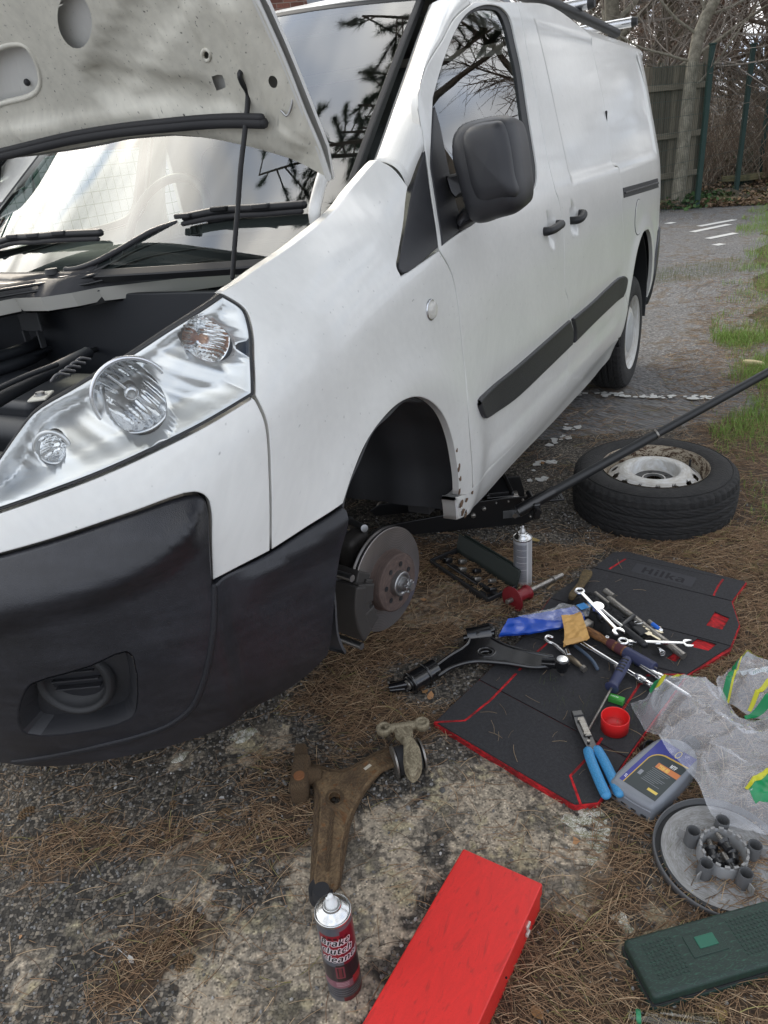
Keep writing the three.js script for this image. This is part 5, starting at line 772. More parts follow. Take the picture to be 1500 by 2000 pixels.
{
  const lab = canvasTex(1024, 1024, (x, w, h) => {
    x.fillStyle = '#5c5f66'; x.fillRect(0, 0, w, h); x.fillStyle = '#8f1d2b'; x.fillRect(w * 0.30, h * 0.10, w * 0.42, h * 0.34); x.fillStyle = '#74182a'; x.fillRect(w * 0.50, h * 0.06, w * 0.30, h * 0.86);
    x.fillStyle = '#3c3438'; x.fillRect(w * 0.22, h * 0.50, w * 0.5, h * 0.22); x.fillStyle = '#2c1d22'; x.fillRect(w * 0.42, h * 0.48, w * 0.30, h * 0.22); x.fillStyle = '#b0202c'; x.fillRect(w * 0.56, h * 0.68, w * 0.3, h * 0.09); x.fillStyle = '#8d5f6c'; x.fillRect(w * 0.22, h * 0.70, w * 0.34, h * 0.09);
    x.fillStyle = '#44464d'; x.fillRect(0, h * 0.80, w, h * 0.12); x.fillStyle = '#6a1a26'; x.fillRect(w * 0.45, h * 0.92, w * 0.5, h * 0.08);
    x.strokeStyle = '#9a9ca4'; x.lineWidth = 3; for (const q of [0.83, 0.86, 0.89]) { x.beginPath(); x.moveTo(0, h * q); x.lineTo(w, h * q); x.stroke(); }
    x.font = 'italic bold 104px sans-serif'; x.lineJoin = 'round'; ['Brake', 'clutch', 'cleaner'].forEach((s, i) => { x.strokeStyle = '#d9d4d6'; x.lineWidth = 16; x.strokeText(s, w * 0.30, h * (0.225 + 0.105 * i)); x.fillStyle = '#17151a'; x.fillText(s, w * 0.30, h * (0.225 + 0.105 * i)); });
    x.fillStyle = '#4a0f1a'; x.font = 'bold 34px sans-serif'; for (let k = 0; k < 5; k++) x.fillRect(w * (0.34 + k * 0.05), h * 0.125, w * 0.035, 26);
    x.fillStyle = '#6d2630'; x.fillRect(w * 0.44, h * 0.52, 30, 120); x.strokeStyle = '#7d3a44'; x.strokeRect(w * 0.42, h * 0.51, 70, 140); x.fillStyle = '#c9a9b0'; for (let k = 0; k < 3; k++) x.fillRect(w * 0.40, h * (0.72 + k * 0.018), w * 0.12, 6);
    for (let k = 0; k < 26; k++) x.fillRect(w * (0.83 + 0.008 * (k % 2)), h * (0.12 + k * 0.022), w * 0.12, 5);
  });
  const b = G(675, 1928, 0.003), g = can('brake_cleaner_can', 'brake and clutch cleaner spray can, red and grey, standing by the red steel box', b, 0.0345, 0.245, 0.012, { mat: phys([1, 1, 1], 0.34, { map: lab, metalness: 0.25, clearcoat: 0.2 }), noz: std([0.78, 0.79, 0.78], 0.35), turn: 3.45 });
  const lab2 = canvasTex(1024, 1024, (x, w, h) => {
    x.fillStyle = '#c4c5c8'; x.fillRect(0, 0, w, h); x.fillStyle = '#9b9da2'; x.fillRect(w * 0.30, h * 0.07, w * 0.30, h * 0.80); x.fillStyle = '#7b7d84'; for (let k = 0; k < 46; k++) { if (k % 9 === 8) continue; x.fillRect(w * 0.315, h * (0.09 + k * 0.0165), w * (0.2 + 0.06 * ((k * 7) % 5) / 5), 6); }
    x.fillStyle = '#f2f2f2'; for (const q of [0.18, 0.32, 0.45, 0.60]) x.fillRect(w * 0.42, h * q, w * 0.18, 7); for (let k = 0; k < 4; k++) { const cx = w * (0.33 + 0.075 * k), cy = h * 0.915; x.save(); x.translate(cx, cy); x.rotate(Math.PI / 4); x.fillStyle = '#f4f4f4'; x.fillRect(-20, -20, 40, 40); x.strokeStyle = '#a2202a'; x.lineWidth = 5; x.strokeRect(-20, -20, 40, 40); x.fillStyle = '#1d1d1f'; x.fillRect(-7, -9, 14, 18); x.restore(); }
    x.fillStyle = '#e2e3e5'; x.fillRect(w * 0.60, 0, w * 0.03, h); x.fillStyle = '#d7d8da'; x.fillRect(w * 0.70, 0, w * 0.2, h);
  });
  can('silver_spray_can', 'silver spray can with printed back label standing beside the trolley jack', G(1021, 1142, 0.003), 0.033, 0.205, 0, { mat: std([1, 1, 1], 0.36, { map: lab2, metalness: 0.45 }), noz: std([0.5, 0.5, 0.5], 0.3, { metalness: 0.7 }), turn: 2.75 });
}
// --- slide hammer
{
  const [g, L] = lay('slide_hammer', 'slide hammer with dark red flanged grip on a steel rod', 'tool', G(990, 1176, 0.045), G(1100, 1122, 0.030));
  add('rod', [tubeX(0.009, 0, L * 0.98), tubeX(0.014, L * 0.80, L, { r2: 0.004 })], T.dullSteel, g);
  add('sliding_weight', latheX([[0.024, 0.006], [0.024, 0.047], [0.030, 0.047], [0.034, 0.024], [0.040, 0.021], [0.092, 0.021], [0.096, 0.027], [0.104, 0.027], [0.104, 0.006]], { n: 40 }), phys([0.20, 0.012, 0.018], 0.45), g);
}
// --- open socket case
{
  const P = { a: G(893, 1085, 0.0), b: G(1010, 1160, 0.0) }, [g, L] = lay('open_socket_case', 'open black plastic socket case with its lid up, in the needles behind the slide hammer', 'tool case', P.a.setY(0.004), P.b.setY(0.004));
  const w = 0.13; add('case_tray', [box(L, 0.012, w, [L / 2, 0.006, w / 2]), box(L, 0.032, 0.008, [L / 2, 0.018, w]), box(0.008, 0.032, w, [0.004, 0.018, w / 2]), box(0.008, 0.032, w, [L - 0.004, 0.018, w / 2]), box(L * 0.96, 0.018, 0.018, [L / 2, 0.014, w * 0.62])], M.black, g);
  add('case_lid', [box(L, w * 0.62, 0.010, [L / 2, w * 0.31 + 0.01, -0.006], { rx: -0.28 }), bar([0.01, w * 0.58, -0.036], [L - 0.01, w * 0.58, -0.036], 0.008)], std([0.022, 0.030, 0.026], 0.45), g);
  for (let k = 0; k < 7; k++) { const x = 0.05 + k * (L - 0.09) / 6, r = 0.011 - 0.0006 * k; add('socket', xf(lathe([[r * 0.6, -0.016], [r, -0.015], [r, 0.012], [r * 0.9, 0.016], [r * 0.6, 0.016]], { n: 20 }), { rx: 1.2, p: [x, 0.03, w * (k % 2 ? 0.35 : 0.62)] }), k % 3 ? T.dullSteel : T.blackSteel, g); }
  add('ratchet_bar', tubeX(0.006, 0.08, L * 0.72, { y: 0.035, z: w * 0.8 }), T.blackSteel, g);
}
// --- folding foam mat
const MATH = 0.034;
{
  const h = MATH, px = pts => pts.map(([u, v]) => { const p = G(u, v, h); return [p.x, p.z]; });
  const outline = [[848, 1409], [935, 1327], [1024, 1241], [1073, 1168], [1110, 1140], [1159, 1109], [1197, 1078], [1226, 1077], [1458, 1136], [1430, 1173], [1445, 1220], [1426, 1268], [1341, 1318], [1257, 1434], [1225, 1480], [1169, 1566], [1122, 1571]];
  const full = px(outline), c = full.reduce((a, p) => [a[0] + p[0] / full.length, a[1] + p[1] / full.length], [0, 0]);
  const g = thing('foam_mat', V3(c[0], 0.006, c[1]), 0, 'black folding foam mat with red lower layer carrying the scattered tools', 'mat'), rel = a => a.map(p => [p[0] - c[0], p[1] - c[1]]);
  add('red_layer', extrude(offset(area2(rel(full)) > 0 ? rel(full) : rel(full).reverse(), 0.0015), 0.0235, { bevel: 0.001 }), T.redFoam, g);
  const cuts = { 3: [[[1378, 1222], [1396, 1194], [1426, 1207], [1411, 1231]], [[1078, 1176], [1098, 1158], [1112, 1160], [1106, 1176]]], 2: [[[1342, 1262], [1362, 1246], [1402, 1258], [1384, 1272]], [[1300, 1286], [1318, 1272], [1336, 1278], [1320, 1294]]], 4: [] };
  const panels = [[[848, 1409], [935, 1327], [1225, 1480], [1169, 1566], [1122, 1571]], [[935, 1327], [1024, 1241], [1341, 1318], [1257, 1434], [1225, 1480]], [[1024, 1241], [1073, 1168], [1428, 1262], [1341, 1318]], [[1073, 1168], [1110, 1140], [1159, 1109], [1430, 1174], [1445, 1220], [1428, 1262]], [[1159, 1109], [1197, 1078], [1226, 1077], [1458, 1136], [1430, 1174]]];
  const strips = [[[848, 1411], [908, 1408], [958, 1368], [1008, 1316]], [[1013, 1310], [1040, 1282], [1074, 1252]], [[1134, 1571], [1114, 1516], [1150, 1478], [1176, 1442]], [[1182, 1436], [1230, 1366], [1256, 1326]], [[1262, 1320], [1300, 1318], [1338, 1318]], [[1190, 1112], [1212, 1098], [1222, 1092]], [[1394, 1164], [1402, 1146], [1412, 1132]]];
  const grooves = strips.map(s => { const a = px(s).map(p => V3(p[0] - c[0], 0, p[1] - c[1])), L = [], R = [], w = 0.0035; a.forEach((p, i) => { const d = (a[i + 1] ?? p).clone().sub(a[i - 1] ?? p).normalize(), n = V3(-d.z, 0, d.x).multiplyScalar(w); L.push([p.x + n.x, p.z + n.z]); R.unshift([p.x - n.x, p.z - n.z]); }); return [...L, ...R]; });
  panels.forEach((p, i) => { let poly = px(p); if (area2(poly) < 0) poly.reverse(); poly = offset(poly, -0.0022); const holes = (cuts[i] ?? []).map(q => rel(px(q))); const q = extrude(rel(poly), 0.0072, { bevel: 0.0015, holes }); q.translate(0, 0.0218, 0); add('foam_panel', q, T.foam, g); });
  grooves.forEach(s => { const q = extrude(s, 0.003, { bevel: 0.0008 }); q.translate(0, 0.0268, 0); add('red_inlay', q, T.redFoam, g); });
  // maker's name pressed into the end panel
  const tx = canvasTex(1024, 320, (x, w, hh) => { x.fillStyle = '#37373b'; x.fillRect(0, 0, w, hh); x.fillStyle = '#16161a'; x.font = 'bold 270px sans-serif'; x.textAlign = 'center'; x.textBaseline = 'middle'; x.setTransform(1.12, 0, 0, 1, 0, 0); x.fillText('Hilka', w / 2 / 1.12, hh * 0.53); });
  const a = G(1240, 1108, h), b = G(1358, 1138, h), q = new THREE.PlaneGeometry(a.distanceTo(b), a.distanceTo(b) * 0.30); q.rotateX(-Math.PI / 2); q.rotateY(headingOf(a, b)); q.translate((a.x + b.x) / 2 - c[0] - 0.004, 0.0296, (a.z + b.z) / 2 - c[1]); add('maker_name', q, std([1, 1, 1], 0.8, { map: tx }), g);
  for (const [A, Z] of [[[1188, 1106], [1222, 1090]], [[1222, 1090], [1418, 1130]], [[1418, 1130], [1396, 1162]]]) { const s = G(...A, h), e = G(...Z, h); add('panel_groove', bar([s.x - c[0], 0.029, s.z - c[1]], [e.x - c[0], 0.029, e.z - c[1]], 0.0012, 0.0012, 6), M.black, g); }
}
const MT = MATH + 0.003;   // top of the mat
// --- new suspension arm, glossy black
function plateFrom(px, h, t, c, holes = []) { const poly = smoothPts(px.map(([u, v, k]) => { const p = G(u, v, h); return [p.x - c.x, p.z - c.z, k]; }), 4), hs = holes.map(hh => hh.map(([u, v]) => { const p = G(u, v, h); return [p.x - c.x, p.z - c.z]; })); return extrude(poly, t, { bevel: Math.min(0.006, t * 0.4), holes: hs, bseg: 3 }); }
const pxEll = (u, v, a, b, n = 20) => Array.from({ length: n }, (_, i) => [u + a * Math.cos(i / n * 6.2832), v + b * Math.sin(i / n * 6.2832)]);
{
  const c = G(940, 1290, 0), g = thing('suspension_arm', c, 0, 'new glossy black suspension arm lying partly on the foam mat', 'car part'), P = (u, v, h) => G(u, v, h).sub(c);
  const gl = phys([0.008, 0.008, 0.009], 0.20, { clearcoat: 0.7, clearcoatRoughness: 0.12 });
  const web = plateFrom([[848, 1303], [880, 1280], [908, 1262], [918, 1240], [930, 1228], [948, 1232], [962, 1248], [990, 1262], [1040, 1276], [1076, 1284], [1078, 1302], [1040, 1302], [980, 1294], [920, 1292], [880, 1304], [856, 1318]], 0.06, 0.014, c, [pxEll(950, 1274, 15, 8)]); web.translate(0, 0.048, 0);
  const arm = add('arm_pressing', web, gl, g);
  const rim = pts => tube(pts.map(([u, v]) => P(u, v, 0.058)), 0.0075, { n: 10, seg: 40 });
  add('pressed_rim', rim([[850, 1302], [882, 1279], [910, 1261], [920, 1240]]), gl, arm); add('pressed_rim', rim([[858, 1318], [885, 1302], [925, 1292], [985, 1295], [1045, 1303], [1080, 1300]]), gl, arm); add('pressed_rim', rim([[962, 1249], [992, 1263], [1042, 1276], [1078, 1283]]), gl, arm);
  add('hole_collar', tube(pxEll(950, 1274, 17, 9).map(([u, v]) => P(u, v, 0.06)), 0.004, { closed: true, n: 8, seg: 50 }), gl, arm);
  { const a = P(800, 1336, 0.045), b = P(850, 1306, 0.05); const [bx] = [bar(a, b, 0.034, 0.032, 36)]; const bu = add('rear_bush', bx, gl, g); const d = b.clone().sub(a).normalize(); const e = P(812, 1334, 0.05); const toCam = EYE.clone().sub(G(815, 1328, 0.05)).normalize(); const mk = (r, t, off) => { const q = new THREE.TorusGeometry(r, t, 10, 36); q.applyQuaternion(new THREE.Quaternion().setFromUnitVectors(V3(0, 0, 1), d)); const p = a.clone().addScaledVector(d, off); q.translate(p.x, p.y, p.z); return q; }; add('bush_ring', [mk(0.033, 0.004, 0.004), mk(0.034, 0.004, 0.06), mk(0.022, 0.003, -0.002)], gl, bu); add('bush_sleeve', [mk(0.012, 0.0035, -0.006), bar(a.clone().addScaledVector(d, -0.008), b, 0.0125)], T.dullSteel, bu); add('bush_bracket', [bar(P(760, 1342, 0.03), P(800, 1334, 0.04), 0.010, 0.016, 14), box(0.05, 0.012, 0.045, P(776, 1340, 0.028).toArray(), { r: 0.005 })], gl, bu); }
  { const a = P(908, 1248, 0.05), b = P(950, 1240, 0.055); add('front_bush', [bar(P(912, 1246, 0.045), P(958, 1238, 0.05), 0.032, 0.032, 32), box(0.07, 0.05, 0.045, P(944, 1238, 0.05).toArray(), { r: 0.008, ry: 0.3 }), bar(P(905, 1247, 0.05), P(964, 1237, 0.055), 0.011)], gl, g); }
  { const t = P(1098, 1292, 0.085); const bj = add('ball_joint', [lathe([[0, 0.010], [0.018, 0.010], [0.021, 0.006], [0.022, -0.012], [0.020, -0.016], [0.017, -0.03], [0.012, -0.036], [0.008, -0.037]], { n: 32, p: t.toArray() }), bar(P(1060, 1294, 0.062), P(1094, 1296, 0.072), 0.014, 0.018, 16)], gl, g); add('joint_cap', lathe([[0, 0.0115], [0.014, 0.0115], [0.0165, 0.010]], { n: 28, p: t.toArray() }), T.chrome, bj); add('joint_stud', [cyl(0.007, 0.0055, 0.018, [t.x, t.y - 0.044, t.z], { n: 16 }), xf(new THREE.TorusGeometry(0.0165, 0.002, 8, 28), { rx: Math.PI / 2, p: [t.x, t.y - 0.02, t.z] })], T.dullSteel, bj); }
}
// --- old suspension arm, rusty
{
  const c = G(680, 1570, 0), g = thing('suspension_arm', c, 0, 'old rusty brown suspension arm lying on bare ground in front of the mat', 'car part'), P = (u, v, h) => G(u, v, h).sub(c);
  const rust = std([1, 1, 1], 0.85, { map: dataTex(1024, 1024, (u, v) => { const a = tn(u, v, 9, 4.9), b = tn(u, v, 60, 1.9, 4), d = tn(u, v, 22, 6.9, 3), k = clamp(0.5 + a * 0.8 + b * 0.7), o = sstep(0.12, 0.35, d); return [mix(mix(0.26, 0.52, k), 0.47, o * 0.5), mix(mix(0.20, 0.43, k), 0.28, o * 0.5), mix(mix(0.14, 0.31, k), 0.13, o * 0.5)]; }, true, [3.5, 3.5]), bumpMap: speckTex(61, [1, 1, 1], [0, 0, 0], 1.2, [9, 9], 60), bumpScale: 0.0015 });
  const cast = std([1, 1, 1], 0.7, { metalness: 0.25, map: speckTex(62, [0.68, 0.64, 0.54], [0.40, 0.36, 0.29], 0.9, [9, 9], 24) });
  const hole = pxEll(654, 1559, 16, 15);
  const web = plateFrom([[607, 1497], [622, 1500], [645, 1505], [668, 1507], [700, 1493], [735, 1473], [766, 1465], [772, 1490], [748, 1502], [722, 1527], [700, 1560], [680, 1604], [668, 1660], [658, 1730], [640, 1742], [614, 1732], [618, 1660], [622, 1600], [624, 1556], [614, 1525]], 0.045, 0.016, c, [hole]); web.translate(0, 0.030, 0);
  const arm = add('arm_pressing', web, rust, g);
  add('pressed_rim', tube([[768, 1486], [745, 1500], [720, 1527], [698, 1560], [678, 1606], [668, 1660], [656, 1728]].map(([u, v]) => P(u, v, 0.034)), 0.011, { n: 10, seg: 50 }), rust, arm); add('pressed_rim', tube([[612, 1500], [621, 1550], [620, 1610], [617, 1670], [614, 1730]].map(([u, v]) => P(u, v, 0.034)), 0.011, { n: 10, seg: 50 }), rust, arm); add('pressed_rim', tube([[618, 1500], [668, 1509], [702, 1494], [736, 1474], [764, 1466]].map(([u, v]) => P(u, v, 0.036)), 0.009, { n: 10, seg: 50 }), rust, arm);
  add('hole_collar', tube(hole.map(([u, v]) => P(u, v, 0.0455)), 0.003, { closed: true, seg: 50, n: 8 }), rust, arm); add('stiffening_rib', tube([[650, 1590], [645, 1640], [640, 1700]].map(([u, v]) => P(u, v, 0.043)), 0.007, { n: 8 }), rust, arm);
  add('part_label', xf(new THREE.PlaneGeometry(0.022, 0.009), { rx: -Math.PI / 2, ry: 0.7, p: P(718, 1498, 0.0475).toArray() }), std([0.55, 0.5, 0.4], 0.8), arm);
  // left bush housing standing on edge
  { const b = add('front_bush', [box(0.045, 0.07, 0.12, P(588, 1520, 0.045).toArray(), { r: 0.014, ry: -0.05, seg: 3 }), box(0.034, 0.05, 0.07, P(588, 1480, 0.04).toArray(), { r: 0.012, seg: 3 }), bar(P(600, 1515, 0.05), P(625, 1512, 0.045), 0.024, 0.02, 16)], rust, g); const p = P(584, 1515, 0.082); add('bush_bolt', [cyl(0.014, 0.014, 0.006, p.toArray(), { n: 24 }), cyl(0.008, 0.008, 0.010, p.toArray(), { n: 6 })], std([0.22, 0.09, 0.035], 0.8), b); }
  // right bush with cast bracket and two eyes
  { const a = P(772, 1488, 0.05), b = P(822, 1474, 0.05); const d = b.clone().sub(a).normalize(), at = t => a.clone().addScaledVector(d, t), disc = (t, r) => bar(at(t), at(t + 0.005), r, r, 32); const L = a.distanceTo(b); const bu = add('rear_bush', bar(at(0.004), at(L - 0.004), 0.037, 0.037, 32), M.rubber, g); add('bush_washer', disc(-0.004, 0.042), T.dullSteel, bu); add('bush_washer', disc(L, 0.042), T.dullSteel, bu);
    const br = plateFrom([[772, 1432], [770, 1412], [782, 1418], [800, 1408], [806, 1428], [808, 1442], [820, 1462], [822, 1500], [806, 1518], [790, 1500], [786, 1446]], 0.09, 0.030, c); br.translate(0, 0.066, 0); const bk = add('bush_bracket', [br, bar(P(752, 1424, 0.088), P(832, 1413, 0.088), 0.012, 0.012, 16)], cast, g);
    for (const [u, v] of [[750, 1424], [824, 1414]]) { const p = P(u, v, 0.09); add('bracket_eye', lathe([[0.010, -0.010], [0.020, -0.009], [0.021, 0.006], [0.018, 0.010], [0.010, 0.010], [0.0095, -0.01]], { n: 28, p: p.toArray() }), cast, bk); } }
  add('ball_joint', [cyl(0.028, 0.030, 0.03, P(628, 1742, 0.03).toArray(), { n: 28 }), cyl(0.018, 0.022, 0.02, P(628, 1742, 0.052).toArray(), { n: 28 })], M.rubber, g);
}
// --- spanners, bars and other hand tools in the heap
function spanner(g, L, mat, big) {   // combination spanner: open jaw at x = L, ring at x = 0
  const k = big, s = new THREE.Shape(), J = 0.0165 * k, w = 0.0055 * k; const pts = []; pts.push([0.012 * k, w], [L - 0.03 * k, w * 0.85]);
  for (const [a, r] of [[2.3, 1], [1.8, 1.02], [1.3, 1.0], [0.85, 0.95], [0.55, 0.9]]) pts.push([L - 0.016 * k + J * r * Math.cos(a), J * r * Math.sin(a)]); pts.push([L - 0.010 * k, 0.007 * k], [L - 0.022 * k, 0.0055 * k], [L - 0.024 * k, -0.003 * k], [L - 0.012 * k, -0.009 * k]);
  for (const [a, r] of [[-0.75, 1.05], [-1.2, 1.0], [-1.8, 1.0], [-2.3, 1]]) pts.push([L - 0.016 * k + J * r * Math.cos(a), J * r * Math.sin(a)]); pts.push([L - 0.03 * k, -w * 0.85], [0.012 * k, -w]);
  add('spanner_shaft', extrude(pts, 0.006 * k, { bevel: 0.0015 }), mat, g); add('ring_end', xf(new THREE.TorusGeometry(0.0115 * k, 0.0042 * k, 10, 32), { rx: Math.PI / 2, s: undefined, p: [0, 0.003 * k, 0] }), mat, g);
}
{
  let [g, L] = lay('spanner', 'chrome combination spanner lying on black cloth, jaw toward the keys', 'spanner', G(1132, 1156, MT + 0.070), G(1214, 1242, MT + 0.064)); spanner(g, L, T.chrome, 1.15);
  [g, L] = lay('spanner', 'chrome ring spanner with its open jaw over a red cut-out of the mat', 'spanner', G(1217, 1254, MT + 0.030), G(1356, 1259, MT + 0.018)); spanner(g, L, T.chrome, 1.15);
  // breaker tube
  [g, L] = lay('wheel_brace', 'dull grey steel wheel brace tube lying across the mat', 'tool', G(1192, 1172, MT + 0.028), G(1336, 1282, MT + 0.013)); add('brace_tube', [tubeX(0.0115, 0, L), latheX([[-0.012, 0.010], [0, 0.0125], [0.02, 0.0125]])], T.dullSteel, g); add('brace_head', [tubeX(0.011, -0.045, -0.004, { z: -0.016, y: 0.004 }), tubeX(0.008, -0.06, 0.01, { z: 0.014, y: -0.004 })], T.dullSteel, g);
  // club with taped wooden handle
  [g, L] = lay('hammer', 'old hammer, wooden handle bound with maroon tape and a dark blue sleeve', 'hammer', G(1142, 1228, MT + 0.022), G(1278, 1306, MT + 0.017));
  add('wooden_handle', latheX([[0, 0], [0.002, 0.012], [0.05, 0.014], [0.07, 0.011], [0.09, 0.012], [0.12, 0.0165], [L * 0.72, 0.017]], { n: 24 }), T.wood, g); add('tape_binding', latheX([[0.092, 0.0125], [0.10, 0.0152], [0.145, 0.0176], [0.15, 0.0172]], { n: 24 }), std([0.085, 0.022, 0.03], 0.7), g); add('blue_sleeve', latheX([[L * 0.60, 0.0172], [L * 0.61, 0.0185], [L * 0.985, 0.0190], [L, 0.017], [L, 0.0]], { n: 24 }), T.navy, g); add('sleeve_pin', tubeX(0.002, L, L + 0.008, { y: 0.006 }), T.dullSteel, g);
  add('hammer_head', box(0.028, 0.03, 0.075, [-0.006, 0.0, 0.0], { r: 0.006 }), T.dullSteel, g);
  // screwdriver
  [g, L] = lay('screwdriver', 'screwdriver with slotted navy blue handle pointing at the pliers', 'screwdriver', G(1226, 1286, MT + 0.050), G(1146, 1432, MT + 0.006));
  const hL = L * 0.42; add('screwdriver_handle', latheX([[0, 0.0], [0.0, 0.010], [0.008, 0.0145], [0.03, 0.016], [hL - 0.02, 0.0145], [hL - 0.012, 0.0155], [hL - 0.004, 0.020], [hL, 0.019], [hL, 0.0]], { n: 28 }), T.navy, g);
  for (let k = 0; k < 5; k++) add('grip_slot', box(0.006, 0.006, 0.020, [0.018 + k * 0.012, 0.0135, 0], { r: 0.0025 }), M.black, g); add('blade', [tubeX(0.0034, hL, L - 0.012), box(0.014, 0.0025, 0.008, [L - 0.006, 0, 0], { r: 0.001 })], T.dullSteel, g);
  // ratchet extension with knuckle joint
  [g, L] = lay('extension_bar', 'long chrome extension bar ending in a knuckle joint', 'tool', G(1136, 1256, MT + 0.014), G(1244, 1322, MT + 0.012)); add('bar_shaft', [tubeX(0.0072, 0, L), latheX([[L - 0.006, 0.0085], [L + 0.006, 0.012], [L + 0.018, 0.012], [L + 0.018, 0.004]])], T.chrome, g); add('knuckle_joint', [tubeX(0.0125, L + 0.014, L + 0.030), box(0.016, 0.018, 0.010, [L + 0.038, 0, 0], { r: 0.003 }), box(0.016, 0.010, 0.018, [L + 0.046, 0, 0], { r: 0.003 })], T.chrome, g); add('socket_end', latheX([[L + 0.048, 0.006], [L + 0.050, 0.0115], [L + 0.070, 0.0115], [L + 0.071, 0.007]]), T.chrome, g);
  [g, L] = lay('socket_extension', 'short chrome extension with a deep socket, its tip under the bag', 'tool', G(1253, 1300, MT + 0.014), G(1334, 1352, MT + 0.010)); add('deep_socket', latheX([[0, 0.007], [0.001, 0.0108], [0.055, 0.0108], [0.058, 0.0138], [0.082, 0.0138], [0.084, 0.006]]), T.chrome, g); add('extension_shaft', tubeX(0.0062, 0.08, L + 0.02), T.chrome, g);
  // hooked tool with screw end and pliers
  [g, L] = lay('hook_wrench', 'chrome C-hook wrench with a brass-coloured ferrule on the mat', 'tool', G(1066, 1246, MT + 0.010), G(1140, 1306, MT + 0.010)); add('hook', [tube([[0.012, 0.003, -0.016], [0.0, 0.004, -0.008], [0.004, 0.004, 0.006], [0.024, 0.004, 0.010], [0.040, 0.003, 0.002], [0.06, 0.003, 0.0]], 0.0052, { n: 10 }), tubeX(0.0065, 0.05, L * 0.66)], T.chrome, g); add('ferrule', latheX([[L * 0.60, 0.007], [L * 0.66, 0.0092], [L * 0.86, 0.0085], [L * 0.88, 0.006], [L * 0.95, 0.006]]), std([0.38, 0.32, 0.24], 0.4, { metalness: 0.8 }), g); add('screw_nut', xf(cyl(0.0105, 0.0105, 0.012, [0, 0, 0], { n: 6 }), { rz: Math.PI / 2, p: [L, 0, 0] }), T.dullSteel, g);
  [g, L] = lay('pliers', 'small pliers with thin slate blue handle beside the hook wrench', 'pliers', G(1116, 1256, MT + 0.010), G(1168, 1306, MT + 0.008)); add('plier_handle', tube([[0, 0, 0], [L * 0.4, 0.001, -0.006], [L * 0.75, 0.001, -0.006], [L, 0, 0.002]], 0.0055, { n: 10 }), std([0.07, 0.10, 0.15], 0.5), g); add('plier_jaw', [box(0.05, 0.010, 0.016, [-0.02, 0, 0.002], { r: 0.004 }), cyl(0.012, 0.012, 0.012, [0.005, 0, 0.002])], T.blackSteel, g);
  // T handle, keys, fob, pen
  [g, L] = lay('t_bar', 'short black T-bar driver with bright tip beside the car keys', 'tool', G(1238, 1202, MT + 0.035), G(1207, 1228, MT + 0.030)); add('driver_body', tubeX(0.0075, 0, L), T.blackSteel, g); add('driver_tip', tubeX(0.0068, L, L + 0.010), T.chrome, g);
  const kc = G(1248, 1232, MT + 0.020); g = thing('car_keys', kc, 0.3, 'bunch of car keys with a black remote fob in the middle of the tools', 'keys');
  add('key_fob', box(0.036, 0.014, 0.046, [0, 0.004, 0.004], { r: 0.007, seg: 4 }), M.black, g); add('key_ring', xf(new THREE.TorusGeometry(0.014, 0.0014, 8, 32), { rx: 1.2, p: [0.014, 0.012, -0.024] }), T.chrome, g);
  for (const [x, z, t] of [[0.012, 0.032, -0.25], [0.028, 0.012, -0.6], [0.03, -0.004, -0.9]]) { const k = xf(extrude([[-0.009, -0.010], [0.009, -0.010], [0.010, 0.004], [0.004, 0.010], [0.004, 0.040], [0.0, 0.045], [-0.0045, 0.040], [-0.0035, 0.010], [-0.010, 0.004]], 0.0022, { bevel: 0.0004 }), { ry: -t, p: [x, 0.006, z] }); add('key_blade', k, std([0.55, 0.50, 0.38], 0.35, { metalness: 0.9 }), g); }
  [g, L] = lay('penlight', 'tiny bright blue penlight on the key bunch', 'torch', G(1266, 1212, MT + 0.035), G(1293, 1233, MT + 0.025)); add('penlight_body', latheX([[0, 0.004], [0.002, 0.0062], [0.016, 0.0062]]), T.dullSteel, g); add('penlight_sleeve', latheX([[0.016, 0.0066], [L - 0.010, 0.0066], [L - 0.010, 0.005]]), std([0.02, 0.14, 0.62], 0.35), g); add('penlight_cap', latheX([[L - 0.010, 0.0062], [L, 0.0062], [L + 0.002, 0.0]]), T.chrome, g);
}
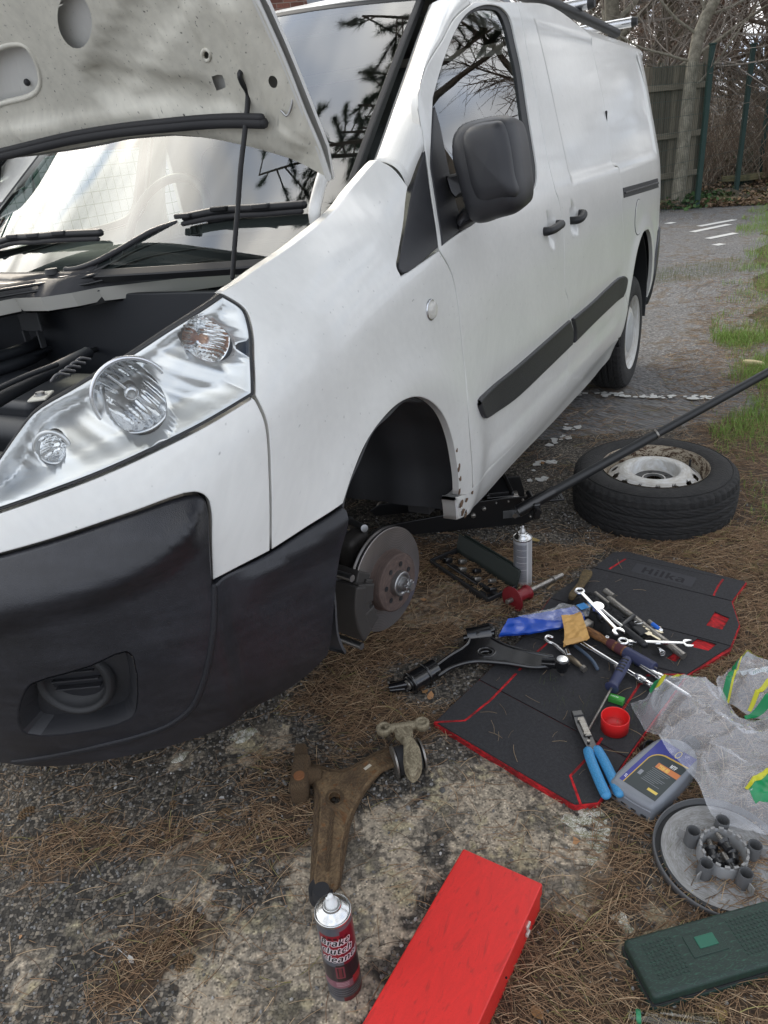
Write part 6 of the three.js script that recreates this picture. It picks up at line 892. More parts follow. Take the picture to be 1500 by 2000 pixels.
// --- cloth-like heap: black work gloves
function sheet(px, hBase, fn, cell = 0.008) { const poly = px.map(([u, v, c]) => { const p = G(u, v, hBase); return [p.x, p.z, c]; }); const sp = smoothPts(poly, 4), cc = sp.reduce((a, p) => [a[0] + p[0] / sp.length, a[1] + p[1] / sp.length], [0, 0]); const rel = sp.map(p => [p[0] - cc[0], p[1] - cc[1]]); const poly2 = area2(rel) < 0 ? rel.slice().reverse() : rel; return [panelGeo(poly2, (a, b, k) => V3(a, fn(a + cc[0], b + cc[1], polyDist(poly2, a, b)) - k, b), { gap: 0, lip: 0.0005, depth: 0, cell, flip: true }), V3(cc[0], 0, cc[1])]; }
{
  const fold = (x, z, e) => MT + 0.004 + 0.030 * sstep(0, 0.035, e) + 0.020 * Math.abs(fbm(x * 26, z * 26, 3.3, 3)) * sstep(0, 0.02, e) + 0.012 * noise3(x * 60, z * 60, 2) * sstep(0, 0.02, e);
  let [q, c] = sheet([[1108, 1172], [1128, 1152], [1150, 1160], [1176, 1176], [1206, 1200], [1232, 1222], [1238, 1250], [1216, 1268], [1190, 1262], [1168, 1246], [1146, 1232], [1120, 1206]], MT, fold); const g = thing('work_gloves', c, 0, 'crumpled black work gloves under the spanner', 'gloves'); add('glove_fabric', q, T.cloth, g); const ey = G(1186, 1244, MT + 0.045).sub(c); add('eyelet', xf(new THREE.TorusGeometry(0.0045, 0.0016, 8, 20), { rx: Math.PI / 2, p: ey.toArray() }), T.chrome, g);
  const crease = (x, z, e) => MT + 0.030 + 0.004 * noise3(x * 30, z * 30, 7);
  [q, c] = sheet([[973, 1241, 1], [992, 1209, 1], [1040, 1199], [1090, 1190], [1122, 1184, 1], [1140, 1198], [1143, 1210, 1], [1060, 1232]], MT + 0.03, crease); const p = thing('blue_pouch', c, 0, 'flat bright blue plastic pouch with clear flap beside the envelope', 'pouch'); const under = q.clone(); under.translate(0, -0.006, 0); add('pouch_body', merge([q, under]), phys([0.012, 0.085, 0.52], 0.28, { clearcoat: 0.5, clearcoatRoughness: 0.2 }), p);
  const [q2] = sheet([[1010, 1206, 1], [1080, 1190], [1098, 1180], [1120, 1184], [1152, 1182], [1150, 1206, 1], [1110, 1214], [1040, 1212]], MT + 0.036, (x, z) => MT + 0.041 + 0.012 * Math.abs(fbm(x * 30, z * 30, 8.8, 3))); add('clear_flap', q2.translate(...(() => { const cc = sheetC([[1010, 1206, 1], [1080, 1190], [1098, 1180], [1120, 1184], [1152, 1182], [1150, 1206, 1], [1110, 1214], [1040, 1212]], MT + 0.036); return [cc.x - c.x, 0, cc.z - c.z]; })()), phys([0.92, 0.94, 0.97], 0.12, { transmission: 0.82, thickness: 0, side: THREE.DoubleSide }), p);
  { const a = G(1138, 1184, MT + 0.048).sub(c); add('printed_tab', box(0.030, 0.002, 0.030, a.toArray(), { ry: 0.3, r: 0.0005 }), std([0.06, 0.30, 0.68], 0.5), p); }
  [q, c] = sheet([[1096, 1202, 1], [1116, 1200], [1134, 1194, 1], [1146, 1226], [1152, 1246, 1], [1138, 1252], [1100, 1262, 1], [1102, 1232]], MT + 0.05, (x, z, e) => MT + 0.048 + 0.010 * Math.abs(noise3(x * 24, z * 24, 5)) + 0.004 * noise3(x * 70, z * 70, 1)); const env = thing('paper_envelope', c, 0, 'small crumpled brown paper envelope lying over the tool handles', 'envelope'); const env2 = q.clone(); env2.translate(0, -0.0025, 0); add('paper', merge([q, env2]), std([0.62, 0.36, 0.115], 0.8, { side: THREE.DoubleSide }), env); const fl = G(1120, 1252, MT + 0.058).sub(c); add('paper_flap', box(0.062, 0.0014, 0.020, fl.toArray(), { ry: 0.25, r: 0.0004 }), std([0.58, 0.34, 0.12], 0.8), env);
}
function sheetC(px, h) { const sp = smoothPts(px.map(([u, v, c]) => { const p = G(u, v, h); return [p.x, p.z, c]; }), 4); return V3(sp.reduce((a, p) => a + p[0] / sp.length, 0), 0, sp.reduce((a, p) => a + p[1] / sp.length, 0)); }
// --- red cap, green box, crimping pliers
{
  const c = G(1200, 1424, MT), g = thing('plastic_cap', c, 0, 'bright red plastic cap standing open upwards on the mat', 'cap'); add('cap_wall', lathe([[0.0, 0.003], [0.034, 0.003], [0.0345, 0.045], [0.037, 0.046], [0.0375, 0.044], [0.0365, 0.002], [0.0, 0.0]], { n: 56 }), std([0.70, 0.022, 0.022], 0.38), g); add('cap_thread', xf(new THREE.TorusGeometry(0.0335, 0.0012, 6, 48), { rx: Math.PI / 2, p: [0, 0.012, 0] }), std([0.66, 0.02, 0.02], 0.4), g);
  const bx = G(1204, 1368, MT + 0.006), b = thing('green_box', bx, headingOf(G(1190, 1362), G(1220, 1372)), 'small green printed carton between the screwdriver and the red cap', 'box'); add('carton', box(0.042, 0.014, 0.022, [0, 0.003, 0], { r: 0.001 }), std([0.05, 0.30, 0.05], 0.55), b); const tx = canvasTex(256, 128, (x, w, h) => { x.fillStyle = '#3fa33c'; x.fillRect(0, 0, w, h); x.fillStyle = '#eef5ea'; x.font = 'bold 52px sans-serif'; x.fillText('Lucas', 14, 60); x.fillStyle = '#2f7d2f'; x.fillRect(0, 96, w, 32); }); const q = new THREE.PlaneGeometry(0.041, 0.021); q.rotateX(-Math.PI / 2); q.translate(0, 0.0104, 0); add('carton_print', q, std([1, 1, 1], 0.55, { map: tx }), b);
  const [p, L] = lay('crimping_pliers', 'crimping pliers with pale blue grips, lying at the corner of the mat', 'pliers', G(1128, 1402, MT + 0.014), G(1196, 1552, MT + 0.014));
  add('jaw_plate', (() => { const s = smoothPts([[-0.004, -0.014, 1], [0.012, -0.017], [0.05, -0.015], [0.11, -0.014], [0.135, -0.010, 1], [0.135, 0.012, 1], [0.11, 0.014], [0.05, 0.016], [0.012, 0.014], [-0.004, 0.010, 1]], 4); return extrude(s, 0.008, { bevel: 0.0015, holes: [pxEll(0.06, 0.002, 0.006, 0.006), pxEll(0.085, -0.003, 0.005, 0.005), pxEll(0.035, 0.0, 0.006, 0.004)] }); })(), T.blackSteel, p); add('jaw_plate', box(0.07, 0.005, 0.018, [0.045, 0.010, -0.004], { r: 0.002 }), T.dullSteel, p); for (const x of [0.02, 0.072, 0.1]) add('rivet', cyl(0.004, 0.004, 0.004, [x, 0.0125, 0.003], { n: 14 }), T.dullSteel, p); add('jaw_tip', box(0.022, 0.012, 0.03, [-0.008, 0.005, -0.002], { r: 0.003 }), T.blackSteel, p);
  for (const s of [-1, 1]) { const h = tube([[0.125, 0.004, s * 0.012], [0.15, 0.004, s * 0.015], [L * 0.85, 0.004, s * 0.017], [L, 0.004, s * 0.0165]], 0.0135, { n: 14, seg: 24 }); h.scale(1, 0.8, 1); add('grip', h, T.blueGrip, p); }
}
// --- oil bottle and its black cup
{
  const A = G(1228, 1562, 0.05), Bq = G(1316, 1478, 0.05), [g, L] = lay('oil_bottle', 'grey plastic gear oil bottle lying on its side, half under the clear bag', 'bottle', A.setY(0.036), Bq.setY(0.036));
  const gm = std([0.20, 0.215, 0.24], 0.42); const prof = smoothPts([[0.0, -0.058, 0], [0.004, 0.052], [0.012, 0.060], [L * 0.95, 0.060], [L * 1.12, 0.050], [L * 1.25, 0.02], [L * 1.26, -0.01], [L * 1.12, -0.05], [L * 0.95, -0.060], [0.012, -0.060]].slice(1).concat([[0.003, -0.052]]), 4);
  const body = extrude(prof, 0.066, { bevel: 0.012, bseg: 5 }); body.translate(0, -0.034, 0); add('bottle_body', body, gm, g); add('bottle_neck', [tubeX(0.02, L * 1.22, L * 1.36), tubeX(0.023, L * 1.32, L * 1.46)], M.black, g); for (let k = 0; k < 4; k++) add('base_notch', box(0.003, 0.006, 0.014, [0.0, -0.008, -0.04 + k * 0.027], { r: 0.001 }), M.black, g);
  add('base_ridge', tube([[0.004, 0.014, -0.054], [-0.001, 0.014, 0], [0.004, 0.014, 0.054]], 0.003, { n: 8 }), gm, g);
  const lab = canvasTex(768, 640, (x, w, h) => { // read with the bottle upright: top is the neck
    x.fillStyle = '#232c86'; x.fillRect(0, 0, w, h); x.fillStyle = '#1d2b2e'; x.beginPath(); x.moveTo(w * 0.12, h); x.lineTo(w * 0.12, h * 0.42); x.quadraticCurveTo(w * 0.16, h * 0.27, w * 0.4, h * 0.24); x.lineTo(w, h * 0.22); x.lineTo(w, h); x.fill(); x.strokeStyle = '#c9a53a'; x.lineWidth = 18; x.beginPath(); x.moveTo(w * 0.12, h); x.lineTo(w * 0.12, h * 0.42); x.quadraticCurveTo(w * 0.16, h * 0.27, w * 0.4, h * 0.24); x.lineTo(w, h * 0.22); x.stroke();
    x.fillStyle = '#c9773e'; x.fillRect(w * 0.40, h * 0.40, w * 0.6, h * 0.10); x.fillStyle = '#f1f1ee'; x.font = 'bold 62px sans-serif'; x.fillText('MTF', w * 0.66, h * 0.38); x.fillStyle = '#e8c95a'; x.fillText('75W-80', w * 0.46, h * 0.49); x.fillStyle = '#85888e'; for (let k = 0; k < 9; k++) x.fillRect(w * 0.36 + (k * 7 % 4) * 10, h * (0.53 + k * 0.032), w * (0.50 - 0.06 * (k * 5 % 4)), 4); x.fillRect(w * 0.2, h * 0.66, 70, 60); x.fillStyle = '#d9bd55'; x.fillRect(w * 0.66, h * 0.86, w * 0.26, 30); x.fillStyle = '#e9e9ee'; x.font = 'bold 54px sans-serif'; x.fillText('1L', w * 0.02, h * 0.92); x.strokeStyle = '#d9c35a'; x.lineWidth = 12; x.beginPath(); x.arc(w * 0.6, h * 0.1, 44, 0, 6.3); x.stroke(); });
  const q = new THREE.PlaneGeometry(0.098, L * 0.95); q.rotateX(-Math.PI / 2); q.rotateY(-Math.PI / 2); q.translate(L * 0.60, 0.0325, 0.004); add('bottle_label', q, std([1, 1, 1], 0.4, { map: lab }), g);
  const cc = G(1270, 1470, 0.012), cup = thing('black_cup', cc, 0, 'black plastic bottle cup lying beside the mat edge above the oil bottle', 'cup'); cup.rotation.set(0.5, 0, -0.35); add('cup_wall', lathe([[0.0, -0.010], [0.024, -0.010], [0.0245, 0.012], [0.028, 0.016], [0.030, 0.014], [0.028, 0.008], [0.027, -0.012], [0, -0.013]], { n: 40 }), M.black, cup); add('cup_ring', xf(new THREE.TorusGeometry(0.015, 0.002, 8, 36), { rx: Math.PI / 2, p: [0, -0.005, 0] }), M.trim, cup);
}
// --- clear carrier bag with green and yellow print
{
  const bagM = phys([0.95, 0.96, 0.99], 0.06, { transmission: 0.75, thickness: 0, side: THREE.DoubleSide, ior: 1.45 }), greenP = phys([0.010, 0.24, 0.085], 0.3, { side: THREE.DoubleSide }), yellowP = phys([0.55, 0.53, 0.03], 0.35, { side: THREE.DoubleSide });
  let sA, sB, segD; const bottle = G(1290, 1520, 0.05), crump = (x, z) => 0.034 * (1 - 2 * Math.abs(noise3(x * 6 + z * 4 + 2, z * 7 - x * 3, 4.1))) + 0.015 * (1 - 2 * Math.abs(noise3(x * 15 - z * 9, z * 19 + x * 6, 8.4)));
  const hB = (x, z, e) => { const db = Math.hypot(x - bottle.x, z - bottle.z), on = 0.070 * sstep(0.18, 0.07, db); return 0.020 + Math.max(on, 0.055 * sstep(0.0, 0.08, e) * sstep(0.30, 0.1, Math.abs(x - 0.80))) + crump(x, z) * (0.5 + sstep(0, 0.03, e)) + 0.035 * sstep(0.62, 0.72, x) * sstep(-1.25, -1.5, z) + 0.055 * Math.exp(-((segD(x, z) / 0.045) ** 2)); }; sA = G(1268, 1350, 0.07); sB = G(1380, 1336, 0.07); segD = (x, z) => { const dx = sB.x - sA.x, dz = sB.z - sA.z, t = clamp(((x - sA.x) * dx + (z - sA.z) * dz) / (dx * dx + dz * dz)); return Math.hypot(x - sA.x - t * dx, z - sA.z - t * dz); };
  const g = thing('carrier_bag', V3(0, 0, 0), 0, 'crumpled clear plastic bag printed green and yellow, draped over the oil bottle', 'bag');
  const piece = (name, px, h0, mat, lift) => { const sp = smoothPts(px.map(([u, v, c]) => { const p = G(u, v, h0); return [p.x, p.z, c]; }), 4), poly = area2(sp) < 0 ? sp.slice().reverse() : sp, full = piece.outline ?? poly; return add(name, panelGeo(poly, (a, b) => V3(a, hB(a, b, piece.outline ? (inPoly(full, a, b) ? polyDist(full, a, b) : 0) : polyDist(poly, a, b)) + lift, b), { gap: 0, lip: 0.0005, depth: 0, cell: 0.007, flip: true }), mat, g); };
  const mainPx = [[1232, 1361, 1], [1262, 1368], [1276, 1357], [1330, 1347], [1376, 1352], [1412, 1372], [1450, 1398], [1500, 1402], [1600, 1410, 1], [1620, 1600, 1], [1500, 1612], [1440, 1596], [1392, 1582], [1352, 1540], [1318, 1500], [1288, 1462], [1268, 1420], [1246, 1388]];
  piece('bag_film', mainPx, 0.07, bagM, 0); { const sp = smoothPts(mainPx.map(([u, v, c]) => { const p = G(u, v, 0.07); return [p.x, p.z, c]; }), 4); piece.outline = area2(sp) < 0 ? sp.slice().reverse() : sp; }
  piece('green_print', [[1266, 1364, 1], [1278, 1356], [1330, 1346], [1372, 1351, 1], [1330, 1358], [1272, 1374, 1]], 0.07, greenP, 0.0015); piece('yellow_print', [[1268, 1374, 1], [1330, 1358], [1374, 1352, 1], [1374, 1356, 1], [1330, 1364], [1272, 1380, 1]], 0.07, yellowP, 0.002);
  piece('green_print', [[1452, 1582, 1], [1520, 1536, 1], [1560, 1600, 1], [1470, 1600, 1]], 0.05, greenP, 0.0015); piece('yellow_print', [[1446, 1578, 1], [1520, 1526, 1], [1524, 1536, 1], [1452, 1585, 1]], 0.05, yellowP, 0.002);
  piece.outline = null; const lobe = [[1394, 1356, 1], [1412, 1330], [1430, 1304], [1480, 1287], [1502, 1298], [1580, 1300, 1], [1600, 1420, 1], [1500, 1408], [1452, 1396], [1412, 1376]];
  piece('bag_film', lobe, 0.06, bagM, 0.0); { const sp = smoothPts(lobe.map(([u, v, c]) => { const p = G(u, v, 0.06); return [p.x, p.z, c]; }), 4); piece.outline = area2(sp) < 0 ? sp.slice().reverse() : sp; }
  piece('green_print', [[1406, 1372, 1], [1420, 1340], [1432, 1310, 1], [1482, 1294, 1], [1484, 1300, 1], [1446, 1310], [1430, 1342], [1418, 1380, 1]], 0.06, greenP, 0.002); piece('yellow_print', [[1418, 1380, 1], [1430, 1342], [1446, 1309, 1], [1486, 1299, 1], [1486, 1303, 1], [1450, 1313], [1434, 1346], [1422, 1384, 1]], 0.06, yellowP, 0.0025);
  piece('yellow_print', [[1458, 1394, 1], [1474, 1380], [1500, 1370], [1540, 1366, 1], [1540, 1372, 1], [1500, 1377], [1480, 1386], [1466, 1396, 1]], 0.06, yellowP, 0.0025); piece('green_print', [[1452, 1402, 1], [1478, 1392], [1520, 1386, 1], [1520, 1396, 1], [1480, 1402], [1456, 1408, 1]], 0.06, greenP, 0.002);
  // upside-down web address on the film
  const tx = canvasTex(512, 160, (x, w, h) => { x.fillStyle = '#c9d0d2'; x.fillRect(0, 0, w, h); x.fillStyle = '#14704a'; x.font = 'bold 84px sans-serif'; x.fillText('WE.CO.UK', 20, 68); x.font = 'bold 66px sans-serif'; x.fillText('ME UK', 120, 142); });
  const a = G(1448, 1343, 0.09), b = G(1512, 1328, 0.09), q = new THREE.PlaneGeometry(a.distanceTo(b), a.distanceTo(b) * 0.3, 14, 6); q.rotateX(-Math.PI / 2); q.rotateY(headingOf(a, b) + Math.PI); q.translate((a.x + b.x) / 2, 0, (a.z + b.z) / 2); const pa = q.attributes.position; for (let i = 0; i < pa.count; i++) pa.setY(i, hB(pa.getX(i), pa.getZ(i), 0.05) + 0.004); q.computeVertexNormals(); add('web_address', q, phys([1, 1, 1], 0.4, { map: tx, transmission: 0.25, thickness: 0, side: THREE.DoubleSide }), g);
}
// --- wheel trim upside down, holding the wheel bolts
{
  const c = G(1408, 1676, 0.022), g = thing('hub_cap', c, 0.5, 'grey plastic wheel trim turned upside down with wheel bolts in its middle', 'hub cap'); g.rotation.set(0.10, 0.5, -0.04); const gm = std([0.36, 0.365, 0.37], 0.5, { map: speckTex(71, [1, 1, 1], [0.72, 0.70, 0.67], 0.9, [5, 5], 16) }), gd = std([0.11, 0.112, 0.115], 0.5);
  add('trim_dish', lathe([[0.0, -0.004], [0.045, -0.004], [0.06, 0.0], [0.115, 0.008], [0.128, 0.010]], { n: 72 }), gm, g); add('trim_rim', lathe([[0.128, 0.010], [0.1285, -0.002], [0.140, -0.001], [0.1425, 0.014], [0.145, 0.016], [0.147, 0.012], [0.1465, -0.006], [0.125, -0.010]], { n: 80 }), gd, g); add('rim_groove', lathe([[0.1290, -0.0015], [0.1395, -0.0005]], { n: 80 }), M.black, g);
  add('clip_ring', lathe([[0.044, -0.004], [0.047, 0.034], [0.050, 0.036], [0.052, 0.034], [0.053, 0.0]], { n: 60 }), std([0.30, 0.305, 0.31], 0.45), g);
  for (let k = 0; k < 16; k++) { const a = k / 16 * 6.283; add('ring_tooth', box(0.006, 0.012, 0.011, [0.0485, 0.036, 0], { r: 0.0012 }).rotateY(a), gm, g); }
  for (let k = 0; k < 5; k++) { const a = k * 1.2566 + 0.55; add('bolt_cup', lathe([[0.0, 0.004], [0.0115, 0.005], [0.0125, 0.045], [0.0150, 0.045], [0.0155, 0.0]], { n: 28, p: [0.067 * Math.cos(a), 0, 0.067 * Math.sin(a)] }), gd, g); add('stiffening_web', box(0.018, 0.03, 0.003, [0.088, 0.016, 0], { r: 0.001 }).rotateY(-a), gm, g); }
  const r = makeRng(9); for (let k = 0; k < 5; k++) { const a = k * 1.3, p = V3(c.x + 0.022 * Math.cos(a), c.y + 0.014 + (k === 4 ? 0.014 : 0), c.z + 0.022 * Math.sin(a)), bo = thing('wheel_bolt', p, a + r(), 'dark steel wheel bolt lying in the middle of the wheel trim', 'bolt', 'wheel bolts in the trim'); bo.rotation.set(1.35 + 0.2 * r(), a * 1.7, 0.2); add('bolt_head', [cyl(0.011, 0.011, 0.017, [0, 0.014, 0], { n: 6 }), cyl(0.011, 0.015, 0.006, [0, 0.004, 0], { n: 24 })], T.blackSteel, bo); add('bolt_thread', cyl(0.0062, 0.006, 0.024, [0, -0.010, 0], { n: 16 }), T.dullSteel, bo); }
}
// --- red steel box, green case
{
  const h = 0.098, A = G(905, 1658, h), Bq = G(1060, 1727, h), x = Bq.clone().sub(A), W = x.length(), hd = headingOf(A, Bq), L = 0.46, g = thing('red_steel_box', V3(A.x, 0.003, A.z), hd, 'bright red painted steel tool box with a small white clasp', 'tool box');
  const rm = phys([1, 1, 1], 0.46, { clearcoat: 0.18, clearcoatRoughness: 0.35, map: dataTex(1024, 1024, (u, v) => { const a = tn(u, v, 9, 2.9), b = tn(u, v, 70, 5.9, 3), s = tn(u * 1, v * 8, 20, 7.1, 3), d = sstep(0.12, 0.5, tn(u, v, 10, 11.1, 5)) * 0.14, k = 1 + 0.07 * a + 0.06 * b - 0.10 * sstep(0.2, 0.5, s); return [0.83 * k * (1 - d), 0.16 * k * (1 - 0.5 * d), 0.145 * k * (1 - 0.5 * d)]; }, true, [2.1, 2.1]) });
  add('box_lid', [box(W, 0.034, L, [W / 2, h - 0.017, L / 2], { r: 0.004, seg: 3 })], rm, g); add('box_body', [box(W - 0.006, 0.058, L - 0.006, [W / 2, 0.031, L / 2], { r: 0.004 })], rm, g); add('lid_gap', box(W - 0.012, 0.012, L - 0.012, [W / 2, 0.062, L / 2], { r: 0.001 }), M.black, g);
  const cl = add('clasp', [box(0.005, 0.012, 0.016, [W + 0.002, 0.072, 0.085], { r: 0.0015 })], std([0.70, 0.68, 0.62], 0.35, { metalness: 0.5 }), g); add('clasp_catch', box(0.006, 0.010, 0.014, [W + 0.001, 0.046, 0.085], { r: 0.0015 }), std([0.70, 0.68, 0.62], 0.35, { metalness: 0.5 }), cl); add('side_rivet', cyl(0.002, 0.002, 0.003, [W - 0.001, 0.05, 0.19], { rz: 0, n: 10 }), M.black, g);
  const h2 = 0.052, P = G(1216, 1836, h2), R = G(1490, 1760, h2), q = thing('green_case', V3(P.x, 0.004, P.z), headingOf(P, R), 'scuffed dark green plastic tool case lying closed on the needles', 'tool case'), W2 = P.distanceTo(R) + 0.012, D2 = 0.118;
  const gm = std([1, 1, 1], 0.55, { map: dataTex(1024, 512, (u, v) => { const a = tn(u, v, 10, 6.9), b = tn(u, v, 70, 3.9, 3), k = clamp(0.45 + a * 0.8 + b * 0.4), sc = sstep(0.06, 0.30, tn(u, v, 14, 13.3, 4)); return [mix(mix(0.09, 0.16, k), 0.22, sc * 0.5), mix(mix(0.15, 0.235, k), 0.42, sc * 0.55), mix(mix(0.135, 0.205, k), 0.34, sc * 0.5)]; }, true, [3.2, 6]) });
  add('case_lid', [box(W2, 0.030, D2, [W2 / 2, 0.038, D2 / 2], { r: 0.010, seg: 4 })], gm, q); add('case_base', box(W2 + 0.006, 0.024, D2 + 0.006, [W2 / 2, 0.013, D2 / 2], { r: 0.009, seg: 3 }), gm, q); add('case_seam', box(W2 + 0.002, 0.004, D2 + 0.002, [W2 / 2, 0.0245, D2 / 2], { r: 0.001 }), M.black, q);
  add('latch_panel', box(0.075, 0.003, 0.045, [W2 * 0.46, 0.0535, D2 * 0.42], { r: 0.002 }), gm, q); add('latch_inset', box(0.040, 0.0025, 0.024, [W2 * 0.47, 0.0555, D2 * 0.40], { r: 0.001 }), std([0.018, 0.12, 0.075], 0.5), q);
  const knobs = []; for (const [x0, x1] of [[0.03, W2 * 0.30], [W2 * 0.66, W2 - 0.02]]) for (let xx = x0; xx < x1; xx += 0.0085) for (let zz = 0.022; zz < D2 - 0.02; zz += 0.0085) knobs.push(box(0.0045, 0.002, 0.0045, [xx, 0.0534, zz], { r: 0.0008, seg: 1 })); const kn = add('lid_texture', knobs, gm, q); kn.userData.kind = 'stuff';
}
// --- glass bottle, litter, cones, leaves, stones
{
  const [g, L] = lay('glass_bottle', 'small clear glass bottle with a green ring lying in the needles', 'bottle', G(1226, 1984, 0.018), G(1400, 2010, 0.020));
  add('bottle_glass', latheX([[0.0, 0.009], [0.0, 0.0105], [0.018, 0.011], [0.022, 0.0125], [0.03, 0.012], [0.05, 0.017], [0.06, 0.020], [L, 0.020], [L, 0.0]], { n: 36 }), phys([0.9, 0.95, 0.92], 0.02, { transmission: 1, thickness: 0, ior: 1.5, side: THREE.DoubleSide }), g); add('green_ring', latheX([[0.014, 0.0118], [0.016, 0.0135], [0.021, 0.0135], [0.023, 0.0128]], { n: 32 }), std([0.03, 0.22, 0.10], 0.4), g);
  const cone = (u, v, s, turn, label) => { const p = G(u, v, 0.010), t = thing('pine_cone', p, turn, label, 'pine cone', 'fallen pine cones'); const sc = []; for (let k = 0; k < 60; k++) { const f = k / 60, a = k * 2.39996, r = 0.014 * Math.sin(Math.PI * (0.12 + 0.85 * f)) + 0.002; const q = xf(new THREE.SphereGeometry(0.0052, 6, 4), { s: [1, 0.45, 1] }); q.rotateZ(0.7); q.translate(r, (f - 0.5) * 0.045, 0); q.rotateY(a); sc.push(q); } const gg = merge(sc); gg.rotateZ(Math.PI / 2); gg.scale(s, s, s); add('cone_scales', gg, std([0.16, 0.10, 0.05], 0.85), t); };
  [[52, 1592, 1.0, 0.9], [320, 1845, 0.9, 0.2], [360, 1885, 0.9, 0.8], [440, 1590, 0.8, 0.1], [340, 1575, 0.7, 2]].forEach((a, i) => cone(...a, ['pine cone with loose scales on bare tarmac below the fog lamp', 'larger of the two pine cones in the needle patch beside the feather', 'pine cone half buried in the needle patch, below its larger neighbour', 'pine cone on the dark soil left of the rusty arm', 'small pine cone on the soil under the bumper corner'][i]));
  const leafG = (seed) => { const r = makeRng(seed), s = new THREE.Shape(), N = 18; for (let i = 0; i < N; i++) { const a = i / N * 6.283, rr = (0.75 + 0.35 * r()) * (1 + 0.35 * Math.cos(a)); s[i ? 'lineTo' : 'moveTo'](rr * Math.cos(a), rr * 0.62 * Math.sin(a)); } const q = new THREE.ShapeGeometry(s, 4); q.rotateX(-Math.PI / 2); const p = q.attributes.position; for (let i = 0; i < p.count; i++) p.setY(i, 0.22 * p.getZ(i) ** 2 * 2 + 0.18 * p.getX(i) ** 2); q.computeVertexNormals(); return q; };
  const leafM = [std([0.30, 0.16, 0.06], 0.7, { side: THREE.DoubleSide }), std([0.42, 0.22, 0.10], 0.7, { side: THREE.DoubleSide }), std([0.36, 0.26, 0.09], 0.7, { side: THREE.DoubleSide })];
  [[862, 1122, 0.014, 'beside the open socket case'], [840, 1362, 0.016, 'by the new suspension arm'], [1048, 1056, 0.02, 'behind the silver spray can'], [832, 1350, 0.012, 'behind the curled leaf at the black arm bush'], [1118, 1640, 0.016, 'on the pale concrete lump'], [1385, 1062, 0.016, 'below the loose wheel'], [1060, 905, 0.014, 'behind the jack'], [830, 1172, 0.012, 'beside the brake disc'], [1408, 1975, 0.018, 'below the green case'], [1045, 1975, 0.016, 'beside the red steel box'], [30, 1835, 0.012, 'on the bare tarmac'], [1255, 1040, 0.013, 'under the loose wheel edge']].forEach(([u, v, s, where], i) => { const p = G(u, v, 0.016), t = tag(add('fallen_leaf', xf(leafG(i + 3), { s: s, ry: i * 1.3 }), leafM[i % 3]), `dry brown leaf fallen ${where}`, 'leaf', 'fallen leaves'); t.position.copy(p); });
  // pale concrete lumps
  const lump = (px, h, label, seed) => { const poly = smoothPts(px.map(([u, v]) => { const p = G(u, v, 0.01); return [p.x, p.z]; }), 3), c = poly.reduce((a, p) => [a[0] + p[0] / poly.length, a[1] + p[1] / poly.length], [0, 0]); let rel = poly.map(p => [p[0] - c[0], p[1] - c[1]]); if (area2(rel) < 0) rel.reverse(); rel = densify(rel, 0.012).map(p => { const k = 1 + 0.09 * noise3(p[0] * 60 + seed, p[1] * 60, 2); return [p[0] * k, p[1] * k]; }); const q = panelGeo(rel, (a, b, k) => V3(a, h * (0.55 + 0.5 * sstep(0, 0.02, polyDist(rel, a, b))) + 0.010 * fbm(a * 45 + seed, b * 45, 3.2, 4) - k, b), { gap: 0, lip: 0.002, depth: h + 0.012, cell: 0.006, flip: true }); const m = tag(add('concrete_lump', q, std([1, 1, 1], 0.92, { map: speckTex(80 + seed, [0.84, 0.83, 0.80], [0.46, 0.45, 0.36], 1.5, [9, 9], 40) })), label, 'concrete'); m.position.set(c[0], 0.004, c[1]); return m; };
  lump([[1084, 1598], [1110, 1582], [1150, 1575], [1185, 1580], [1206, 1640], [1196, 1672], [1184, 1672], [1180, 1690], [1160, 1712], [1140, 1690], [1128, 1672], [1142, 1660], [1120, 1640], [1100, 1622]], 0.012, 'flat white broken concrete lump at the front corner of the mat', 1); lump([[1188, 1785], [1212, 1776], [1232, 1800], [1240, 1822], [1218, 1826], [1200, 1806]], 0.014, 'small pale concrete piece above the green case', 2); lump([[440, 1446], [470, 1424], [515, 1418], [500, 1440], [470, 1462]], 0.014, 'grey concrete crust under the bumper corner', 3); lump([[332, 1490], [360, 1466], [376, 1468], [352, 1494]], 0.014, 'whitish crust piece on the tarmac under the bumper', 4);
  const stick = (A, Z, r, col, label, cat = 'stick', name = 'stick') => { const a = G(...A, 0.012), b = G(...Z, 0.012), m = a.clone().lerp(b, 0.5).add(V3(0.004, 0.004, 0.006)); const t = tag(add(name, tube([a, m, b].map(p => p.clone().sub(a)), r, { n: 7 }), std(col, 0.8)), label, cat); t.position.copy(a); };
  stick([1252, 1608], [1296, 1636], 0.0035, [0.26, 0.13, 0.06], 'short brown stick beside the wheel trim'); stick([1070, 1150], [1110, 1108], 0.006, [0.22, 0.16, 0.09], 'short weathered wood splinter behind the mat corner'); stick([1455, 708], [1487, 712], 0.02, [0.55, 0.47, 0.28], 'pale split wood piece at the grass edge'); stick([770, 1275], [785, 1281], 0.005, [0.55, 0.5, 0.42], 'pale cigarette end on the needle litter', 'cigarette end', 'cigarette_end');
  { const a = G(246, 1868, 0.012), t = tag(add('feather', merge([xf(leafG(77), { s: [0.026, 0.02, 0.011], ry: -0.7 }), tube([[-0.03, 0.002, -0.024], [0, 0.004, 0], [0.02, 0.003, 0.017]], 0.0008, { n: 5 })]), std([0.66, 0.65, 0.62], 0.8, { side: THREE.DoubleSide })), 'small white feather on the needle litter', 'feather'); t.position.copy(a); }
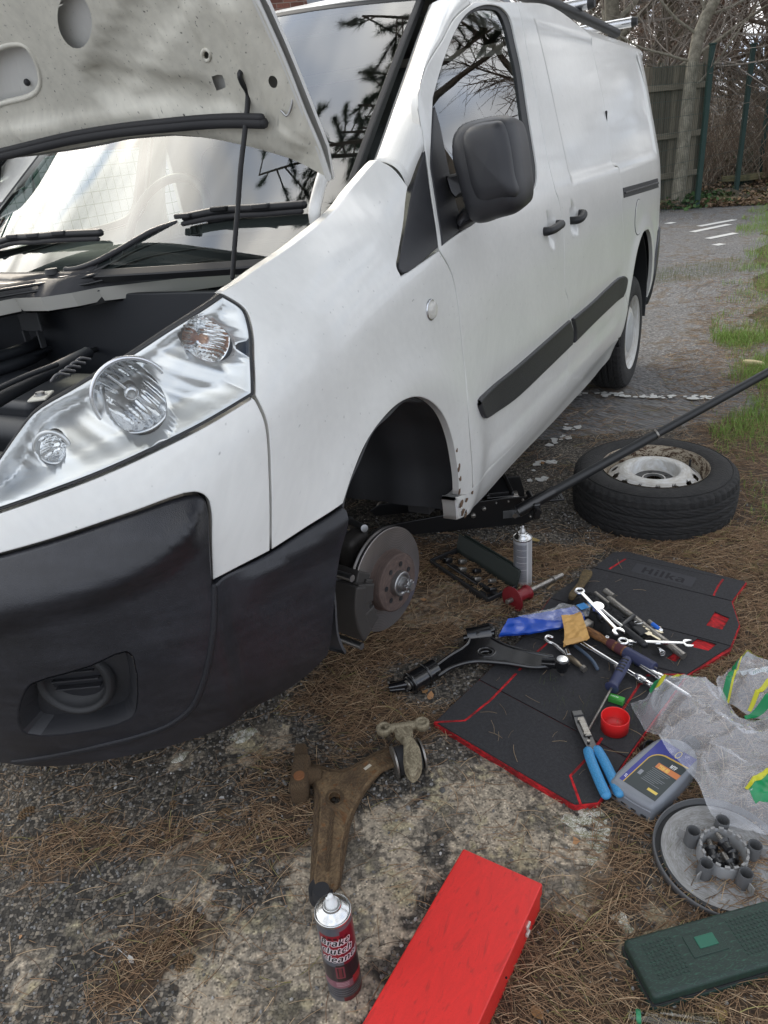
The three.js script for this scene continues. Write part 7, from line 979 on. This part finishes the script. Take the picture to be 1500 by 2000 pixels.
  // worn yellow scraper handle on the mat
  { const [g2, L2] = lay('scraper', 'worn tan scraper handle sticking out from under the gloves', 'tool', G(1116, 1172, MT + 0.02), G(1152, 1122, MT + 0.010)); add('scraper_handle', extrude(smoothPts([[0, -0.010], [L2 * 0.5, -0.013], [L2, -0.022], [L2 * 1.02, 0.006], [L2 * 0.6, 0.012], [0, 0.010]], 4), 0.016, { bevel: 0.004 }), std([1, 1, 1], 0.85, { map: speckTex(90, [0.48, 0.40, 0.26], [0.27, 0.23, 0.16], 0.9, [9, 9], 20) }), g2); }
}

// a few needles and crumbs lying on the mat
{
  const r = makeRng(101), nd = new THREE.TubeGeometry(new THREE.CatmullRomCurve3([V3(-0.5, 0, 0), V3(-0.1, 0.03, 0.06), V3(0.5, 0, 0)]), 4, 0.012, 3, false), mat = std([1, 1, 1], 0.8);
  scatter('mat_litter', nd, mat, 46, () => { const u = mix(900, 1400, r()), v = mix(1100, 1540, r()), p = G(u, v, MT); const poly = [[870, 1410], [1200, 1090], [1430, 1145], [1420, 1260], [1330, 1320], [1160, 1550]]; if (!inPoly(poly, u, v)) return null; const l = 0.02 + 0.045 * r(), k = 0.7 + 0.6 * r(); return { p: p.setY(MT + 0.002), q: Q(0, r() * 6.28, 0), s: V3(l, l, l), c: [0.36 * k, 0.26 * k, 0.15 * k] }; }, 'few stray pine needles lying on the black foam mat');
}

// more of the tool heap: ratchet and loose sockets
{
  const [g, L] = lay('ratchet', 'chrome ratchet with black grip lying between the gloves and the brace', 'ratchet', G(1168, 1186, MT + 0.060), G(1262, 1262, MT + 0.030)); add('ratchet_head', [cyl(0.018, 0.018, 0.016, [0, 0, 0], { n: 28 }), box(0.012, 0.014, 0.012, [0, -0.012, 0], { r: 0.001 })], T.chrome, g); add('ratchet_shaft', latheX([[0.012, 0.008], [0.05, 0.006], [L * 0.55, 0.0065]]), T.chrome, g); add('ratchet_grip', latheX([[L * 0.52, 0.007], [L * 0.54, 0.0105], [L * 0.95, 0.0115], [L, 0.008], [L, 0.0]]), M.black, g);
  [[1176, 1206, 0.05, 0.012, 'black impact socket on the gloves beside the ratchet head', 1], [1228, 1258, 0.012, 0.011, 'short chrome socket next to the ring of the spanner', 0], [1290, 1272, 0.011, 0.010, 'small chrome socket beside the grey wheel brace', 0], [1108, 1276, 0.011, 0.010, 'chrome socket by the hook wrench', 0], [1206, 1306, 0.011, 0.010, 'chrome socket beside the navy screwdriver handle', 0]].forEach(([u, v, h, r, label, blk], i) => { const t = thing('loose_socket', G(u, v, MT + h), i * 1.1, label, 'socket', 'loose sockets on the mat'); t.rotation.set(Math.PI / 2 * (i % 2 ? 1 : 0.85), i * 1.3, 0); add('socket_body', lathe([[r * 0.55, -0.014], [r * 0.9, -0.014], [r, -0.010], [r, 0.012], [r * 0.92, 0.015], [r * 0.7, 0.015], [r * 0.68, 0.002]], { n: 24 }), blk ? T.blackSteel : T.chrome, t); });
}
// ---------------------------------------------------------------- behind and around: fences, thicket, trees, building
const atDepth = (u, v, base) => { const d = ray(u, v), t = Math.hypot(base.x, base.z) / Math.hypot(d.x, d.z); return EYE.clone().addScaledVector(d, t); };   // same distance as a base point
const barkTex = (seed, a, b) => dataTex(256, 512, (u, v) => { const k = clamp(0.5 + tn(u, v, 9, seed, 4) * 0.9 + tn(u, v * 3, 30, seed + 3, 3) * 0.5); return [0, 1, 2].map(i => mix(b[i], a[i], k)); }, true, [1, 2]);
const barkPale = std([1, 1, 1], 0.85, { map: barkTex(2.5, [0.64, 0.62, 0.56], [0.40, 0.38, 0.33]) }), barkBrown = std([1, 1, 1], 0.9, { map: barkTex(5.5, [0.46, 0.39, 0.33], [0.26, 0.21, 0.175]) }), barkGrey = std([1, 1, 1], 0.9, { map: barkTex(7.5, [0.64, 0.59, 0.54], [0.40, 0.36, 0.33]) });
function limb(P, R, n = 6) {   // tapered tube through points with given radii
  const pos = [], uv = [], idx = [], N = P.length; let up = V3(0.3, 0.2, 0.9);
  for (let i = 0; i < N; i++) { const t = P[Math.min(N - 1, i + 1)].clone().sub(P[Math.max(0, i - 1)]).normalize(), a = t.clone().cross(up).normalize(), b = t.clone().cross(a); for (let k = 0; k <= n; k++) { const th = k / n * 6.2832; pos.push(P[i].x + R[i] * (Math.cos(th) * a.x + Math.sin(th) * b.x), P[i].y + R[i] * (Math.cos(th) * a.y + Math.sin(th) * b.y), P[i].z + R[i] * (Math.cos(th) * a.z + Math.sin(th) * b.z)); uv.push(k / n, i * 0.3); } }
  for (let i = 0; i < N - 1; i++) for (let k = 0; k < n; k++) { const q = i * (n + 1) + k; idx.push(q, q + 1, q + n + 1, q + 1, q + n + 2, q + n + 1); }
  const g = new THREE.BufferGeometry(); g.setAttribute('position', new THREE.Float32BufferAttribute(pos, 3)); g.setAttribute('uv', new THREE.Float32BufferAttribute(uv, 2)); g.setIndex(idx); g.computeVertexNormals(); return g;
}
function grow(r, start, dir, len, rad, depth, out, o) {   // one branch and its children
  const n = Math.max(3, Math.round(len / (o.step ?? 0.35))), P = [start.clone()], R = [rad], d = dir.clone(); let p = start.clone();
  for (let i = 1; i <= n; i++) { d.add(V3((r() - 0.5) * o.bend, (r() - 0.5) * o.bend + o.lift * (depth ? 1 : 0.3), (r() - 0.5) * o.bend)).normalize(); p = p.clone().addScaledVector(d, len / n); P.push(p); R.push(rad * (1 - 0.78 * i / n) + 0.0015); }
  (depth <= 1 ? out.limbs : out.twigs).push(limb(P, R, depth === 0 ? 10 : depth === 1 ? 6 : 3));
  if (depth >= o.max) return;
  const kids = o.kids[depth]; for (let k = 0; k < kids; k++) { const f = (depth === 0 ? 0.12 : 0.10) + (depth === 0 ? 0.88 : 0.88) * (k + r() * 0.8) / kids, i = Math.min(n - 1, Math.floor(f * n)), b = P[i].clone().lerp(P[i + 1], f * n - i); const ax = V3(r() - 0.5, r() - 0.5, r() - 0.5).normalize(), t = P[i + 1].clone().sub(P[i]).normalize(), nd = t.clone().applyAxisAngle(ax.cross(t).normalize(), o.ang * (0.7 + 0.6 * r())); grow(r, b, nd, len * (o.ratio[depth] * (0.6 + 0.7 * r())) * (depth === 0 ? 1.1 - 0.5 * f : 1), Math.max(0.003, R[i] * 0.5), depth + 1, out, o); }
}
function bareTree(label, base, dir, h, rad, seed, bark, o = {}) {
  const t = thing('bare_tree', base, 0, label, 'tree', 'leafless trees behind the yard'), out = { limbs: [], twigs: [] };
  grow(makeRng(seed), V3(0, -0.1, 0), dir.clone().normalize(), h, rad, 0, out, { bend: 0.16, lift: 0.03, max: 3, kids: [20, 11, 9], ratio: [0.42, 0.45, 0.5], ang: 0.85, ...o });
  add('trunk', out.limbs, bark, t); add('crown', out.twigs, o.twig ?? barkBrown, t); return t;
}
{
  const twigRed = std([0.20, 0.135, 0.105], 0.9), twigGrey = std([0.27, 0.235, 0.20], 0.9);
  // the pale stem in front of the fence, bending to the right
  {
    const b = G(1326, 405), t = thing('bare_tree', b, 0, 'pale grey slender tree with bent stem in front of the wooden fence', 'tree', 'leafless trees behind the yard'), P = [[1322, 400], [1330, 330], [1338, 250], [1346, 180], [1354, 120], [1364, 70], [1380, 30], [1402, -10], [1425, -60]].map(([u, v]) => atDepth(u, v, b).sub(b)), out = { limbs: [limb(P, [0.105, 0.10, 0.095, 0.09, 0.085, 0.09, 0.08, 0.075, 0.07], 12)], twigs: [] }, r = makeRng(4);
    const o = { bend: 0.25, lift: 0.04, max: 3, kids: [12, 8, 7], ratio: [0.5, 0.5, 0.5], ang: 0.8, step: 0.2 };
    for (const [k, x, y, l] of [[5, -1, 0.7, 3.2], [5, 0.3, 1, 3.0], [6, -0.6, 1, 2.5], [4, -1, 0.35, 2.2], [7, 1, 0.6, 2.6], [3, 0.7, 0.9, 1.6], [6, 1, 0.1, 2.4]]) grow(r, P[k], V3(x, y, (r() - 0.5) * 0.8).normalize(), l, 0.02, 1, out, o);
    add('trunk', out.limbs, barkPale, t); add('crown', out.twigs, twigGrey, t);
  }
  const tr = (u, dist, h, rad, seed, lean, bark, twig, label, o) => { const d = ray(u, 330), k = dist / Math.hypot(d.x, d.z), b = V3(d.x * k, 0, d.z * k); return bareTree(label, b, V3(lean, 1, 0.05), h, rad, seed, bark, { twig, ...o }); };
  tr(1192, 16, 8, 0.17, 11, 0.02, barkPale, twigGrey, 'thick pale trunk rising behind the van roof rail'); tr(1222, 17.5, 8, 0.10, 12, 0.06, barkPale, twigGrey, 'thin pale trunk beside the roof bar end'); tr(1150, 18, 9, 0.15, 13, -0.05, barkGrey, twigGrey, 'grey trunk behind the middle of the van roof');
  tr(1262, 19, 7, 0.07, 14, 0.25, barkGrey, twigGrey, 'leaning grey sapling above the wooden fence'); tr(1290, 22, 8, 0.09, 15, 0.1, barkBrown, twigRed, 'brown twiggy tree behind the wooden fence'); tr(1420, 20, 8, 0.09, 16, -0.12, barkBrown, twigRed, 'brown twiggy tree behind the first green post'); tr(1462, 17, 6.5, 0.06, 17, 0.15, barkGrey, twigGrey, 'slim grey sapling behind the mesh fence'); tr(1500, 21, 8, 0.12, 18, -0.1, barkBrown, twigRed, 'dark brown twiggy tree beyond the mesh fence'); tr(1370, 25, 9, 0.13, 19, 0.0, barkBrown, twigRed, 'tall brown tree far behind the pale bent stem'); tr(1320, 27, 9, 0.12, 20, 0.05, barkGrey, twigRed, 'tall grey tree far behind the fence panels'); tr(1560, 19, 8, 0.12, 22, -0.25, barkGrey, twigGrey, 'grey tree leaning in over the mesh fence'); tr(1640, 18, 7, 0.12, 23, -0.1, barkBrown, twigRed, 'brown tree beside the grass bank'); tr(1240, 26, 9, 0.12, 24, 0.1, barkBrown, twigRed, 'brown tree behind the rear of the van');
  tr(1900, 15, 7, 0.12, 25, 0.05, barkBrown, twigRed, 'bare brown tree standing on the open grass');
  // tangled brambles and saplings under the trees
  const r = makeRng(31), list = [], list2 = []; for (let k = 0; k < 3600; k++) { const u = k < 2500 ? mix(1262, 1620, r()) : mix(1620, 2300, r()), dist = mix(15.6, 26, r() ** 1.2), d = ray(u, 330), q = dist / Math.hypot(d.x, d.z), p = V3(d.x * q, 0, d.z * q), L = 0.8 + 2.8 * r() ** 1.3, a = r() * 6.28, o = 0.35 + 0.5 * r(), P = []; for (let i = 0; i <= 5; i++) { const f = i / 5; P.push(V3(p.x + Math.cos(a) * L * o * f, L * (f - 0.55 * f * f * o) * (0.9) + 0.02, p.z + Math.sin(a) * L * o * f).add(V3((r() - 0.5) * 0.06, (r() - 0.5) * 0.06, (r() - 0.5) * 0.06))); } const w = 0.004 + 0.008 * r() ** 2; (r() < 0.35 ? list2 : list).push(limb(P, P.map((_, i) => w * (1 - 0.12 * i)), 3)); }
  tag(add('bramble_thicket', list, std([0.22, 0.16, 0.12], 0.95)), 'tangle of bare brown bramble stems behind the mesh fence', 'thicket', null, 'stuff'); tag(add('bramble_thicket', list2, std([0.42, 0.36, 0.29], 0.95)), 'pale dead bramble stems mixed into the thicket', 'thicket', null, 'stuff');
  // dead leaves and low ivy at the foot of the fence
  const lf = new THREE.CircleGeometry(1, 5); lf.rotateX(-Math.PI / 2);
  scatter('leaf_litter', lf, std([1, 1, 1], 0.85, { side: THREE.DoubleSide }), 9000, () => { const u = mix(1296, 1640, r()), dist = mix(13.2, 20, r() ** 1.6), d = ray(u, 330), q = dist / Math.hypot(d.x, d.z), k = 0.6 + 0.7 * r(), s = 0.018 + 0.025 * r(); return { p: V3(d.x * q, 0.015 + bankY(d.x * q, d.z * q) + 0.10 * r() ** 3, d.z * q), q: Q((r() - 0.5) * 1.6, r() * 6, (r() - 0.5) * 1.6), s: V3(s, s, s * 0.7), c: r() < 0.7 ? [0.22 * k, 0.15 * k, 0.095 * k] : r() < 0.6 ? [0.30 * k, 0.20 * k, 0.10 * k] : [0.07 * k, 0.10 * k, 0.03 * k] }; }, 'brown leaf litter heaped along the foot of the fence');
  scatter('ivy', lf, std([1, 1, 1], 0.6, { side: THREE.DoubleSide }), 1300, () => { const c = [[1330, 396, 0.5], [1385, 392, 0.4], [1350, 402, 0.6], [1490, 335, 0.9], [1440, 350, 0.5]][r() * 5 | 0], b = G(c[0], c[1]), k = 0.6 + 0.7 * r(), s = 0.022 + 0.02 * r(), a = r() * 6.28, q = c[2] * Math.sqrt(r()); return { p: V3(b.x + q * Math.cos(a), bankY(b.x, b.z) + 0.02 + 0.12 * r() ** 2, b.z + q * Math.sin(a)), q: Q((r() - 0.5) * 2, r() * 6, (r() - 0.5) * 2), s: V3(s, s, s), c: [0.045 * k, 0.10 * k, 0.022 * k] }; }, 'low green ivy growing at the foot of the fence');
  // wooden fence panels left of the bent tree
  {
    const P0 = G(1205, 418), P1 = G(1349, 394), L = P0.distanceTo(P1), hd = headingOf(P0, P1), f = thing('wooden_fence', P0, hd, 'weathered grey green close-boarded wooden fence behind the van', 'fence'), H = 1.95, gm = [0.9, 1.05, 1.2, 0.8].map((k, i) => std([1, 1, 1], 0.9, { map: barkTex(20 + i, [0.54 * k, 0.51 * k, 0.45 * k], [0.38 * k, 0.36 * k, 0.31 * k]) })), r2 = makeRng(8);
    let i = 0; for (let x = 0; x < L; x += 0.118) add('board', box(0.112, H - 0.03 * r2(), 0.018, [x + 0.056, H / 2 + 0.02, 0.004 * (r2() - 0.5)], { r: 0.003, seg: 1 }), gm[(i++ * 7 + (r2() * 3 | 0)) % 4], f);
    for (const y of [0.45, 1.02, 1.68]) add('rail', box(L, 0.085, 0.055, [L / 2, y, 0.045], { r: 0.006, seg: 1 }), gm[1], f); add('post', box(0.13, H + 0.2, 0.12, [L + 0.09, H / 2 + 0.08, 0.0], { r: 0.008 }), gm[3], f); add('post', box(0.13, H + 0.05, 0.12, [L - 1.8, H / 2, 0.09], { r: 0.008 }), gm[2], f);
  }
  // green posts with welded mesh
  {
    const gmat = std([0.010, 0.040, 0.033], 0.55), bases = [[1362, 392], [1440, 352], [1484, 330]].map(([u, v], i) => { const d = ray(u, v), k = [13.2, 14.6, 16.0][i] / Math.hypot(d.x, d.z); return V3(d.x * k, 0, d.z * k); }), f = thing('mesh_fence', bases[0].clone(), 0, 'green welded mesh fence on dark green steel posts in front of brambles', 'fence');
    const rel = bases.map(b => b.clone().sub(bases[0])); const first = rel[0].clone().addScaledVector(rel[1], -1.2); const all = [first, ...rel, rel[2].clone().add(rel[2].clone().sub(rel[1]).multiplyScalar(1.4))];
    all.forEach((p, i) => i && add('post', [box(0.065, 2.15, 0.065, [p.x, 1.075, p.z], { r: 0.006 }), box(0.085, 0.02, 0.085, [p.x, 2.16, p.z], { r: 0.004 })], gmat, f));
    const wires = []; for (let i = 1; i < all.length; i++) { const a = all[i - 1], b = all[i], n = Math.round(a.distanceTo(b) / 0.06); for (let k = 1; k < n; k++) { const p = a.clone().lerp(b, k / n); wires.push(bar([p.x, 0.05, p.z], [p.x, 1.95, p.z], 0.0022, 0.0022, 3)); } for (let y = 0.1; y < 1.96; y += 0.2) wires.push(bar([a.x, y, a.z], [b.x, y, b.z], 0.003, 0.003, 3)); } const w = add('mesh_wire', wires, gmat, f); w.userData.kind = 'stuff';
  }
  // bank with broken paving slabs
  const slabM = [std([1, 1, 1], 0.92, { map: speckTex(91, [0.52, 0.49, 0.38], [0.34, 0.33, 0.22], 0.9, [2, 2], 20) }), std([1, 1, 1], 0.92, { map: speckTex(92, [0.40, 0.37, 0.31], [0.24, 0.22, 0.17], 0.9, [2, 2], 20) })];
  [[1462, 366, 0.9, 0.5, 0.10, 0, 'mossy yellowish paving slab on top of the bank'], [1478, 352, 0.8, 0.5, 0.07, 1, 'grey paving slab behind the mossy slab'], [1425, 388, 0.9, 0.4, 0.07, 1, 'grey slab piece lower on the bank'], [1408, 396, 0.42, 0.28, 0.07, 0, 'small slab corner lying at the bank foot'], [1450, 378, 0.7, 0.35, 0.06, 1, 'cracked slab between the mossy slab and the path'], [1303, 405, 0.35, 0.2, 0.08, 0, 'pale stone at the fence foot behind the van']].forEach(([u, v, w, d, h, m, label], i) => { const p = G(u, v), s = tag(add('paving_slab', (() => { const g = new RoundedBoxGeometry(w, h, d, 2, 0.02), a = g.attributes.position; for (let k = 0; k < a.count; k++) a.setXYZ(k, a.getX(k) * (1 + 0.08 * noise3(a.getZ(k) * 6, i, 1)), a.getY(k), a.getZ(k) * (1 + 0.15 * noise3(a.getX(k) * 5, i, 4))); g.computeVertexNormals(); return g; })(), slabM[m]), label, 'paving slab', 'broken paving slabs on the bank'); s.position.set(p.x, bankY(p.x, p.z) + h / 2 + 0.02, p.z); s.rotation.set(0.05 * (i % 3 - 1), 0.5 + i * 0.5, 0.06 * (i % 2)); });
}
function bankY(x, z) { return 0.30 * sstep(0.2, 1.6, (x - 6.6) * 0.75 + (-13.4 - z) * 0.55); }
{
  const g = new THREE.PlaneGeometry(16, 14, 60, 50); g.rotateX(-Math.PI / 2); g.translate(11.5, 0, -19.6); const a = g.attributes.position, uv = g.attributes.uv; for (let i = 0; i < a.count; i++) { const x = a.getX(i), z = a.getZ(i); a.setY(i, bankY(x, z) + 0.03 * fbm(x * 2, z * 2, 1, 3) - 0.012 + 0.012 * sstep(-12.8, -13.6, z)); uv.setXY(i, x * 0.6, z * 0.6); } g.computeVertexNormals();
  tag(add('earth_bank', g, std([1, 1, 1], 0.95, { map: speckTex(95, [0.34, 0.28, 0.21], [0.19, 0.155, 0.11], 1.1, [1, 1], 40) })), null, null, null, 'structure');
}
// --- the big pine whose needles cover the ground; it stands right of the work place and spreads over the van
const pineM = phys([0.11, 0.155, 0.09], 0.9, { side: THREE.DoubleSide, transmission: 0.3, thickness: 0 });
const TUFT = (() => { const r = makeRng(3), pos = [], nor = []; for (let k = 0; k < 44; k++) { const a = k * 2.4, y0 = 0.9 * k / 44, v = V3(Math.cos(a) * (0.55 + 0.3 * r()), 0.55 + 0.35 * r(), Math.sin(a) * (0.55 + 0.3 * r())).normalize(), w = v.clone().cross(V3(r() - 0.5, r() - 0.5, r() - 0.5)).normalize().multiplyScalar(0.022), p = V3(0, y0, 0), e = p.clone().addScaledVector(v, 0.55 + 0.3 * r()), n = v.clone().cross(w).normalize(); for (const q of [p.clone().sub(w), p.clone().add(w), e]) { pos.push(q.x, q.y, q.z); nor.push(n.x, n.y, n.z); } } const g = new THREE.BufferGeometry(); g.setAttribute('position', new THREE.Float32BufferAttribute(pos, 3)); g.setAttribute('normal', new THREE.Float32BufferAttribute(nor, 3)); return g; })();
function pine(label, base, h, seed, spread, o = {}) {
  const t = thing('pine_tree', base, 0, label, 'tree', 'pine trees'), r = makeRng(seed), limbs = [], P = []; for (let i = 0; i <= 8; i++) P.push(V3(0.35 * noise3(i * 0.5, seed, 1), h * i / 8, 0.35 * noise3(i * 0.5, seed, 5))); limbs.push(limb(P, P.map((_, i) => 0.24 * (1 - 0.095 * i)), 12));
  const tufts = []; const tuft = (p, d, s) => tufts.push([p, d.clone().add(V3(r() - 0.5, r() - 0.5, r() - 0.5).multiplyScalar(0.5)).normalize(), s * (0.8 + 0.5 * r()), r() * 6.28]);
  const n = o.n ?? 46; for (let k = 0; k < n; k++) { const f = (o.low ?? 0.30) + (0.98 - (o.low ?? 0.30)) * (k + r()) / n, az = o.aim !== undefined && k % 3 ? o.aim + (r() + r() - 1) * 1.1 : k * 2.4 + r(), i = Math.min(7, Math.floor(f * 8)), s0 = P[i].clone().lerp(P[i + 1], f * 8 - i), reach = spread * (o.shape ? o.shape(f) : 1 - 0.55 * f) * (0.7 + 0.5 * r()) * (o.bias ? o.bias(az) : 1), d = V3(Math.cos(az), 0.22 + 0.25 * r(), Math.sin(az)).normalize(), B1 = [s0.clone()]; let p = s0.clone(); const m = 7; for (let q = 1; q <= m; q++) { d.add(V3((r() - 0.5) * 0.3, (r() - 0.42) * 0.18, (r() - 0.5) * 0.3)).normalize(); p = p.clone().addScaledVector(d, reach / m); B1.push(p); } limbs.push(limb(B1, B1.map((_, q) => 0.055 * (1 - q / (m + 1)) + 0.008), 5));
    const subs = Math.round(6 + reach * 5); for (let q = 0; q < subs; q++) { const ff = 0.25 + 0.75 * (q + r()) / subs, j = Math.min(m - 1, Math.floor(ff * m)), b = B1[j].clone().lerp(B1[j + 1], ff * m - j), dd = V3(r() - 0.5, 0.15 + 0.35 * r(), r() - 0.5).normalize().lerp(d, 0.35).normalize(), L = 0.35 + 0.75 * r(), e = b.clone().addScaledVector(dd, L); limbs.push(limb([b, b.clone().lerp(e, 0.5).add(V3(0, 0.03, 0)), e], [0.014, 0.010, 0.006], 3)); const tf = Math.round(L * 9); for (let w = 0; w < tf; w++) tuft(b.clone().lerp(e, 0.25 + 0.75 * (w + r()) / tf), dd, 0.15); } }
  add('trunk', limbs, barkBrown, t); const im = new THREE.InstancedMesh(TUFT, pineM, tufts.length), m4 = new THREE.Matrix4(), cc = new THREE.Color(); tufts.forEach(([p, d, sc, tw], i) => { im.setMatrixAt(i, m4.compose(p, new THREE.Quaternion().setFromUnitVectors(V3(0, 1, 0), d).multiply(new THREE.Quaternion().setFromAxisAngle(V3(0, 1, 0), tw)), V3(sc, sc, sc))); const k = 0.75 + 0.5 * r(); im.setColorAt(i, cc.setRGB(k, k, k * 0.95)); }); im.name = 'crown'; im.castShadow = im.receiveShadow = true; im.userData.kind = 'stuff'; t.add(im); return t;
}
pine('tall pine at the verge, spreading its boughs over the van', V3(3.0, 0, -1.7), 10.5, 5, 4.75, { n: 130, low: 0.40, aim: Math.PI + 0.62, shape: f => 1.0 - 0.45 * Math.abs(f - 0.55) * 2, bias: az => 0.60 + 0.75 * Math.max(0, -Math.cos(az - 0.55)) });
pine('second pine on the grass further along the verge', V3(8.4, 0, -8.6), 10, 6, 4.2, { n: 40 });
// --- hoarding and mesh panel on the far side of the van, brick house beyond
{
  const w = (x, y, z) => V3(x, y, z).applyMatrix4(van.matrixWorld), a = w(0.6, 0, -2.9), b = w(4.2, 0, -2.9); a.y = b.y = 0; const L = a.distanceTo(b), hd = headingOf(a, b);
  const s = thing('banner', a, hd, 'white banner with a large black telephone number beyond the windscreen pillar', 'banner'); const tx = canvasTex(2048, 546, (x, W, H) => { x.fillStyle = '#c6c8d0'; x.fillRect(0, 0, W, H); x.fillStyle = '#2b2e35'; x.font = 'bold 112px sans-serif'; x.setTransform(0.72, 0, 0, 1, 0, 0); x.fillText('077', W * 0.389 / 0.72, 118); }); const q = new THREE.PlaneGeometry(L, 0.96); q.translate(L / 2, 1.08, 0); add('banner_cloth', q, std([1, 1, 1], 0.7, { map: tx, side: THREE.DoubleSide }), s); add('banner_back', box(L, 0.95, 0.01, [L / 2, 1.08, -0.012]), std([0.7, 0.7, 0.72], 0.8), s);
  const f = thing('site_fence', w(0.2, 0, -2.55).setY(0), hd, 'light mesh site fence panel with green frame between van and banner', 'fence'), gm = std([0.03, 0.13, 0.09], 0.5), wires = []; for (let x = 0.05; x < 3.5; x += 0.075) wires.push(bar([x, 0.1, 0], [x, 1.95, 0], 0.003, 0.003, 4)); for (let y = 0.12; y < 1.95; y += 0.075) wires.push(bar([0.02, y, 0], [3.5, y, 0], 0.003, 0.003, 4)); const ww = add('mesh_wire', wires, gm, f); ww.userData.kind = 'stuff'; for (const x of [0, 1.75, 3.5]) add('frame_post', bar([x, 0, 0], [x, 2.0, 0], 0.02, 0.02, 12), gm, f); for (const y of [0.1, 1.98]) add('frame_rail', bar([0, y, 0], [3.5, y, 0], 0.018, 0.018, 12), gm, f);
  const bt = dataTex(1024, 1024, (u, v) => { const row = Math.floor(v * 24), x = u * 10 + (row % 2) * 0.5, fx = x - Math.floor(x), fy = v * 24 - row, m = fx < 0.045 || fy < 0.12, k = 0.8 + 0.35 * noise3(Math.floor(x) * 3.7, row * 5.3, 1) + 0.2 * tn(u, v, 90, 2, 2); return m ? [0.56, 0.52, 0.48] : [0.56 * k, 0.37 * k, 0.31 * k]; }, true, [0.45, 0.55]);
  const c = V3(-5.2, 0, -17), h = thing('brick_house', c, 0.1, 'red brick house with slate roof beyond the van bonnet', 'house'); const wall = new THREE.BoxGeometry(9, 4.6, 6); { const p = wall.attributes.position, n = wall.attributes.normal, u = wall.attributes.uv; for (let i = 0; i < p.count; i++) u.setXY(i, Math.abs(n.getX(i)) > 0.5 ? p.getZ(i) : p.getX(i), p.getY(i)); } wall.translate(0, 2.3, 0); add('wall', wall, std([1, 1, 1], 0.9, { map: bt }), h);
  const rs = new THREE.Shape([[-3.4, 0], [3.4, 0], [0, 1.7]].map(p => new THREE.Vector2(...p))); const rg = new THREE.ExtrudeGeometry(rs, { depth: 9.4, bevelEnabled: false }); rg.rotateY(Math.PI / 2); rg.translate(-4.7, 4.6, 0); const rf = add('roof', rg, std([0.10, 0.11, 0.13], 0.7), h); add('gutter', bar([-4.7, 4.58, 3.45], [4.7, 4.58, 3.45], 0.06), std([0.5, 0.5, 0.5], 0.5), rf);
  for (const x of [-2.6, 1.2, 3.2]) { const wd = add('window', box(1.1, 1.2, 0.08, [x, 3.2, 3.01], { r: 0.01 }), std([0.75, 0.75, 0.75], 0.5), h); add('pane', box(0.95, 1.05, 0.02, [x, 3.2, 3.055], { r: 0.004 }), phys([0.03, 0.04, 0.05], 0.05), wd); }
  const o = thing('outbuilding', V3(1.45, 0, -16.2), 0.1, 'low outbuilding with a blue grey slate roof beside the brick house', 'outbuilding'); add('wall', box(3.6, 2.7, 3, [0, 1.35, 0], { r: 0.01 }), std([0.30, 0.27, 0.25], 0.9), o);
  const sl = std([0.16, 0.18, 0.21], 0.6), rg2 = box(3.9, 0.08, 3.9, [0, 0, 0], { r: 0.01 }); rg2.rotateX(0.42); rg2.translate(0, 3.25, -0.1); const rf2 = add('roof', rg2, sl, o); const vg = bar([-1.95, 2.5, 1.75], [-1.95, 4.1, -1.85], 0.06); add('verge_board', vg, std([0.7, 0.7, 0.7], 0.6), rf2);
}
renderer.render(scene, camera);
